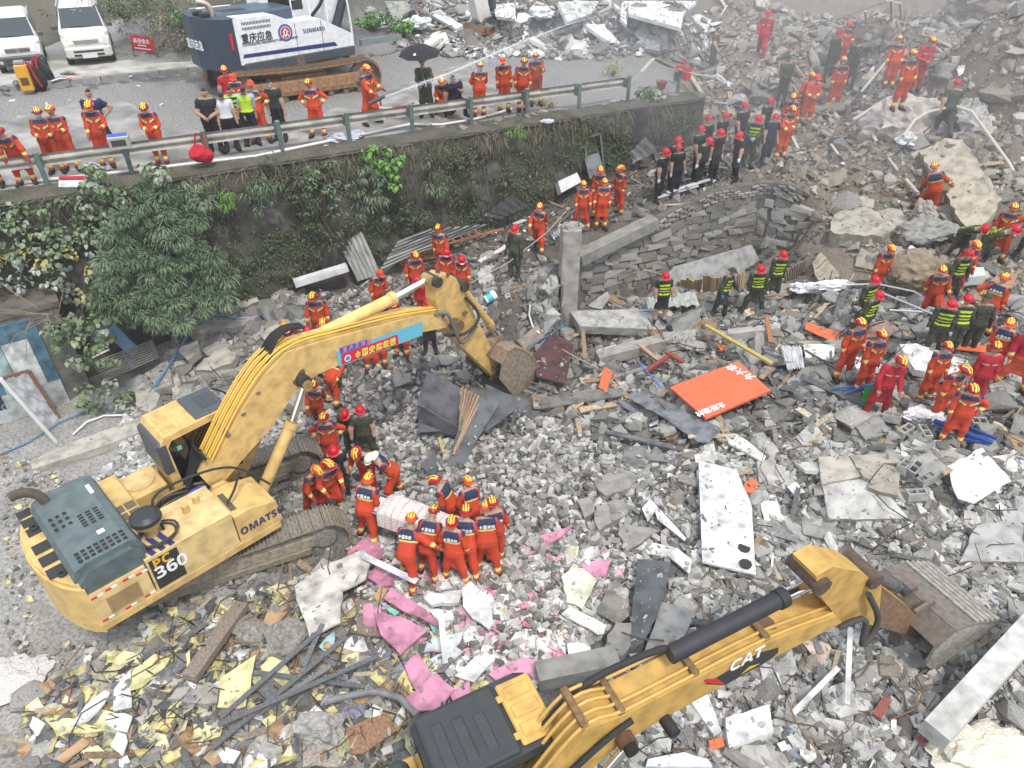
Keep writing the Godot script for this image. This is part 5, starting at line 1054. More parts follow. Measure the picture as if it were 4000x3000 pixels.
	var frame2:=thing("window_frame","smaller grey metal frame left of the door frame","frame")
	for q in [[V(1.89,4.22,-24.6),V(2.04,3.5,-24.6)],[V(1.89,4.22,-24.6),V(2.53,4.46,-24.6)],[V(2.53,4.46,-24.6),V(2.67,3.54,-24.6)]]:
		var mb:=nb(K(0.2,0.215,0.22)); mb.bar(q[0],q[1],0.07,0.05); part(frame2,"bar",mb,M.paint)
	board("metal_panel",[V(2.5,4.08,-24.5),V(3.01,4.25,-24.6),V(3.22,3.58,-24.3),V(2.7,3.47,-24.1)],0.03,K(0.17,0.175,0.19),"dark grey panel leaning in the door frame","panel")
	var ac:=board("cabinet",[V(1.57,3.5,-23.78),V(2.25,3.7,-24.13),V(2.4,3.4,-24.01),V(1.7,3.2,-23.54)],0.35,K(0.6,0.61,0.6),"white cabinet box left of the orange firefighters","cabinet","paint")
	for a in [[V(4.82,3.23,-22.97),V(6.24,3.58,-23.21)],[V(5.2,3.4,-23.03),V(6.35,3.67,-23.29)],[V(6.34,3.63,-23.39),V(6.66,3.73,-23.36)]]: beam("foil_strip",a[0],a[1],0.16,0.03,K(0.72,0.73,0.75),"silver white metal strip at the black shirts' feet","strip","galvanised","silver strips")
	for a in [[V(-1.08,1.75,-21.18),V(-0.67,1.86,-21.51),"broken white plank left of the camouflaged man"],[V(-0.64,1.86,-21.5),V(-0.03,2.04,-21.98),"broken white plank pointing at the camouflaged man"],[V(0.03,2.22,-23.14),V(0.79,2.4,-23.42),"white plank behind the walking firefighter"]]: beam("white_plank",a[0],a[1],0.16,0.05,K(0.7,0.7,0.68),a[2],"plank")
	corrugated("roof_sheet",[V(1.28,2.19,-22.41),V(1.59,2.33,-22.67),V(1.66,2.26,-22.26),V(1.39,2.13,-21.99)],K(0.5,0.52,0.53),"small silver ribbed sheet behind the concrete column",4)
	var col:=thing("concrete_column","tall broken concrete column with rebar on top","column",V(1.74,-0.05,-19.61))
	var mb3:=nb(K(0.33,0.315,0.29))
	mb3.box(V(0,1.85,0),V(0.56,3.7,0.5),Basis(Vector3.UP,0.12),0.03); part(col,"shaft",mb3,M.concrete)
	mb3 = rock_mesh(51,0.9,2); part(col,"broken_top",mb3,M.rock_tones[0],Transform3D(Basis.IDENTITY.scaled(V(0.7,0.4,0.6)),V(0,3.7,0)))
	for q in [[-0.1,0.05],[0.15,-0.1],[0.2,0.12]]:
		mb3 = nb(K(0.1,0.07,0.05)); mb3.tube([V(q[0],3.6,q[1]),V(q[0]+0.02,4.1,q[1]),V(q[0]+0.08,4.35,q[1])],0.014,5); part(col,"rebar",mb3,M.rust)
	for a in [[[V(0.46,1.95,-19.69),V(1.43,2.1,-20.67),V(1.43,1.7,-19.86),V(0.62,1.6,-19.15),V(0.48,1.75,-19.32)],0.7,K(0.24,0.23,0.21),"thick broken terrace edge left of the column"],[[V(-0.01,1.2,-19.29),V(0.35,1.4,-19.51),V(0.5,0.4,-19.5),V(0.06,0.1,-18.87)],0.4,K(0.28,0.265,0.24),"broken concrete wall left of the dark cavity"],[[V(0.13,0.6,-18.22),V(0.84,0.9,-18.67),V(1.05,0.6,-18.62),V(0.48,0.3,-17.99)],0.25,K(0.27,0.22,0.18),"fallen brick panel at the mouth of the cavity"],[[V(1.05,1,-18.78),V(1.25,1.3,-18.83),V(1.39,1.1,-18.62),V(0.84,0.4,-18.54),V(0.63,0.4,-18.73)],0.2,K(0.36,0.37,0.38),"grey concrete plank leaning in the cavity"]]:
		board("broken_slab",a[0],a[1],a[2],a[3],"slab","concrete",0.03)
	board("brown_board",[V(-0.03,1.9,-19.13),V(0.48,1.9,-19.42),V(0.4,1.5,-19.33),V(0.17,1.2,-19.34)],0.04,K(0.36,0.2,0.13),"rust brown board hanging over the terrace edge","board","wood",0.01)
	beam("lip_beam",V(2.14,2.05,-20.84),V(4.68,2.85,-21.92),0.5,0.35,K(0.25,0.24,0.22),"sloping concrete kerb beam right of the column","beam","concrete")
	var pl:=[V(4.64,1.11,-20.6),V(5.39,1.66,-21),V(8.18,1.82,-22.3),V(8.51,1.27,-22.3),V(7.96,1.07,-22),V(7.89,0.25,-21.6),V(5.46,0.74,-20.7)]
	board("plaster_wall",pl,0.12,K(0.38,0.375,0.37),"grey plastered wall remnant at the foot of the stone wall","wall","concrete",0.0)
	for i in 24:
		var u:=i/23.0
		var a: Vector3 = (V(5.44,1.35,-20.81)).lerp(V(7.52,1.6,-20.85),u)+V(0,rr(-0.1,0.06),0.1)
		var b: Vector3 = (V(5.65,0.45,-21.42)).lerp(V(7.55,0.75,-20.69),u)+V(rr(-0.06,0.06),0,0.12)
		beam("timber_board",a,b,0.09,0.04,K(0.42,0.29,0.15)*rr(0.6,1.25),"upright tan timber board in the row below the plastered wall","board","wood","upright timber boards")
	for i in 9: beam("stake",(V(8.6,1.9,-20.26)).lerp(V(9.47,2,-20.84),i/8.0),(V(8.98,1.1,-20.61)).lerp(V(9.54,1.2,-20.94),i/8.0),0.05,0.04,K(0.25,0.2,0.15),"thin dark stake at the end of the stone wall","stake","wood","thin stakes")
	for q in [[[V(-2.05,1.71,-18.49),V(-1.35,2.1,-18.93),V(-0.09,2.41,-19.84),V(1.13,2.63,-21.54),V(1.78,2.99,-22.39)],"pale rope running up to the terrace"],[[V(1.88,2.53,-21.31),V(2.14,1.44,-20.97),V(2.42,0.67,-21.1),V(2.65,0.64,-20.99)],"rope hanging beside the column"],[[V(1.99,2.62,-20.84),V(3,1.83,-21.41),V(4.4,1.1,-21.96),V(5.35,0.94,-21.76)],"dark cable sagging before the stone wall"],[[V(1.05,0.62,-18.16),V(1.96,0.66,-17.11),V(2.45,0.71,-16.58)],"black cable under the floor slab"],[[V(10.85,2.35,-16.95),V(11.67,2.4,-17.36),V(12.43,2.53,-18.2)],"steel cable right of the mauve board"]]:
		pipe("rope",q[0],0.018,K(0.36,0.3,0.22),q[1],"rope","rubber")
	pipe("pvc_pipe",[V(0.55,1.48,-18.81),V(0.52,1.17,-18.78),V(0.64,0.75,-18.77),V(0.84,0.7,-18.45)],0.03,K(0.75,0.75,0.73),"curved white pipe in the cavity","pipe")
	pipe("pvc_pipe",[V(-12.01,2.5,-13.56),V(-11.87,0.08,-14.09)],0.05,K(0.75,0.76,0.76),"long white pole leaning against the hoarding","pole")
	pipe("pvc_pipe",[V(-11.53,0.16,-14.31),V(-11.38,0.21,-14.78),V(-11,0.24,-15.01),V(-10.39,0.28,-14.99)],0.025,K(0.75,0.75,0.74),"bent white pipe near the long slab","pipe")
	var bucket:=thing("paint_bucket","tipped white and teal plastic bucket behind the arm","bucket",V(-0.67,1.7,-18.9),Basis.from_euler(V(0.2,0.5,-1.2)))
	mb3 = nb(K(0.75,0.75,0.74)); mb3.lathe([[0.13,-0.16],[0.15,0.17],[0.16,0.17],[0.16,0.2],[0.14,0.2],[0.12,-0.14],[0.0,-0.14]],18); part(bucket,"shell",mb3,M.plastic)
	mb3 = nb(K(0.05,0.42,0.48)); mb3.lathe([[0.136,-0.1],[0.148,0.08]],18); part(bucket,"label_band",mb3,M.plastic)
	bars_left()
func blob(called: String,at: Vector3,size: Vector3,c: Color,label: String,category: String) -> void:
	var ic:=icosphere(3)
	var mb:=nb(c)
	var sd:=at.x*3.0+at.z
	var pts:=[]
	for p in ic[0]:
		var q: Vector3 = p
		var f:=1.0+0.5*noise.get_noise_3d(q.x*2.5+sd,q.y*3.5,q.z*2.5)+0.3*fine.get_noise_3d(q.x+sd,q.y,q.z)
		q *= f
		if q.y < 0: q.y *= 0.4
		pts.append(q*size*0.5)
	for f in ic[1]: mb.out_tri(pts[f[0]],pts[f[1]],pts[f[2]],Vector3.ZERO)
	single(called,mb,M.cloth,label,category,"",at(at))
func hollow_block(at: Vector3,turn: float,label: String) -> void:
	var t:=thing("hollow_block",label,"block",at,Basis.from_euler(V(rr(-0.25,0.25),turn,rr(-0.25,0.25))),"hollow blocks near the cracked slab")
	var mb:=nb(K(0.32,0.315,0.3)*rr(0.85,1.15))
	for s in [-1,1]: mb.box(V(0,0,s*0.08),V(0.4,0.2,0.03))
	for s in [-0.185,0.0,0.185]: mb.box(V(s,0,0),V(0.03,0.196,0.13))
	part(t,"shell",mb,M.concrete)
func bars_left() -> void:
	var g:=thing("steel_grille","fallen steel slat grille under the leafy shrub","grille")
	var a:=V(-11.88,0.9,-16.54)
	var b:=V(-10.24,1.3,-17.12)
	var c:=V(-11.5,0.5,-16.27)
	var d:=V(-10.16,0.8,-17.04)
	for i in 9:
		var mb:=nb(K(0.3,0.29,0.26)); mb.bar(a.lerp(c,i/8.0),b.lerp(d,i/8.0),0.05,0.02); part(g,"slat",mb,M.galvanised)
	for i in 3:
		var mb:=nb(K(0.12,0.12,0.115)); mb.bar(a.lerp(b,i*0.45+0.05),c.lerp(d,i*0.45+0.05),0.06,0.05); part(g,"crossbar",mb,M.paint)
	board("blue_sheet",[V(-11.43,1.7,-16.95),V(-11.08,1.9,-16.97),V(-10.68,1.1,-17.07),V(-10.81,0.9,-16.77)],0.03,K(0.1,0.2,0.33),"faded blue metal sheet under the leafy shrub","metal sheet","paint")
	board("blue_sheet",[V(-11.16,0.8,-16.8),V(-10.94,0.8,-16.99),V(-10.77,0.5,-17.01),V(-11,0.45,-16.89)],0.03,K(0.1,0.18,0.28),"blue sheet corner behind the grille","metal sheet","paint")
	var w:=thing("wheel","old rusty wheel by the blue sheet","wheel",V(-11.94,1,-17.37),Basis.from_euler(V(0.7,0.2,0.1)))
	var mb2:=nb(K(0.07,0.065,0.06)); mb2.lathe([[0.13,-0.05],[0.27,-0.06],[0.29,0.0],[0.27,0.06],[0.13,0.05]],20); part(w,"tyre",mb2,M.rubber)
	mb2 = nb(K(0.2,0.18,0.15)); mb2.lathe([[0.14,-0.04],[0.14,0.03],[0.05,0.06],[0.0,0.06]],14); part(w,"rim",mb2,M.rust)
	pipe("white_tube",[V(-12.03,0.9,-16.73),V(-11.47,1.1,-16.95)],0.03,K(0.75,0.75,0.75),"white tube pointing out from under the shrub","tube")
	pipe("angle_iron",[V(-9.33,1.6,-18.87),V(-8.67,1.4,-19.08),V(-7.76,1.7,-19.32)],0.05,K(0.35,0.38,0.4),"grey steel angle across the slabs by the shrub","angle iron","galvanised")
func build_orange_sign() -> void:
	var pts:=[V(4.2,1.02,-15.25),V(6.19,1.28,-16.1),V(6.62,1.38,-14.62),V(4.81,1.15,-13.77)]
	var xf:=lying(pts)
	var t:=thing("shop_sign","large orange sign board with white raised letters, upside down","sign",xf.origin,xf.basis)
	var mb:=nb(K(0.7,0.13,0.05)); mb.prism(outline(pts,xf,0.0),at(V(0,0,-0.03)),0.06); part(t,"board",mb,M.paint)
	var inv:=xf.affine_inverse()
	var put:=func(p: Vector3,q: Vector3,chars: String,size: float,gap: float) -> void:
		var a:=inv*p
		var b:=inv*q
		var x:=V(b.x - a.x,b.y - a.y,0).normalized()
		var y:=V(-x.y,x.x,0)
		for i in chars.length():
			var g:=glyph(chars[i],0.02,0.11)
			g.color(K(0.75,0.75,0.73))
			for k in g.c.size(): g.c[k] = K(0.75,0.75,0.73)
			part(t,"letter",g,M.ink,Transform3D(Basis(x,y,Vector3.BACK).scaled_local(V(size,size,1.0)),V(a.x,a.y,0.008)+x*gap*i))
	var R:=[V(5.34,1.18,-14.32),V(4.78,1.09,-14.09),V(6.44,1.34,-15.25),V(6.11,1.28,-15.76)]
	put.call(R[0],R[1],"北新建材",0.2,0.21)
	put.call(R[2],R[3],"为大家",0.26,0.3)
# ---------- lettering: characters drawn as strokes on a 10 by 10 grid
var STROKES:={
	"中": "2,3 8,3 8,7 2,7 2,3;5,0 5,10","国": "1,0 9,0 9,10 1,10 1,0;3,8 7,8;3,5 7,5;2.5,2 7.5,2;5,8 5,2;6.5,4 7.3,3",
	"安": "5,10 5,8.7;1,6.5 1,8.5 9,8.5 9,6.5;0.5,5 9.5,5;4.5,7.5 2.5,3 8,0;7,5 5,2 1,0",
	"能": "2.5,10 1,7.5 4.5,7.8;4,8.8 4.7,7.2;1,0 1,6 4.3,6 4.3,0.3;1,4 4.3,4;1,2.3 4.3,2.3;6,10 6,6.5 9,6.5 9.3,7.5;9,9 6,8;6,4.8 6,0.5 9,0.5 9.3,1.8;9,3.6 6,2.5",
	"救": "0.5,7.5 5,7.5;2.8,10 2.8,0 2,0.8;1,5.5 1.8,4.5;0.7,2 2.8,3.5;4.5,5.5 3,3.8;3,3.8 5,1.8;4,9.3 4.7,8.5;7,10 5.8,6.5;6.4,8 9.7,8;8.6,8 7.5,3 5.2,0;6.3,6 7.5,2.8 9.8,0",
	"援": "2,10 2,0 1.2,0.7;0.5,7.5 3.5,7.5;0.5,3.5 3.5,4.8;9,9.7 4.5,9;5,8 5.4,7.2;6.8,8.2 7,7.3;9,8.3 8.3,7.2;4.3,6.3 9.7,6.3;4.3,4.6 9.7,4.6;6.3,6.3 5.8,3 4,0;5.9,3 8.8,3 7,1 4.8,0;5.9,2.5 7.5,1 9.7,0",
	"消": "1,9.3 2,8.3;0.5,6.3 1.5,5.5;0.5,0.5 2,3.5;6,10 6,6.5;4,9 4.8,7.3;8.5,9 7.5,7.3;3.8,0 3.8,6.5 8.6,6.5 8.6,0.2 7.6,0.5;3.8,4.5 8.6,4.5;3.8,2.6 8.6,2.6",
	"防": "1,0 1,9.3 3.3,9.3 2,6.5 3.4,4 2,3;6.5,10 7,8.7;4,8 9.7,8;6.2,8 6,4 4,0;6.2,5.5 9,5.5 8.5,0.5 7.3,0.8",
	"民": "1.5,9.5 8.5,9.5 8.5,6.5 1.5,6.5;1.5,9.5 1.5,0.5 4,1.5;1.5,4 9,4;5,6.5 6.5,2 9,0 9.3,2","兵": "7,10 2.5,9;2.5,9 2.5,3.5;2.5,6.8 8.5,6.8;6,6.8 6,3.5;0.5,3.5 9.5,3.5;3.5,2.5 1.5,0;6.5,2.5 8.5,0",
	"重": "8,9.8 2,9;0.7,8 9.3,8;2,6.8 8,6.8 8,3.4 2,3.4 2,6.8;2,5.1 8,5.1;5,9.4 5,0.2;1.8,1.9 8.2,1.9;0.5,0.2 9.5,0.2","庆": "5,10 5.3,9;1.5,8.5 9.3,8.5;1.5,8.5 1.4,4 0.4,0;2.8,5.5 9.5,5.5;6,7.8 5.8,4.5 3,0;6,5 9.5,0",
	"应": "5,10 5.3,9;1.5,8.5 9.3,8.5;1.5,8.5 1.4,4 0.4,0;3.3,5.5 4,3;5.5,6.3 6,3.5;8.8,6.5 6.8,0.8;2.5,0.6 9.5,0.6","急": "4,10 1.5,7.5;3.5,9 7,9 5.8,7.5;2,7.5 8,7.5 8,3.8 2,3.8;2,5.6 8,5.6;1,2.5 0.6,0.5;2.8,3 3,0.3 7,0.3 7,1.5;5,3 5.5,2;8.5,2.5 9.3,1",
	"一": "0.5,5 9.5,5","样": "2.5,10 2.5,0;0.5,7 4.3,7;2.5,6.5 0.5,3;2.5,6 4.2,4.5;5.5,9.8 6.2,8.5;9,9.8 8,8.3;4.8,7.7 9.7,7.7;5.2,5.2 9.3,5.2;4.5,2.8 9.8,2.8;7.2,7.7 7.2,0",
	"的": "2.5,10 1.8,8.3;1,8.3 1,0 4.3,0 4.3,8.3 1,8.3;1,4.3 4.3,4.3;6.5,10 5.3,6.5;6,8 9.3,8 9,0.5 7.8,0.8;6.3,5 7.3,3.5","童": "5,10 5,9;1.5,8.9 8.5,8.9;3.2,8.3 3.8,7.2;6.8,8.3 6.2,7.2;0.5,6.9 9.5,6.9;2,6 8,6 8,2.8 2,2.8 2,6;2,4.4 8,4.4;5,6 5,0.2;1.5,1.6 8.5,1.6;0.5,0.2 9.5,0.2",
	"高": "5,10 5,9;0.8,8.8 9.2,8.8;3,7.8 7,7.8 7,6 3,6 3,7.8;1.2,0 1.2,5 8.8,5 8.8,0.2;3.3,3.5 6.7,3.5 6.7,1.2 3.3,1.2 3.3,3.5","价": "3,10 0.5,5.5;2,7.5 2,0;6.3,10 3.8,5.5;6.3,10 9.7,6;5,6 4.8,2.5 3.5,0;8,6 8,0",
	"收": "1.2,8.5 1.2,3 4,4;4,10 4,0;6.7,10 5.3,6;6,8 9.7,8;8.5,8 7.5,3 5,0;6.2,6 7.5,2.8 9.8,0","车": "1.5,8.3 8.5,8.3;4.3,10 2,5.3 8.5,5.3;0.5,2.8 9.5,2.8;5,6.8 5,0",
	"北": "3.8,10 3.8,0;1,6.5 3.8,6.5;0.6,1 3.8,2.8;6.2,10 6.2,0.8 9,0.8 9.3,2.3;9,7 6.2,5.3","新": "2.5,10 3,9;0.8,8.5 4.7,8.5;1.6,7.8 2,6.6;4,7.8 3.5,6.6;0.5,6.3 5,6.3;0.7,4.3 4.8,4.3;2.8,6.3 2.8,0;2,3 0.8,1.2;3.6,3 4.6,1.5;9,9.8 6,8.8;6,8.8 5.8,3 5,0;6,6 9.7,6;8,6 8,0",
	"建": "1,9 3.5,9 1.2,5.5 3.3,5.5 2,2 0.5,0;1,3.5 4,0.8 9.7,0.3;4.5,8.7 8.5,8.7 8.5,5.2 4.5,5.2;4,7 9.7,7;4.5,3.5 9,3.5;4,2 9.5,2;6.5,10 6.5,1","材": "2.5,10 2.5,0;0.5,7.3 4.5,7.3;2.5,7 0.5,3;2.5,6.3 4.2,4.5;5,7.3 9.8,7.3;8,10 8,0.3 7,0.8;8,7 5,2",
	"为": "3,9.5 3.8,8.3;1,7 8.5,7 8,0.8 6.8,1;5,10 4.5,5 1,0;5,4.8 6,3.2","大": "0.5,6.5 9.5,6.5;5,10 4.5,5 0.7,0;5,6 9.5,0","家": "5,10 5,9;1,7 1,8.6 9,8.6 9,7;2.5,6.8 7.8,6.8;5.5,6.8 1,3.8;4.5,5.5 6,2.5 5.3,0.2 4.2,0.6;5.2,4.2 1,2;5.6,3 1,0.3;8.5,5.5 6.2,4;6.2,4.5 9.5,1",
	"众": "5,10 1.5,6;5,9.5 8.5,6;3,5.5 0.7,0;2.8,3.5 4.5,0;7,5.5 5,0;7,4 9.5,0","筑": "2,10 0.8,8;1.6,9 4.6,9;3,9 3.6,8;6.5,10 5.5,8;6.2,9 9.5,9;7.8,9 8.4,8;0.6,6.5 4.6,6.5;2.6,6.5 2.6,2.6;0.5,2 4.8,3;6,7 6,3 4.6,0;6,7 8.6,7 8.6,1 9.8,0.6;7,4.6 7.8,3.4","正": "1,9.3 9,9.3;5,9.3 5,0.4;5,5 8.6,5;2.2,6 2.2,0.4;0.5,0.4 9.5,0.4"}
func glyph(ch: String,thick: float,stroke := 0.1) -> MB:  # unit square in local xy, raised by thick towards +z
	var mb:=MB.new()
	for line in (STROKES[ch] as String).split(";"):
		var last:=Vector3.INF
		for q in line.split(" "):
			var a:=q.split(",")
			var p:=V(float(a[0])*0.1,float(a[1])*0.1,thick*0.5)
			if last != Vector3.INF:
				var d:=(p - last).normalized()*stroke*0.4
				mb.bar(last - d,p+d,stroke,thick,Vector3.BACK)
			last = p
	return mb
func write(parent: Node3D,called: String,text: String,at: Transform3D,size: float,gap: float,c: Color,stroke := 0.11) -> void:  # a row of characters, one mesh
	var mb:=MB.new()
	for i in text.length(): mb.add(glyph(text[i],0.012,stroke),Transform3D(Basis.IDENTITY.scaled(V(size,size,1)),V(i*gap,0,0)),c)
	part(parent,called,mb,M.ink,at)
func latin(parent: Node3D,called: String,text: String,at: Transform3D,size: float,c: Color) -> void:
	var f:=SystemFont.new(); f.font_names = PackedStringArray(["Droid Sans"]); f.font_weight = 700
	var tm:=TextMesh.new(); tm.text = text; tm.font = f; tm.font_size = 64; tm.pixel_size = size/46.0; tm.depth = 0.01
	tm.horizontal_alignment = HORIZONTAL_ALIGNMENT_LEFT; tm.vertical_alignment = VERTICAL_ALIGNMENT_BOTTOM
	var key:="ink_%d_%d_%d" % [c.r*255,c.g*255,c.b*255]
	if not M.has(key):
		var m:=StandardMaterial3D.new(); m.albedo_color = c.linear_to_srgb(); m.roughness = 0.6; M[key] = m
	part(parent,called,tm,M[key],at)
# ---------- excavators: local x forward, y up, z to the right
func slab(parent: Node3D,called: String,poly: Array,s0: float,s1: float,m: String,c: Color) -> MeshInstance3D:
	var mb:=nb(c); mb.prism(poly,at(V(0,0,(s0+s1)*0.5)),absf(s1 - s0))
	return part(parent,called,mb,M[m])
func bx(parent: Node3D,called: String,lo: Vector3,hi: Vector3,m: String,c: Color,bev:=0.03) -> MeshInstance3D:
	var mb:=nb(c); mb.box((lo+hi)*0.5,(hi - lo).abs(),Basis.IDENTITY,bev)
	return part(parent,called,mb,M[m])
func rod(parent: Node3D,called: String,a: Vector3,b: Vector3,r: float,m: String,c: Color) -> MeshInstance3D:
	var mb:=nb(c); mb.tube([a,b],r,12)
	return part(parent,called,mb,M[m])
func hosepipe(parent: Node3D,called: String,path: Array,r: float,c: Color,m:="rubber") -> MeshInstance3D:
	var cv:=Curve3D.new()
	for i in path.size():
		var t: Vector3 = ((path[mini(i+1,path.size() - 1)] - path[maxi(i - 1,0)]) as Vector3)*0.18
		cv.add_point(path[i],-t,t)
	var pts:=[]
	var n:=maxi(4,path.size()*4)
	for i in n+1: pts.append(cv.sample_baked(cv.get_baked_length()*i/n))
	var mb:=nb(c); mb.tube(pts,r,7)
	return part(parent,called,mb,M[m])
func cylinder_ram(parent: Node3D,a: Vector3,k: Vector3,b: Vector3,r: float,barrel: Color) -> void:  # barrel from a to k, chrome rod on to b
	var ram:=rod(parent,"hydraulic_cylinder",a,k,r,"worn_paint",barrel)
	var mb:=nb(barrel*0.9); mb.tube([k - (k - a).normalized()*0.14,k],r*1.18,12); part(ram,"gland",mb,M.worn_paint)
	mb = nb(K(0.8,0.82,0.84)); mb.tube([k,b],r*0.58,12); part(ram,"rod",mb,M.chrome)
	mb = nb(barrel*0.5); mb.tube([b - V(0,0,r*1.1),b+V(0,0,r*1.1)],r*0.9,10); part(ram,"eye",mb,M.rust)
func undercarriage(t: Node3D,ctr: Transform3D,length: float,gauge: float,shoe: float,height: float,n: int,steel: Color,dirt: Color) -> void:
	var r:=height*0.5
	var straight:=length - height
	var total:=2.0*straight+TAU*r
	var sm:=MB.new(); sm.color(Color.WHITE)
	var pitch:=total/n
	sm.box(V(0,0.0,0),V(pitch*0.96,0.035,shoe))
	for x in [-0.35,0.0,0.35]: sm.box(V(pitch*x,0.04,0),V(0.022,0.055,shoe))
	sm.box(V(0,-0.05,0),V(pitch*0.9,0.08,shoe*0.35))
	var shoe_mesh:=sm.mesh()
	var tones:=[]
	for k in 3:
		var m: StandardMaterial3D = M.track_steel.duplicate(); m.albedo_color = (steel.lerp(dirt,0.25+0.3*k)).linear_to_srgb(); tones.append(m)
	for side in [-1,1]:
		var tr:=Node3D.new(); tr.name = "track"; t.add_child(tr,true)
		tr.transform = ctr*at(V(0,0,side*gauge*0.5))
		for i in n:
			var s:=fposmod(i*pitch,total)
			var p:=Vector3.ZERO
			var a:=0.0
			if s < straight: p = V(-straight*0.5+s,2.0*r - 0.02 - 0.06*sin(PI*s/straight),0); a = 0.0
			elif s < straight+PI*r:
				a = -(s - straight)/r; p = V(straight*0.5 - sin(a)*r,r+cos(a)*r,0)
			elif s < 2.0*straight+PI*r: p = V(straight*0.5 - (s - straight - PI*r),0.02,0); a = -PI
			else:
				a = -PI - (s - 2.0*straight - PI*r)/r; p = V(-straight*0.5 - sin(a)*r,r+cos(a)*r,0)
			var o:=MeshInstance3D.new(); o.name = "track_shoe"; o.mesh = shoe_mesh; o.material_override = tones[rng.randi() % 3]
			o.transform = Transform3D(Basis(Vector3.BACK,a),p); tr.add_child(o,true)
		bx(tr,"track_frame",V(-straight*0.5 - 0.1,r - 0.18,-shoe*0.28),V(straight*0.5+0.1,r+0.2,shoe*0.28),"rust",dirt,0.06)
		bx(tr,"guard_plate",V(-straight*0.42,r - 0.3,-shoe*0.34),V(straight*0.42,r - 0.12,shoe*0.34),"rust",dirt*0.8,0.02)
		for e in [-1,1]:
			var mb:=nb(steel)
			var q:=V(e*straight*0.5,r,0)
			mb.lathe([[0.0,-shoe*0.3],[r*0.45,-shoe*0.3],[r*0.6,-shoe*0.16],[r*0.84,-shoe*0.15],[r*0.84,shoe*0.15],[r*0.6,shoe*0.16],[r*0.45,shoe*0.3],[0.0,shoe*0.3]],20,Transform3D(Basis(Vector3.RIGHT,PI/2),q))
			part(tr,"sprocket" if e < 0 else "idler_wheel",mb,M.track_steel)
		for i in 8:
			var mb:=nb(steel*0.8)
			mb.tube([V(-straight*0.45+i*straight*0.9/7.0,0.17,-shoe*0.3),V(-straight*0.45+i*straight*0.9/7.0,0.17,shoe*0.3)],0.1,10); part(tr,"roller",mb,M.track_steel)
	var mb2:=nb(dirt*0.8)
	mb2.box(ctr*V(0,r+0.05,0),V(1.6,0.5,gauge),ctr.basis); part(t,"car_body",mb2,M.rust)
	mb2 = nb(steel*0.7); mb2.lathe([[0.8,0.0],[0.8,0.3]],24,at(ctr.origin+V(0,height - 0.1,0))); part(t,"slew_ring",mb2,M.track_steel)
func grille(parent: Node3D,called: String,o: Vector3,ax: Vector3,ay: Vector3,nx: int,ny: int,m: String,c: Color,fill:=0.7) -> void:
	var mb:=nb(c)
	var up:=ax.cross(ay).normalized()*0.004
	if up.y < -0.002: up = -up
	for i in nx:
		for j in ny:
			var p:=o+ax*(i+0.5 - fill*0.5)/nx+ay*(j+0.5 - fill*0.5)/ny+up
			var dx:=ax*fill/nx
			var dy:=ay*fill/ny
			mb.out_quad(p,p+dx,p+dx+dy,p+dy,p+dx*0.5+dy*0.5 - up*50.0)
	part(parent,called,mb,M[m])
func strip(parent: Node3D,called: String,curve: Array,s0: float,s1: float,m: String,c: Color) -> void:  # bent plate along a curve, 4 cm thick
	var mb:=MB.new()
	for i in curve.size() - 1:
		var a: Vector2 = curve[i]
		var b: Vector2 = curve[i+1]
		var o:=W(b.y - a.y,a.x - b.x).normalized()*0.02
		mb.color(c*rr(0.88,1.1))
		mb.hexa([V(a.x - o.x,a.y - o.y,s0),V(a.x+o.x,a.y+o.y,s0),V(b.x+o.x,b.y+o.y,s0),V(b.x - o.x,b.y - o.y,s0),V(a.x - o.x,a.y - o.y,s1),V(a.x+o.x,a.y+o.y,s1),V(b.x+o.x,b.y+o.y,s1),V(b.x - o.x,b.y - o.y,s1)])
	part(parent,called,mb,M[m])
func build_machines() -> void:
	build_main_excavator()
	build_second_excavator()
	build_white_excavator()
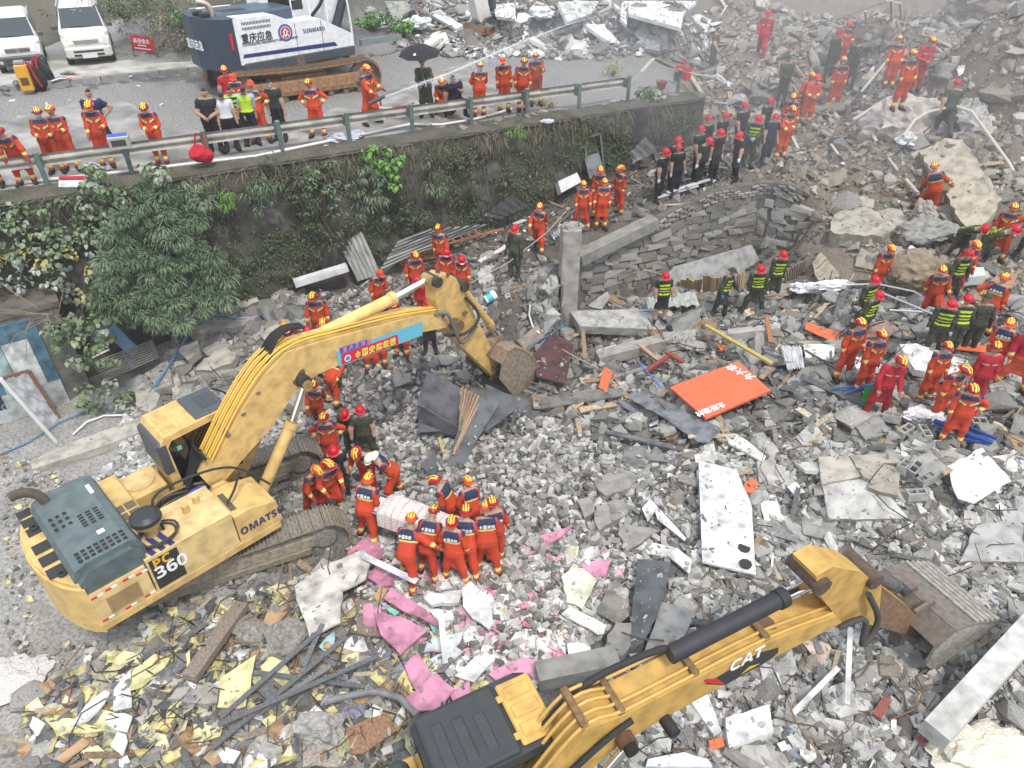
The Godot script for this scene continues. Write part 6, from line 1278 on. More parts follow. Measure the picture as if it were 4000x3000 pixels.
func build_main_excavator() -> void:
	var yel:=K(0.62,0.42,0.155)
	var pale:=K(0.63,0.46,0.21)
	var dk:=K(0.06,0.075,0.08)
	var t:=thing("excavator","big yellow crawler excavator with its bucket over the slate boards","excavator",V(-6.25,0,-10.8),Basis(Vector3.UP,deg_to_rad(45)))
	undercarriage(t,Transform3D(Basis(Vector3.UP,deg_to_rad(-20)),V(-0.02,-0.05,-0.25)),4.95,2.6,0.6,1.02,46,K(0.3,0.28,0.25),K(0.32,0.27,0.2))
	bx(t,"deck",V(-2.95,1.15,-1.38),V(0.62,1.36,1.5),"worn_paint",yel*0.95)
	var cw:=[]
	for i in 13:
		var a:=lerpf(-1.2,1.2,i/12.0)
		cw.append(W(-2.91 - (cos(a) - 0.362)*0.75,sin(a)*1.545+0.06))
	var mb:=nb(yel)
	var poly:=[W(-2.9,1.5),W(-2.9,-1.38)]
	poly.append_array(cw)
	mb.prism(poly,Transform3D(Basis(V(1,0,0),V(0,0,1),V(0,-1,0)),V(0,1.7,0)),1.15)
	var cwp:=part(t,"counterweight",mb,M.worn_paint)
	mb = nb(yel*1.02); mb.prism(poly,Transform3D(Basis(V(0.97,0,0),V(0,0,0.96),V(0,-1,0)),V(-0.06,2.31,0)),0.08); part(cwp,"top_lip",mb,M.worn_paint)
	for i in 3:
		grille(cwp,"grip_pad",V(-3.2,2.355,-1.2+i*0.3),V(0.24,0,0),V(0,0,0.24),1,1,"rubber",K(0.03,0.03,0.03),1.0)
		grille(cwp,"grip_pad",V(-3.25,2.355,-0.1+i*0.38),V(0.3,0,0),V(0,0,0.28),1,1,"rubber",K(0.03,0.03,0.03),1.0)
	for s in [-0.55,0.95]:
		mb = nb(K(0.02,0.02,0.02)); mb.lathe([[0.03,0],[0.08,0.01],[0.09,0.04],[0.06,0.07],[0.03,0.05]],10,at(V(-3.05,2.35,s))); part(cwp,"lifting_eye",mb,M.rubber)
	var hood:=[]
	for q in [[-2.98,2.0],[-2.98,2.42],[-2.9,2.58],[-2.7,2.66],[-2.0,2.66],[-1.86,2.6],[-1.8,2.4],[-1.8,2.0]]: hood.append(W(q[0],q[1]))
	var hd:=slab(t,"engine_hood",hood,-0.98,1.32,"worn_paint",K(0.10,0.135,0.14))
	slab(hd,"hood_end",[W(-2.93,2.0),W(-2.93,2.38),W(-2.7,2.56),W(-2.0,2.56),W(-1.86,2.38),W(-1.86,2.0)],1.32,1.44,"worn_paint",K(0.09,0.12,0.125))
	grille(hd,"louvre",V(-2.45,2.662,0.05),V(0.4,0,0),V(0,0,0.42),3,5,"ink",K(0.01,0.01,0.01),0.62)
	grille(hd,"louvre",V(-2.86,2.662,-0.25),V(0.36,0,0),V(0,0,0.5),3,3,"ink",K(0.01,0.01,0.01),0.5)
	grille(hd,"louvre",V(-2.8,2.662,0.95),V(0.85,0,0),V(0,0,0.32),8,3,"ink",K(0.01,0.01,0.01),0.66)
	for q in [[-2.0,-0.5,0.3,0.07],[-2.25,0.75,0.1,0.12]]:
		mb = nb(K(0.75,0.75,0.75)); mb.box(V(q[0],2.664,q[1]),V(q[3],0.008,q[2])); part(hd,"white_sticker",mb,M.ink)
	hosepipe(t,"exhaust_pipe",[V(-2.7,2.6,-0.75),V(-2.75,2.85,-0.78),V(-2.95,3.0,-0.82),V(-3.15,3.0,-0.84)],0.09,K(0.1,0.075,0.06),"rust")
	var side:=slab(t,"side_panel",[W(-2.9,1.36),W(-2.9,2.1),W(-1.95,2.1),W(-1.95,1.36)],1.0,1.5,"worn_paint",pale)
	for i in 9: bx(side,"vent_slat",V(-2.7,1.5+i*0.045,1.49),V(-2.15,1.52+i*0.045,1.525),"worn_paint",K(0.36,0.24,0.12),0.0)
	for i in 5: bx(side,"top_slot",V(-2.85,2.1,1.08+i*0.07),V(-2.0,2.115,1.11+i*0.07),"ink",K(0.05,0.035,0.02),0.0)
	for q in [[-2.84,2.02],[-2.6,2.04],[-2.3,2.04],[-2.08,2.0],[-2.84,1.42],[-2.45,1.4],[-2.1,1.42]]:
		mb = nb(K(0.55,0.03,0.03)); mb.box(V(q[0],q[1],1.503),V(0.1,0.045,0.01))
		mb.color(K(0.7,0.7,0.7)); mb.box(V(q[0]+0.1,q[1],1.503),V(0.1,0.045,0.01)); part(side,"reflector_strip",mb,M.ink)
	var tank:=slab(t,"fuel_tank",[W(-1.92,1.36),W(-1.92,2.2),W(-0.28,2.2),W(-0.28,1.36)],0.42,1.5,"worn_paint",pale)
	mb = nb(K(0.025,0.025,0.025)); mb.box(V(-1.62,1.77,1.503),V(0.52,0.74,0.012)); var pnl:=part(tank,"number_panel",mb,M.ink)
	for i in 3:
		mb = nb(K(0.03,0.03,0.16)); mb.box(V(-1.78+i*0.17,2.205,1.22),V(0.1,0.01,0.5),Basis(Vector3.UP,0.2)); part(pnl,"blue_stripe",mb,M.ink)
	latin(pnl,"lettering","PC",at(V(-1.84,1.86,1.512)),0.2,K(0.65,0.36,0.03))
	latin(pnl,"lettering","360",at(V(-1.86,1.56,1.512)),0.27,K(0.7,0.7,0.7))
	var box2:=slab(t,"tool_box",[W(-0.25,1.36),W(-0.25,2.05),W(0.1,2.05),W(0.62,1.9),W(0.66,1.36)],0.5,1.5,"worn_paint",yel)
	latin(box2,"lettering","OMATSU",at(V(-0.22,1.48,1.51)),0.17,K(0.03,0.03,0.1))
	for i in 2: grille(box2,"grip_pad",V(-0.2+i*0.22,2.06 - i*0.03,0.7),V(0.17,-0.02,0),V(0,0,0.6),1,1,"rubber",K(0.1,0.085,0.06),1.0)
	bx(t,"middle_deck",V(-1.86,1.36,-1.38),V(-1.4,2.08,0.42),"worn_paint",yel)
	for i in 3:
		for j in 2: grille(t,"grip_pad",V(-1.84+j*0.22,2.085,-0.35+i*0.27),V(0.19,0,0),V(0,0,0.22),1,1,"rubber",K(0.13,0.105,0.07),1.0)
	bx(t,"left_tank",V(-1.4,1.36,-1.38),V(-0.7,1.9,-0.55),"worn_paint",yel)
	mb = nb(pale); mb.lathe([[0.3,0],[0.3,0.03],[0.0,0.04]],20,at(V(-1.1,1.9,-1.0))); part(t,"tank_cover",mb,M.worn_paint)
	bx(t,"pump_bay",V(-1.4,1.36,-0.55),V(-0.3,1.6,0.42),"rust",K(0.06,0.05,0.04))
	for i in 9: hosepipe(t,"hydraulic_hose",[V(-1.3+rr(0,0.5),1.6,-0.4+i*0.08),V(-0.9,1.85+rr(-0.1,0.1),-0.3+i*0.07),V(-0.45,1.8+rr(-0.1,0.1),-0.25+i*0.06),V(-0.05,1.72,-0.2+i*0.05)],0.03,K(0.05,0.045,0.04) if i % 3 else K(0.25,0.16,0.06))
	mb = nb(yel*0.8); mb.lathe([[0.12,2.2],[0.12,2.45],[0.24,2.5],[0.27,2.6]],18,at(V(-1.55,0,0.95))); part(t,"air_filter_stem",mb,M.worn_paint)
	mb = nb(K(0.02,0.022,0.025)); mb.lathe([[0.28,2.6],[0.27,2.68],[0.18,2.74],[0.0,2.77]],22,at(V(-1.55,0,0.95))); part(t,"air_filter_cap",mb,M.plastic)
	for i in 2:
		var loop:=[]
		for k in 10: loop.append(V(-1.5+cos(k*0.75)*(0.33+i*0.05),2.26+i*0.05,1.12+sin(k*0.75)*0.28))
		hosepipe(t,"coiled_hose",loop,0.022,K(0.05,0.04,0.035))
	var rail:=[V(-1.35,2.2,1.0),V(-1.3,2.62,0.62),V(-0.8,2.75,0.6),V(0.2,2.6,0.75),V(0.75,2.0,1.1)]
	hosepipe(t,"handrail",rail,0.025,K(0.02,0.02,0.02))
	hosepipe(t,"handrail",[V(-0.2,2.2,1.2),V(0.0,2.35,1.15),V(0.3,2.52,0.9)],0.025,K(0.02,0.02,0.02))
	for q in [[-0.85,0.85],[-0.6,0.75]]: rod(t,"filler_cap",V(q[0],2.2,q[1]),V(q[0],2.38,q[1]),0.07,"worn_paint",yel)
	bx(t,"blue_canister",V(-0.6,1.85,0.28),V(-0.25,2.18,0.46),"plastic",K(0.02,0.08,0.45),0.05)
	var cab:=Node3D.new(); cab.name = "cab"; t.add_child(cab)
	var prof:=[W(-0.62,1.36),W(-0.66,2.9),W(-0.52,3.12),W(0.72,3.16),W(0.9,3.05),W(1.02,2.1),W(0.92,1.36)]
	slab(cab,"cab_shell",prof,-1.36,-0.34,"worn_paint",yel)
	slab(cab,"side_window",[W(-0.45,1.7),W(-0.5,2.85),W(-0.4,2.98),W(0.66,3.02),W(0.8,2.95),W(0.88,2.1),W(0.82,1.62)],-0.345,-0.335,"glass",K(1,1,1))
	slab(cab,"side_window",[W(-0.45,2.0),W(-0.5,2.85),W(0.66,2.95),W(0.8,2.85),W(0.85,2.0)],-1.372,-1.36,"glass",K(1,1,1))
	mb = nb(Color.WHITE); mb.quad(V(1.025,2.1,-1.3),V(0.915,3.03,-1.3),V(0.915,3.03,-0.4),V(1.025,2.1,-0.4)); mb.quad(V(0.935,1.42,-1.3),V(1.025,2.08,-1.3),V(1.025,2.08,-0.4),V(0.935,1.42,-0.4)); part(cab,"windscreen",mb,M.glass)
	bx(cab,"roof_hatch",V(0.18,3.15,-1.3),V(0.84,3.2,-0.4),"plastic",K(0.055,0.065,0.075),0.02)
	bx(cab,"roof_window",V(0.42,3.2,-1.1),V(0.76,3.206,-0.6),"glass",K(1,1,1),0.0)
	for q in [[-0.45,-1.15],[-0.45,-0.75],[-0.12,-1.15],[-0.12,-0.75]]: bx(cab,"roof_rib",V(q[0],3.1,q[1]),V(q[0]+0.24,3.155,q[1]+0.28),"worn_paint",yel*0.95,0.02)
	bx(cab,"rear_corner",V(-0.7,2.2,-1.37),V(-0.48,3.0,-0.33),"plastic",K(0.06,0.065,0.07),0.05)
	for s in [0,1]:
		mb = nb(K(0.1,0.42,0.36)); mb.box(V(-0.3+s*0.35,2.75 - s*0.6,-0.33),V(0.09,0.1,0.006)); part(cab,"window_sticker",mb,M.ink)
	hosepipe(cab,"mirror_bar",[V(0.92,1.9,-1.4),V(1.2,2.2,-1.45),V(1.25,2.7,-1.4),V(0.95,3.05,-1.35)],0.022,K(0.02,0.02,0.02))
	var bo:=[W(-0.07,1.76),W(0.21,1.99),W(0.75,2.32),W(1.41,2.68),W(2.01,3.2),W(2.32,3.37),W(2.75,3.41),W(5.46,3.22),W(6.22,3.03),W(6.38,3.13),W(6.17,3.4),W(5.51,3.68),W(3.24,4.07),W(2.47,4.18),W(2.09,4.23),W(1.55,3.95),W(0.83,3.34),W(0.05,2.44),W(-0.19,2.12)]
	var boom:=slab(t,"boom",bo,-0.3,0.3,"worn_paint",yel)
	var pins:=[W(0.01,1.59),W(2.38,3.25),W(6.56,2.97)]
	for q in [[pins[0],0.62,0.2],[pins[2],0.44,0.16]]:
		mb = nb(K(0.16,0.1,0.05)); mb.tube([V(q[0].x,q[0].y,-q[1]),V(q[0].x,q[0].y,q[1])],q[2],16); part(boom,"pivot_pin",mb,M.rust)
	var bp:=[W(2.25,3.49)]
	mb = nb(K(0.035,0.03,0.025)); mb.tube([V(bp[0].x,bp[0].y,-0.5),V(bp[0].x,bp[0].y,0.5)],0.14,14); part(boom,"ram_boss",mb,M.rubber)
	for e in [-1,1]:
		var br:=slab(t,"boom_bracket",[W(-0.45,1.36),W(0.55,1.36),W(0.35,1.75),W(0.1,2.1),W(-0.15,2.1),W(-0.4,1.75)],e*0.45 - 0.05,e*0.45+0.05,"worn_paint",yel*0.9)
	var rams:=[W(0.73,1.23),W(1.8,2.65),W(2.26,3.42)]
	for s in [-0.48,0.42]:
		cylinder_ram(t,V(rams[0].x,rams[0].y,s),V(rams[1].x,rams[1].y,s),V(rams[2].x,rams[2].y,s),0.13,yel)
	var ac:=[W(2.57,4.09),W(5.02,4.22),W(6.03,4.32)]
	cylinder_ram(t,V(ac[0].x,ac[0].y,0),V(ac[1].x,ac[1].y,0),V(ac[2].x,ac[2].y,0),0.14,K(0.72,0.5,0.18))
	var up:=[W(0.06,2.51),W(0.86,3.43),W(1.62,4.07),W(2.3,4.28),W(3.25,4.15),W(4.73,3.89),W(6.01,3.56)]
	for i in 7:
		var path:=[]
		for q in up: path.append(V(q.x - 0.02,q.y+0.06+0.02*(i % 2),0.27 - i*0.085))
		if i > 2: path = path.slice(0,4)
		hosepipe(boom,"pipe_line",path,0.022,K(0.72,0.45,0.05) if i % 2 == 0 else K(0.62,0.38,0.08),"paint")
	for k in [0.18,0.36,0.54]:
		var a: Vector2 = up[0].lerp(up[3],k)
		mb = nb(K(0.3,0.3,0.3)); mb.box(V(a.x+0.02,a.y+0.16,0.02),V(0.08,0.05,0.62)); part(boom,"pipe_clamp",mb,M.steel)
	for i in 4:
		var a:=up[3] as Vector2
		hosepipe(boom,"rubber_hose",[V(a.x - 0.75,a.y - 0.75,0.1 - i*0.1),V(a.x - 0.5,a.y - 0.05,0.1 - i*0.1),V(a.x - 0.1,a.y+0.3,0.08 - i*0.06),V(a.x+0.35,a.y+0.22,0.1 - i*0.06)],0.035,K(0.015,0.015,0.015))
	for i in 6: hosepipe(t,"rubber_hose",[V(-0.5,1.75,-0.1 - i*0.06),V(-0.3,2.1,-0.15 - i*0.05),V(-0.05,2.45+0.05*i,-0.1 - i*0.05),V(up[0].x - 0.1,up[0].y+0.1,0.2 - i*0.08)],0.032,K(0.015,0.015,0.015))
	var bn:=[W(3.15,3.73),W(5.53,3.51),W(5.49,3.14),W(3.18,3.35)]
	slab(boom,"banner",bn,0.31,0.316,"ink",K(0.12,0.4,0.52))
	var rd:=[W(3.26,3.63),W(4.78,3.48),W(4.78,3.22),W(3.24,3.37)]
	slab(boom,"red_banner",rd,0.317,0.323,"ink",K(0.55,0.015,0.03))
	var bl:=[W(3.25,3.8),W(3.95,3.71),W(3.95,3.56),W(3.25,3.65)]
	slab(boom,"blue_banner",bl,0.317,0.323,"ink",K(0.03,0.09,0.42))
	var dir:=(rd[1] - rd[0]).normalized() as Vector2
	var tx:=Transform3D(Basis(V(dir.x,dir.y,0),V(-dir.y,dir.x,0),Vector3.BACK),V(rd[3].x,rd[3].y,0.324))
	var wid: float = (rd[1] - rd[0]).length()
	var hei: float = (rd[3] - rd[0]).length()
	write(boom,"banner_lettering","中国安能救援",tx.translated_local(V(wid*0.22,hei*0.16,0)),hei*0.62,wid*0.125,K(0.7,0.6,0.1),0.14)
	mb = nb(K(0.7,0.7,0.7)); mb.lathe([[0.0,0.0],[hei*0.32,0.0],[hei*0.32,0.006],[0.0,0.006]],16,tx.translated_local(V(wid*0.1,hei*0.45,0))*Transform3D(Basis(Vector3.RIGHT,PI/2),Vector3.ZERO))
	mb.color(K(0.05,0.2,0.5)); mb.lathe([[0.0,0.008],[hei*0.22,0.008]],14,tx.translated_local(V(wid*0.1,hei*0.45,0))*Transform3D(Basis(Vector3.RIGHT,PI/2),Vector3.ZERO)); part(boom,"round_emblem",mb,M.ink)
	var bd: float = (bl[3] - bl[0]).length()
	write(boom,"banner_lettering","重庆正建筑",Transform3D(tx.basis,V(bl[3].x,bl[3].y,0.324)).translated_local(V(0.06,bd*0.15,0)),bd*0.7,bd*1.05,K(0.62,0.2,0.3),0.12)
	var ar:=[W(6.06,3.78),W(6.11,4.33),W(6.3,4.41),W(6.72,4.18),W(7.08,3.4),W(7.71,1.95),W(8.24,0.5),W(7.95,0.57),W(7.68,0.96),W(6.44,2.63),W(6.17,3.24)]
	var arm:=slab(t,"arm",ar,-0.2,0.2,"worn_paint",yel*K(0.92,0.9,0.85))
	var ends:=[W(6.13,4.29),W(6.96,3.86),W(8.04,2.19),W(8.37,1.56),W(8.09,0.59),W(8.69,0.79)]
	for q in [ends[0],ends[1]]:
		mb = nb(K(0.05,0.04,0.035)); mb.tube([V(q.x,q.y,-0.28),V(q.x,q.y,0.28)],0.13,14); part(arm,"pivot_boss",mb,M.rust)
	cylinder_ram(t,V(ends[1].x,ends[1].y,0.0),V(ends[2].x,ends[2].y,0.0),V(ends[3].x,ends[3].y,0),0.1,yel*0.85)
	for e in [-1,1]:
		mb = nb(K(0.17,0.14,0.1)); mb.bar(V(ends[3].x,ends[3].y,e*0.24),V(ends[4].x - 0.2,ends[4].y+0.35,e*0.24),0.05,0.14,Vector3.BACK); part(t,"bucket_link",mb,M.rust)
		mb = nb(K(0.17,0.14,0.1)); mb.bar(V(ends[3].x,ends[3].y,e*0.2),V(ends[5].x,ends[5].y,e*0.2),0.05,0.14,Vector3.BACK); part(t,"bucket_link",mb,M.rust)
	hosepipe(arm,"looped_hose",[V(ar[0].x - 0.15,ar[0].y - 0.25,0.3),V(ar[0].x+0.15,ar[0].y - 0.3,0.42),V(ar[0].x+0.35,ar[0].y - 0.9,0.45),V(ar[0].x+0.6,ar[0].y - 1.35,0.4),V(ar[0].x+1.2,ar[0].y - 1.15,0.28)],0.045,K(0.12,0.12,0.125))
	hosepipe(arm,"looped_hose",[V(ends[1].x,ends[1].y - 0.3,0.24),V(ends[1].x+0.3,ends[1].y - 0.9,0.4),V(ends[1].x - 0.2,ends[1].y - 1.2,0.4),V(ar[10].x,ar[10].y - 0.4,0.3)],0.04,K(0.03,0.03,0.03))
	for i in 26:
		var k: Vector2 = [pins[0],bp[0],pins[2],pins[2],ends[0],ends[1],ends[4],ends[4]][i % 8]
		part(arm if i % 8 > 3 else boom,"grease_patch",flake(7,0.006),M.rust_dark,Transform3D(Basis(V(1,0,0),V(0,0,1),V(0,-1,0))*rr(0.08,0.3),V(k.x+rng.randfn()*0.2,k.y+rng.randfn()*0.16,0.203 if i % 8 > 3 else 0.303)))
	var bk:=Node3D.new(); bk.name = "bucket"; t.add_child(bk)
	var curve:=[W(7.76,1.38),W(7.97,1.69),W(8.25,1.7),W(8.61,1.46),W(8.96,1.07),W(9.22,0.61),W(9.37,0.1),W(9.48,-0.63),W(9.5,-1.45)]
	var plate: Array = curve.duplicate()
	plate.append_array([W(9.25,-1.31),W(8.29,-0.05),W(7.68,0.91)])
	for e in [-0.72,0.66]: slab(bk,"side_plate",plate,e,e+0.04,"rust",K(0.25,0.2,0.15))
	strip(bk,"shell",curve,-0.72,0.72,"rust",K(0.28,0.21,0.15))
	for s in [-0.2,0.2]: slab(bk,"hinge_ear",[curve[0],curve[1],curve[2],curve[3],curve[2]+W(-0.05,0.22),curve[0]+W(-0.12,0.15)],s - 0.03,s+0.03,"rust",K(0.2,0.14,0.09))
	for i in 5:
		mb = nb(K(0.2,0.18,0.16)); var e: Vector2 = curve[-1]
		mb.hexa([V(e.x - 0.03,e.y+0.1,-0.62+i*0.28),V(e.x+0.04,e.y+0.1,-0.62+i*0.28),V(e.x+0.04,e.y+0.1,-0.5+i*0.28),V(e.x - 0.03,e.y+0.1,-0.5+i*0.28),V(e.x - 0.005,e.y - 0.12,-0.6+i*0.28),V(e.x+0.01,e.y - 0.12,-0.6+i*0.28),V(e.x+0.01,e.y - 0.12,-0.52+i*0.28),V(e.x - 0.005,e.y - 0.12,-0.52+i*0.28)]); part(bk,"tooth",mb,M.track_steel)
func build_second_excavator() -> void:
	var yel:=K(0.52,0.32,0.085)
	var t:=thing("excavator","second yellow excavator cut by the bottom edge, black cab roof","excavator",V(-0.35,0,-4.85),Basis(Vector3.UP,deg_to_rad(26)))
	undercarriage(t,at(V(-0.9,-0.05,0.75)),4.9,2.6,0.6,1.0,46,K(0.22,0.21,0.19),K(0.24,0.22,0.19))
	bx(t,"deck",V(-3.3,1.15,-0.6),V(0.35,1.36,2.3),"worn_paint",K(0.06,0.06,0.06))
	bx(t,"engine_house",V(-3.2,1.36,-0.6),V(-1.4,2.3,2.3),"worn_paint",yel)
	bx(t,"left_box",V(-1.4,1.36,-0.6),V(-0.85,2.15,0.0),"worn_paint",yel)
	var cab:=Node3D.new(); cab.name = "cab"; t.add_child(cab)
	slab(cab,"cab_shell",[W(-0.78,1.36),W(-0.86,2.9),W(-0.74,3.1),W(0.66,3.14),W(0.84,3.02),W(0.95,2.1),W(0.8,1.36)],-0.55,0.52,"worn_paint",K(0.035,0.037,0.04))
	slab(cab,"side_window",[W(-0.64,1.9),W(-0.7,2.85),W(0.6,2.95),W(0.74,2.85),W(0.8,1.9)],0.522,0.53,"glass",K(1,1,1))
	slab(cab,"side_window",[W(-0.64,1.9),W(-0.7,2.85),W(0.6,2.95),W(0.74,2.85),W(0.8,1.9)],-0.565,-0.555,"glass",K(1,1,1))
	var mb:=nb(Color.WHITE); mb.quad(V(-0.87,1.9,-0.45),V(-0.87,1.9,0.42),V(-0.87,2.86,0.42),V(-0.87,2.86,-0.45)); part(cab,"rear_window",mb,M.glass)
	bx(cab,"roof_cover",V(-0.8,3.12,-0.5),V(0.3,3.2,0.48),"paint",K(0.035,0.038,0.042),0.05)
	for i in 3: bx(cab,"roof_rib",V(-0.66+i*0.28,3.18,-0.3+0.05*i),V(-0.5+i*0.28,3.22,0.34),"paint",K(0.04,0.043,0.047),0.02)
	var hatch:=bx(cab,"roof_hatch",V(0.34,3.13,-0.46),V(0.84,3.19,0.44),"worn_paint",yel*1.15,0.04)
	for i in 3: bx(hatch,"rib",V(0.4,3.18,-0.36+i*0.27),V(0.78,3.215,-0.18+i*0.27),"worn_paint",yel*1.1,0.03)
	for q in [-0.3,0.25]: bx(hatch,"hinge",V(0.28,3.17,q),V(0.38,3.2,q+0.1),"worn_paint",yel,0.01)
	mb = nb(K(0.035,0.04,0.042)); mb.lathe([[0.13,2.15],[0.15,2.35],[0.16,2.45],[0.13,2.52],[0.06,2.55],[0.0,2.55]],20,at(V(-1.15,0,-0.3))); part(t,"air_cleaner",mb,M.plastic)
	for i in 16: bx(t,"vent_slot",V(-1.3+(i % 8)*0.055,2.15,-0.12+(i/8)*0.06),V(-1.27+(i % 8)*0.055,2.156,-0.09+(i/8)*0.06),"ink",K(0.08,0.05,0.02),0.0)
	var lower:=[W(1.54,2.71),W(2.17,2.85),W(4.1,2.97),W(5.54,2.98)]
	var upper:=[W(5.34,3.25),W(3.95,3.51),W(2.73,3.51),W(1.57,3.48),W(1.01,3.61)]
	var bo:=[W(-0.35,1.75),W(0.1,1.6),W(0.75,2.2)]
	bo.append_array(lower); bo.append_array(upper)
	bo.append_array([W(0.75,3.1),W(0.2,2.4)])
	var boom:=slab(t,"boom",bo,0.32,0.8,"worn_paint",yel)
	mb = nb(K(0.1,0.07,0.045)); mb.tube([V(-0.1,1.9,0.0),V(-0.1,1.9,1.0)],0.17,14); part(boom,"pivot_pin",mb,M.rust)
	var lam:=[W(1.62,2.96),W(2.3,2.85)]
	mb = nb(K(0.13,0.065,0.03)); mb.tube([V(lam[0].x,lam[0].y,0.0),V(lam[0].x,lam[0].y,0.95)],0.13,12); part(boom,"ram_boss",mb,M.rust)
	mb = nb(K(0.02,0.02,0.02)); mb.tube([V(lam[1].x,lam[1].y,0.8),V(lam[1].x,lam[1].y,1.05)],0.09,12); part(boom,"work_lamp",mb,M.plastic)
	for s in [0.05,0.93]: cylinder_ram(t,V(0.75,1.45,s),V(lam[0].x - 0.5,lam[0].y - 0.7,s),V(lam[0].x,lam[0].y,s),0.11,K(0.03,0.03,0.03))
	var up2: Array = [W(1.01,3.61),W(1.57,3.48),W(2.73,3.51),W(3.95,3.51),W(5.26,3.28)]
	for i in 5:
		var path:=[V(0.35,2.75,0.72 - i*0.12)]
		for q in up2: path.append(V(q.x,q.y+0.05,0.76 - i*0.12))
		if i in [2,3]: path = path.slice(0,3)
		hosepipe(boom,"pipe_line",path,0.025,yel*1.05,"paint")
	for k in up2.slice(0,4): bx(boom,"pipe_clamp",V(k.x - 0.05,k.y,0.22),V(k.x+0.05,k.y+0.09,0.78),"rust",K(0.2,0.12,0.05),0.01)
	var pl:=[W(2.91,3.24),W(3.83,3.35),W(4.22,3.22),W(4.25,3.07),W(4.12,2.99),W(3.32,2.92)]
	slab(boom,"name_plate",pl,0.802,0.806,"ink",K(0.03,0.03,0.03))
	var rp:=[W(2.88,3.38),W(3.11,3.24),W(3.31,2.95),W(2.88,3.31)]
	slab(boom,"red_chevron",rp,0.806,0.81,"ink",K(0.5,0.02,0.02))
	var cp:=[W(3.3,3.18),W(3.87,3.21)]
	var dv:=(cp[1] - cp[0]).normalized() as Vector2
	latin(boom,"lettering","CAT",Transform3D(Basis(V(dv.x,dv.y,0),V(-dv.y,dv.x,0),Vector3.BACK),V(cp[0].x,cp[0].y - 0.02,0.812)),0.24,K(0.7,0.7,0.68))
	var tri:=[W(3.58,3.02),W(3.91,3.05),W(3.71,3.12)]
	slab(boom,"yellow_triangle",tri,0.812,0.815,"ink",K(0.62,0.4,0.02))
	var ac:=[W(2.46,3.7),W(4.42,3.8),W(5.01,3.88)]
	cylinder_ram(t,V(ac[0].x,ac[0].y+0.1,0.5),V(ac[1].x,ac[1].y+0.1,0.5),V(ac[2].x,ac[2].y,0.5),0.125,K(0.025,0.027,0.03))
	hosepipe(t,"rubber_hose",[V(0.4,2.9,0.35),V(1.2,3.6,0.3),V(2.0,3.75,0.32),V(ac[0].x,ac[0].y+0.15,0.42)],0.05,K(0.02,0.02,0.02))
	hosepipe(t,"rubber_hose",[V(0.3,2.3,0.84),V(0.75,2.8,0.86),V(1.3,3.2,0.85),V(1.7,3.35,0.84)],0.045,K(0.02,0.02,0.02))
	for i in 12: part(boom,"grease_patch",flake(7,0.008),M.rust_dark,Transform3D(Basis(Vector3.UP,rr(0,6.0))*rr(0.15,0.5),V(rr(2.3,4.3),up2[1].y+rr(0.01,0.02),rr(0.3,0.7))))
	var ar:=[W(4.83,3.96),W(4.59,4.49),W(4.89,4.52),W(5.55,4.07),W(6.24,3.4),W(7.42,2.17),W(8.64,0.74),W(8.59,0.51),W(6.84,1.99),W(5.63,2.86)]
	var arm:=slab(t,"arm",ar,0.28,0.72,"worn_paint",yel)
	var lo:=[W(6.35,3.28),W(7.44,2.14),W(8.58,0.8),W(8.56,0.51),W(6.82,1.99)]
	slab(arm,"dirty_end",lo,0.275,0.725,"rust",K(0.2,0.12,0.065))
	var ends:=[W(4.75,4.23),W(6,3.65),W(7.5,2.13),W(8.43,0.78)]
	for q in [ends[0],ends[1]]:
		mb = nb(K(0.1,0.07,0.05)); mb.tube([V(q.x,q.y,0.2),V(q.x,q.y,0.8)],0.14,14); part(arm,"pivot_boss",mb,M.rust)
	cylinder_ram(t,V(ends[1].x,ends[1].y,0.5),V(ends[1].x,ends[1].y,0.5).lerp(V(ends[2].x,ends[2].y+0.2,0.5),0.8),V(ends[2].x,ends[2].y+0.2,0.5),0.1,K(0.1,0.1,0.1))
	hosepipe(arm,"looped_hose",[V(ar[9].x - 0.1,ar[9].y,0.8),V(ar[9].x+0.3,ar[9].y+0.1,0.9),V(ar[9].x+0.35,ar[9].y - 0.5,1.0),V(ar[9].x+0.7,ar[9].y - 0.2,0.9),V(ends[1].x - 0.1,ends[1].y - 0.2,0.8)],0.05,K(0.05,0.045,0.04))
	var bk:=Node3D.new(); bk.name = "bucket"; t.add_child(bk)
	var e:=W(8.15,1.25)
	var curve:=[W(7.85,1.4),W(8.2,1.66),W(8.75,1.52),W(9.72,1.0)]
	var plate: Array = curve.duplicate(); plate.append_array([W(9.66,0.9),W(9.0,0.4),W(8.3,0.4),W(7.85,0.9)])
	for q in [-0.25,1.2]: slab(bk,"side_plate",plate,q,q+0.05,"rust",K(0.3,0.28,0.25))
	mb = MB.new()
	for i in 3:
		mb.color([K(0.15,0.12,0.1),K(0.17,0.145,0.125),K(0.22,0.205,0.185)][i])
		var a: Vector2 = curve[i]
		var b: Vector2 = curve[i+1]
		mb.bar(V(a.x,a.y,0.5),V(b.x,b.y,0.5),1.5,0.04,V(b.x - a.x,b.y - a.y,0).cross(Vector3.BACK))
	part(bk,"shell",mb,M.rust)
	for i in 5:
		var a: Vector2 = (curve[2] as Vector2).lerp(curve[3],0.1+i*0.2)
		bx(bk,"wear_strip",V(a.x - 0.04,a.y+0.01,-0.25),V(a.x+0.04,a.y+0.09,1.25),"rust",K(0.3,0.28,0.25),0.01)
	for i in 5: bx(bk,"tooth",V(9.66,0.92,-0.2+i*0.32),V(9.86,0.99,-0.06+i*0.32),"track_steel",K(0.25,0.24,0.22),0.02)
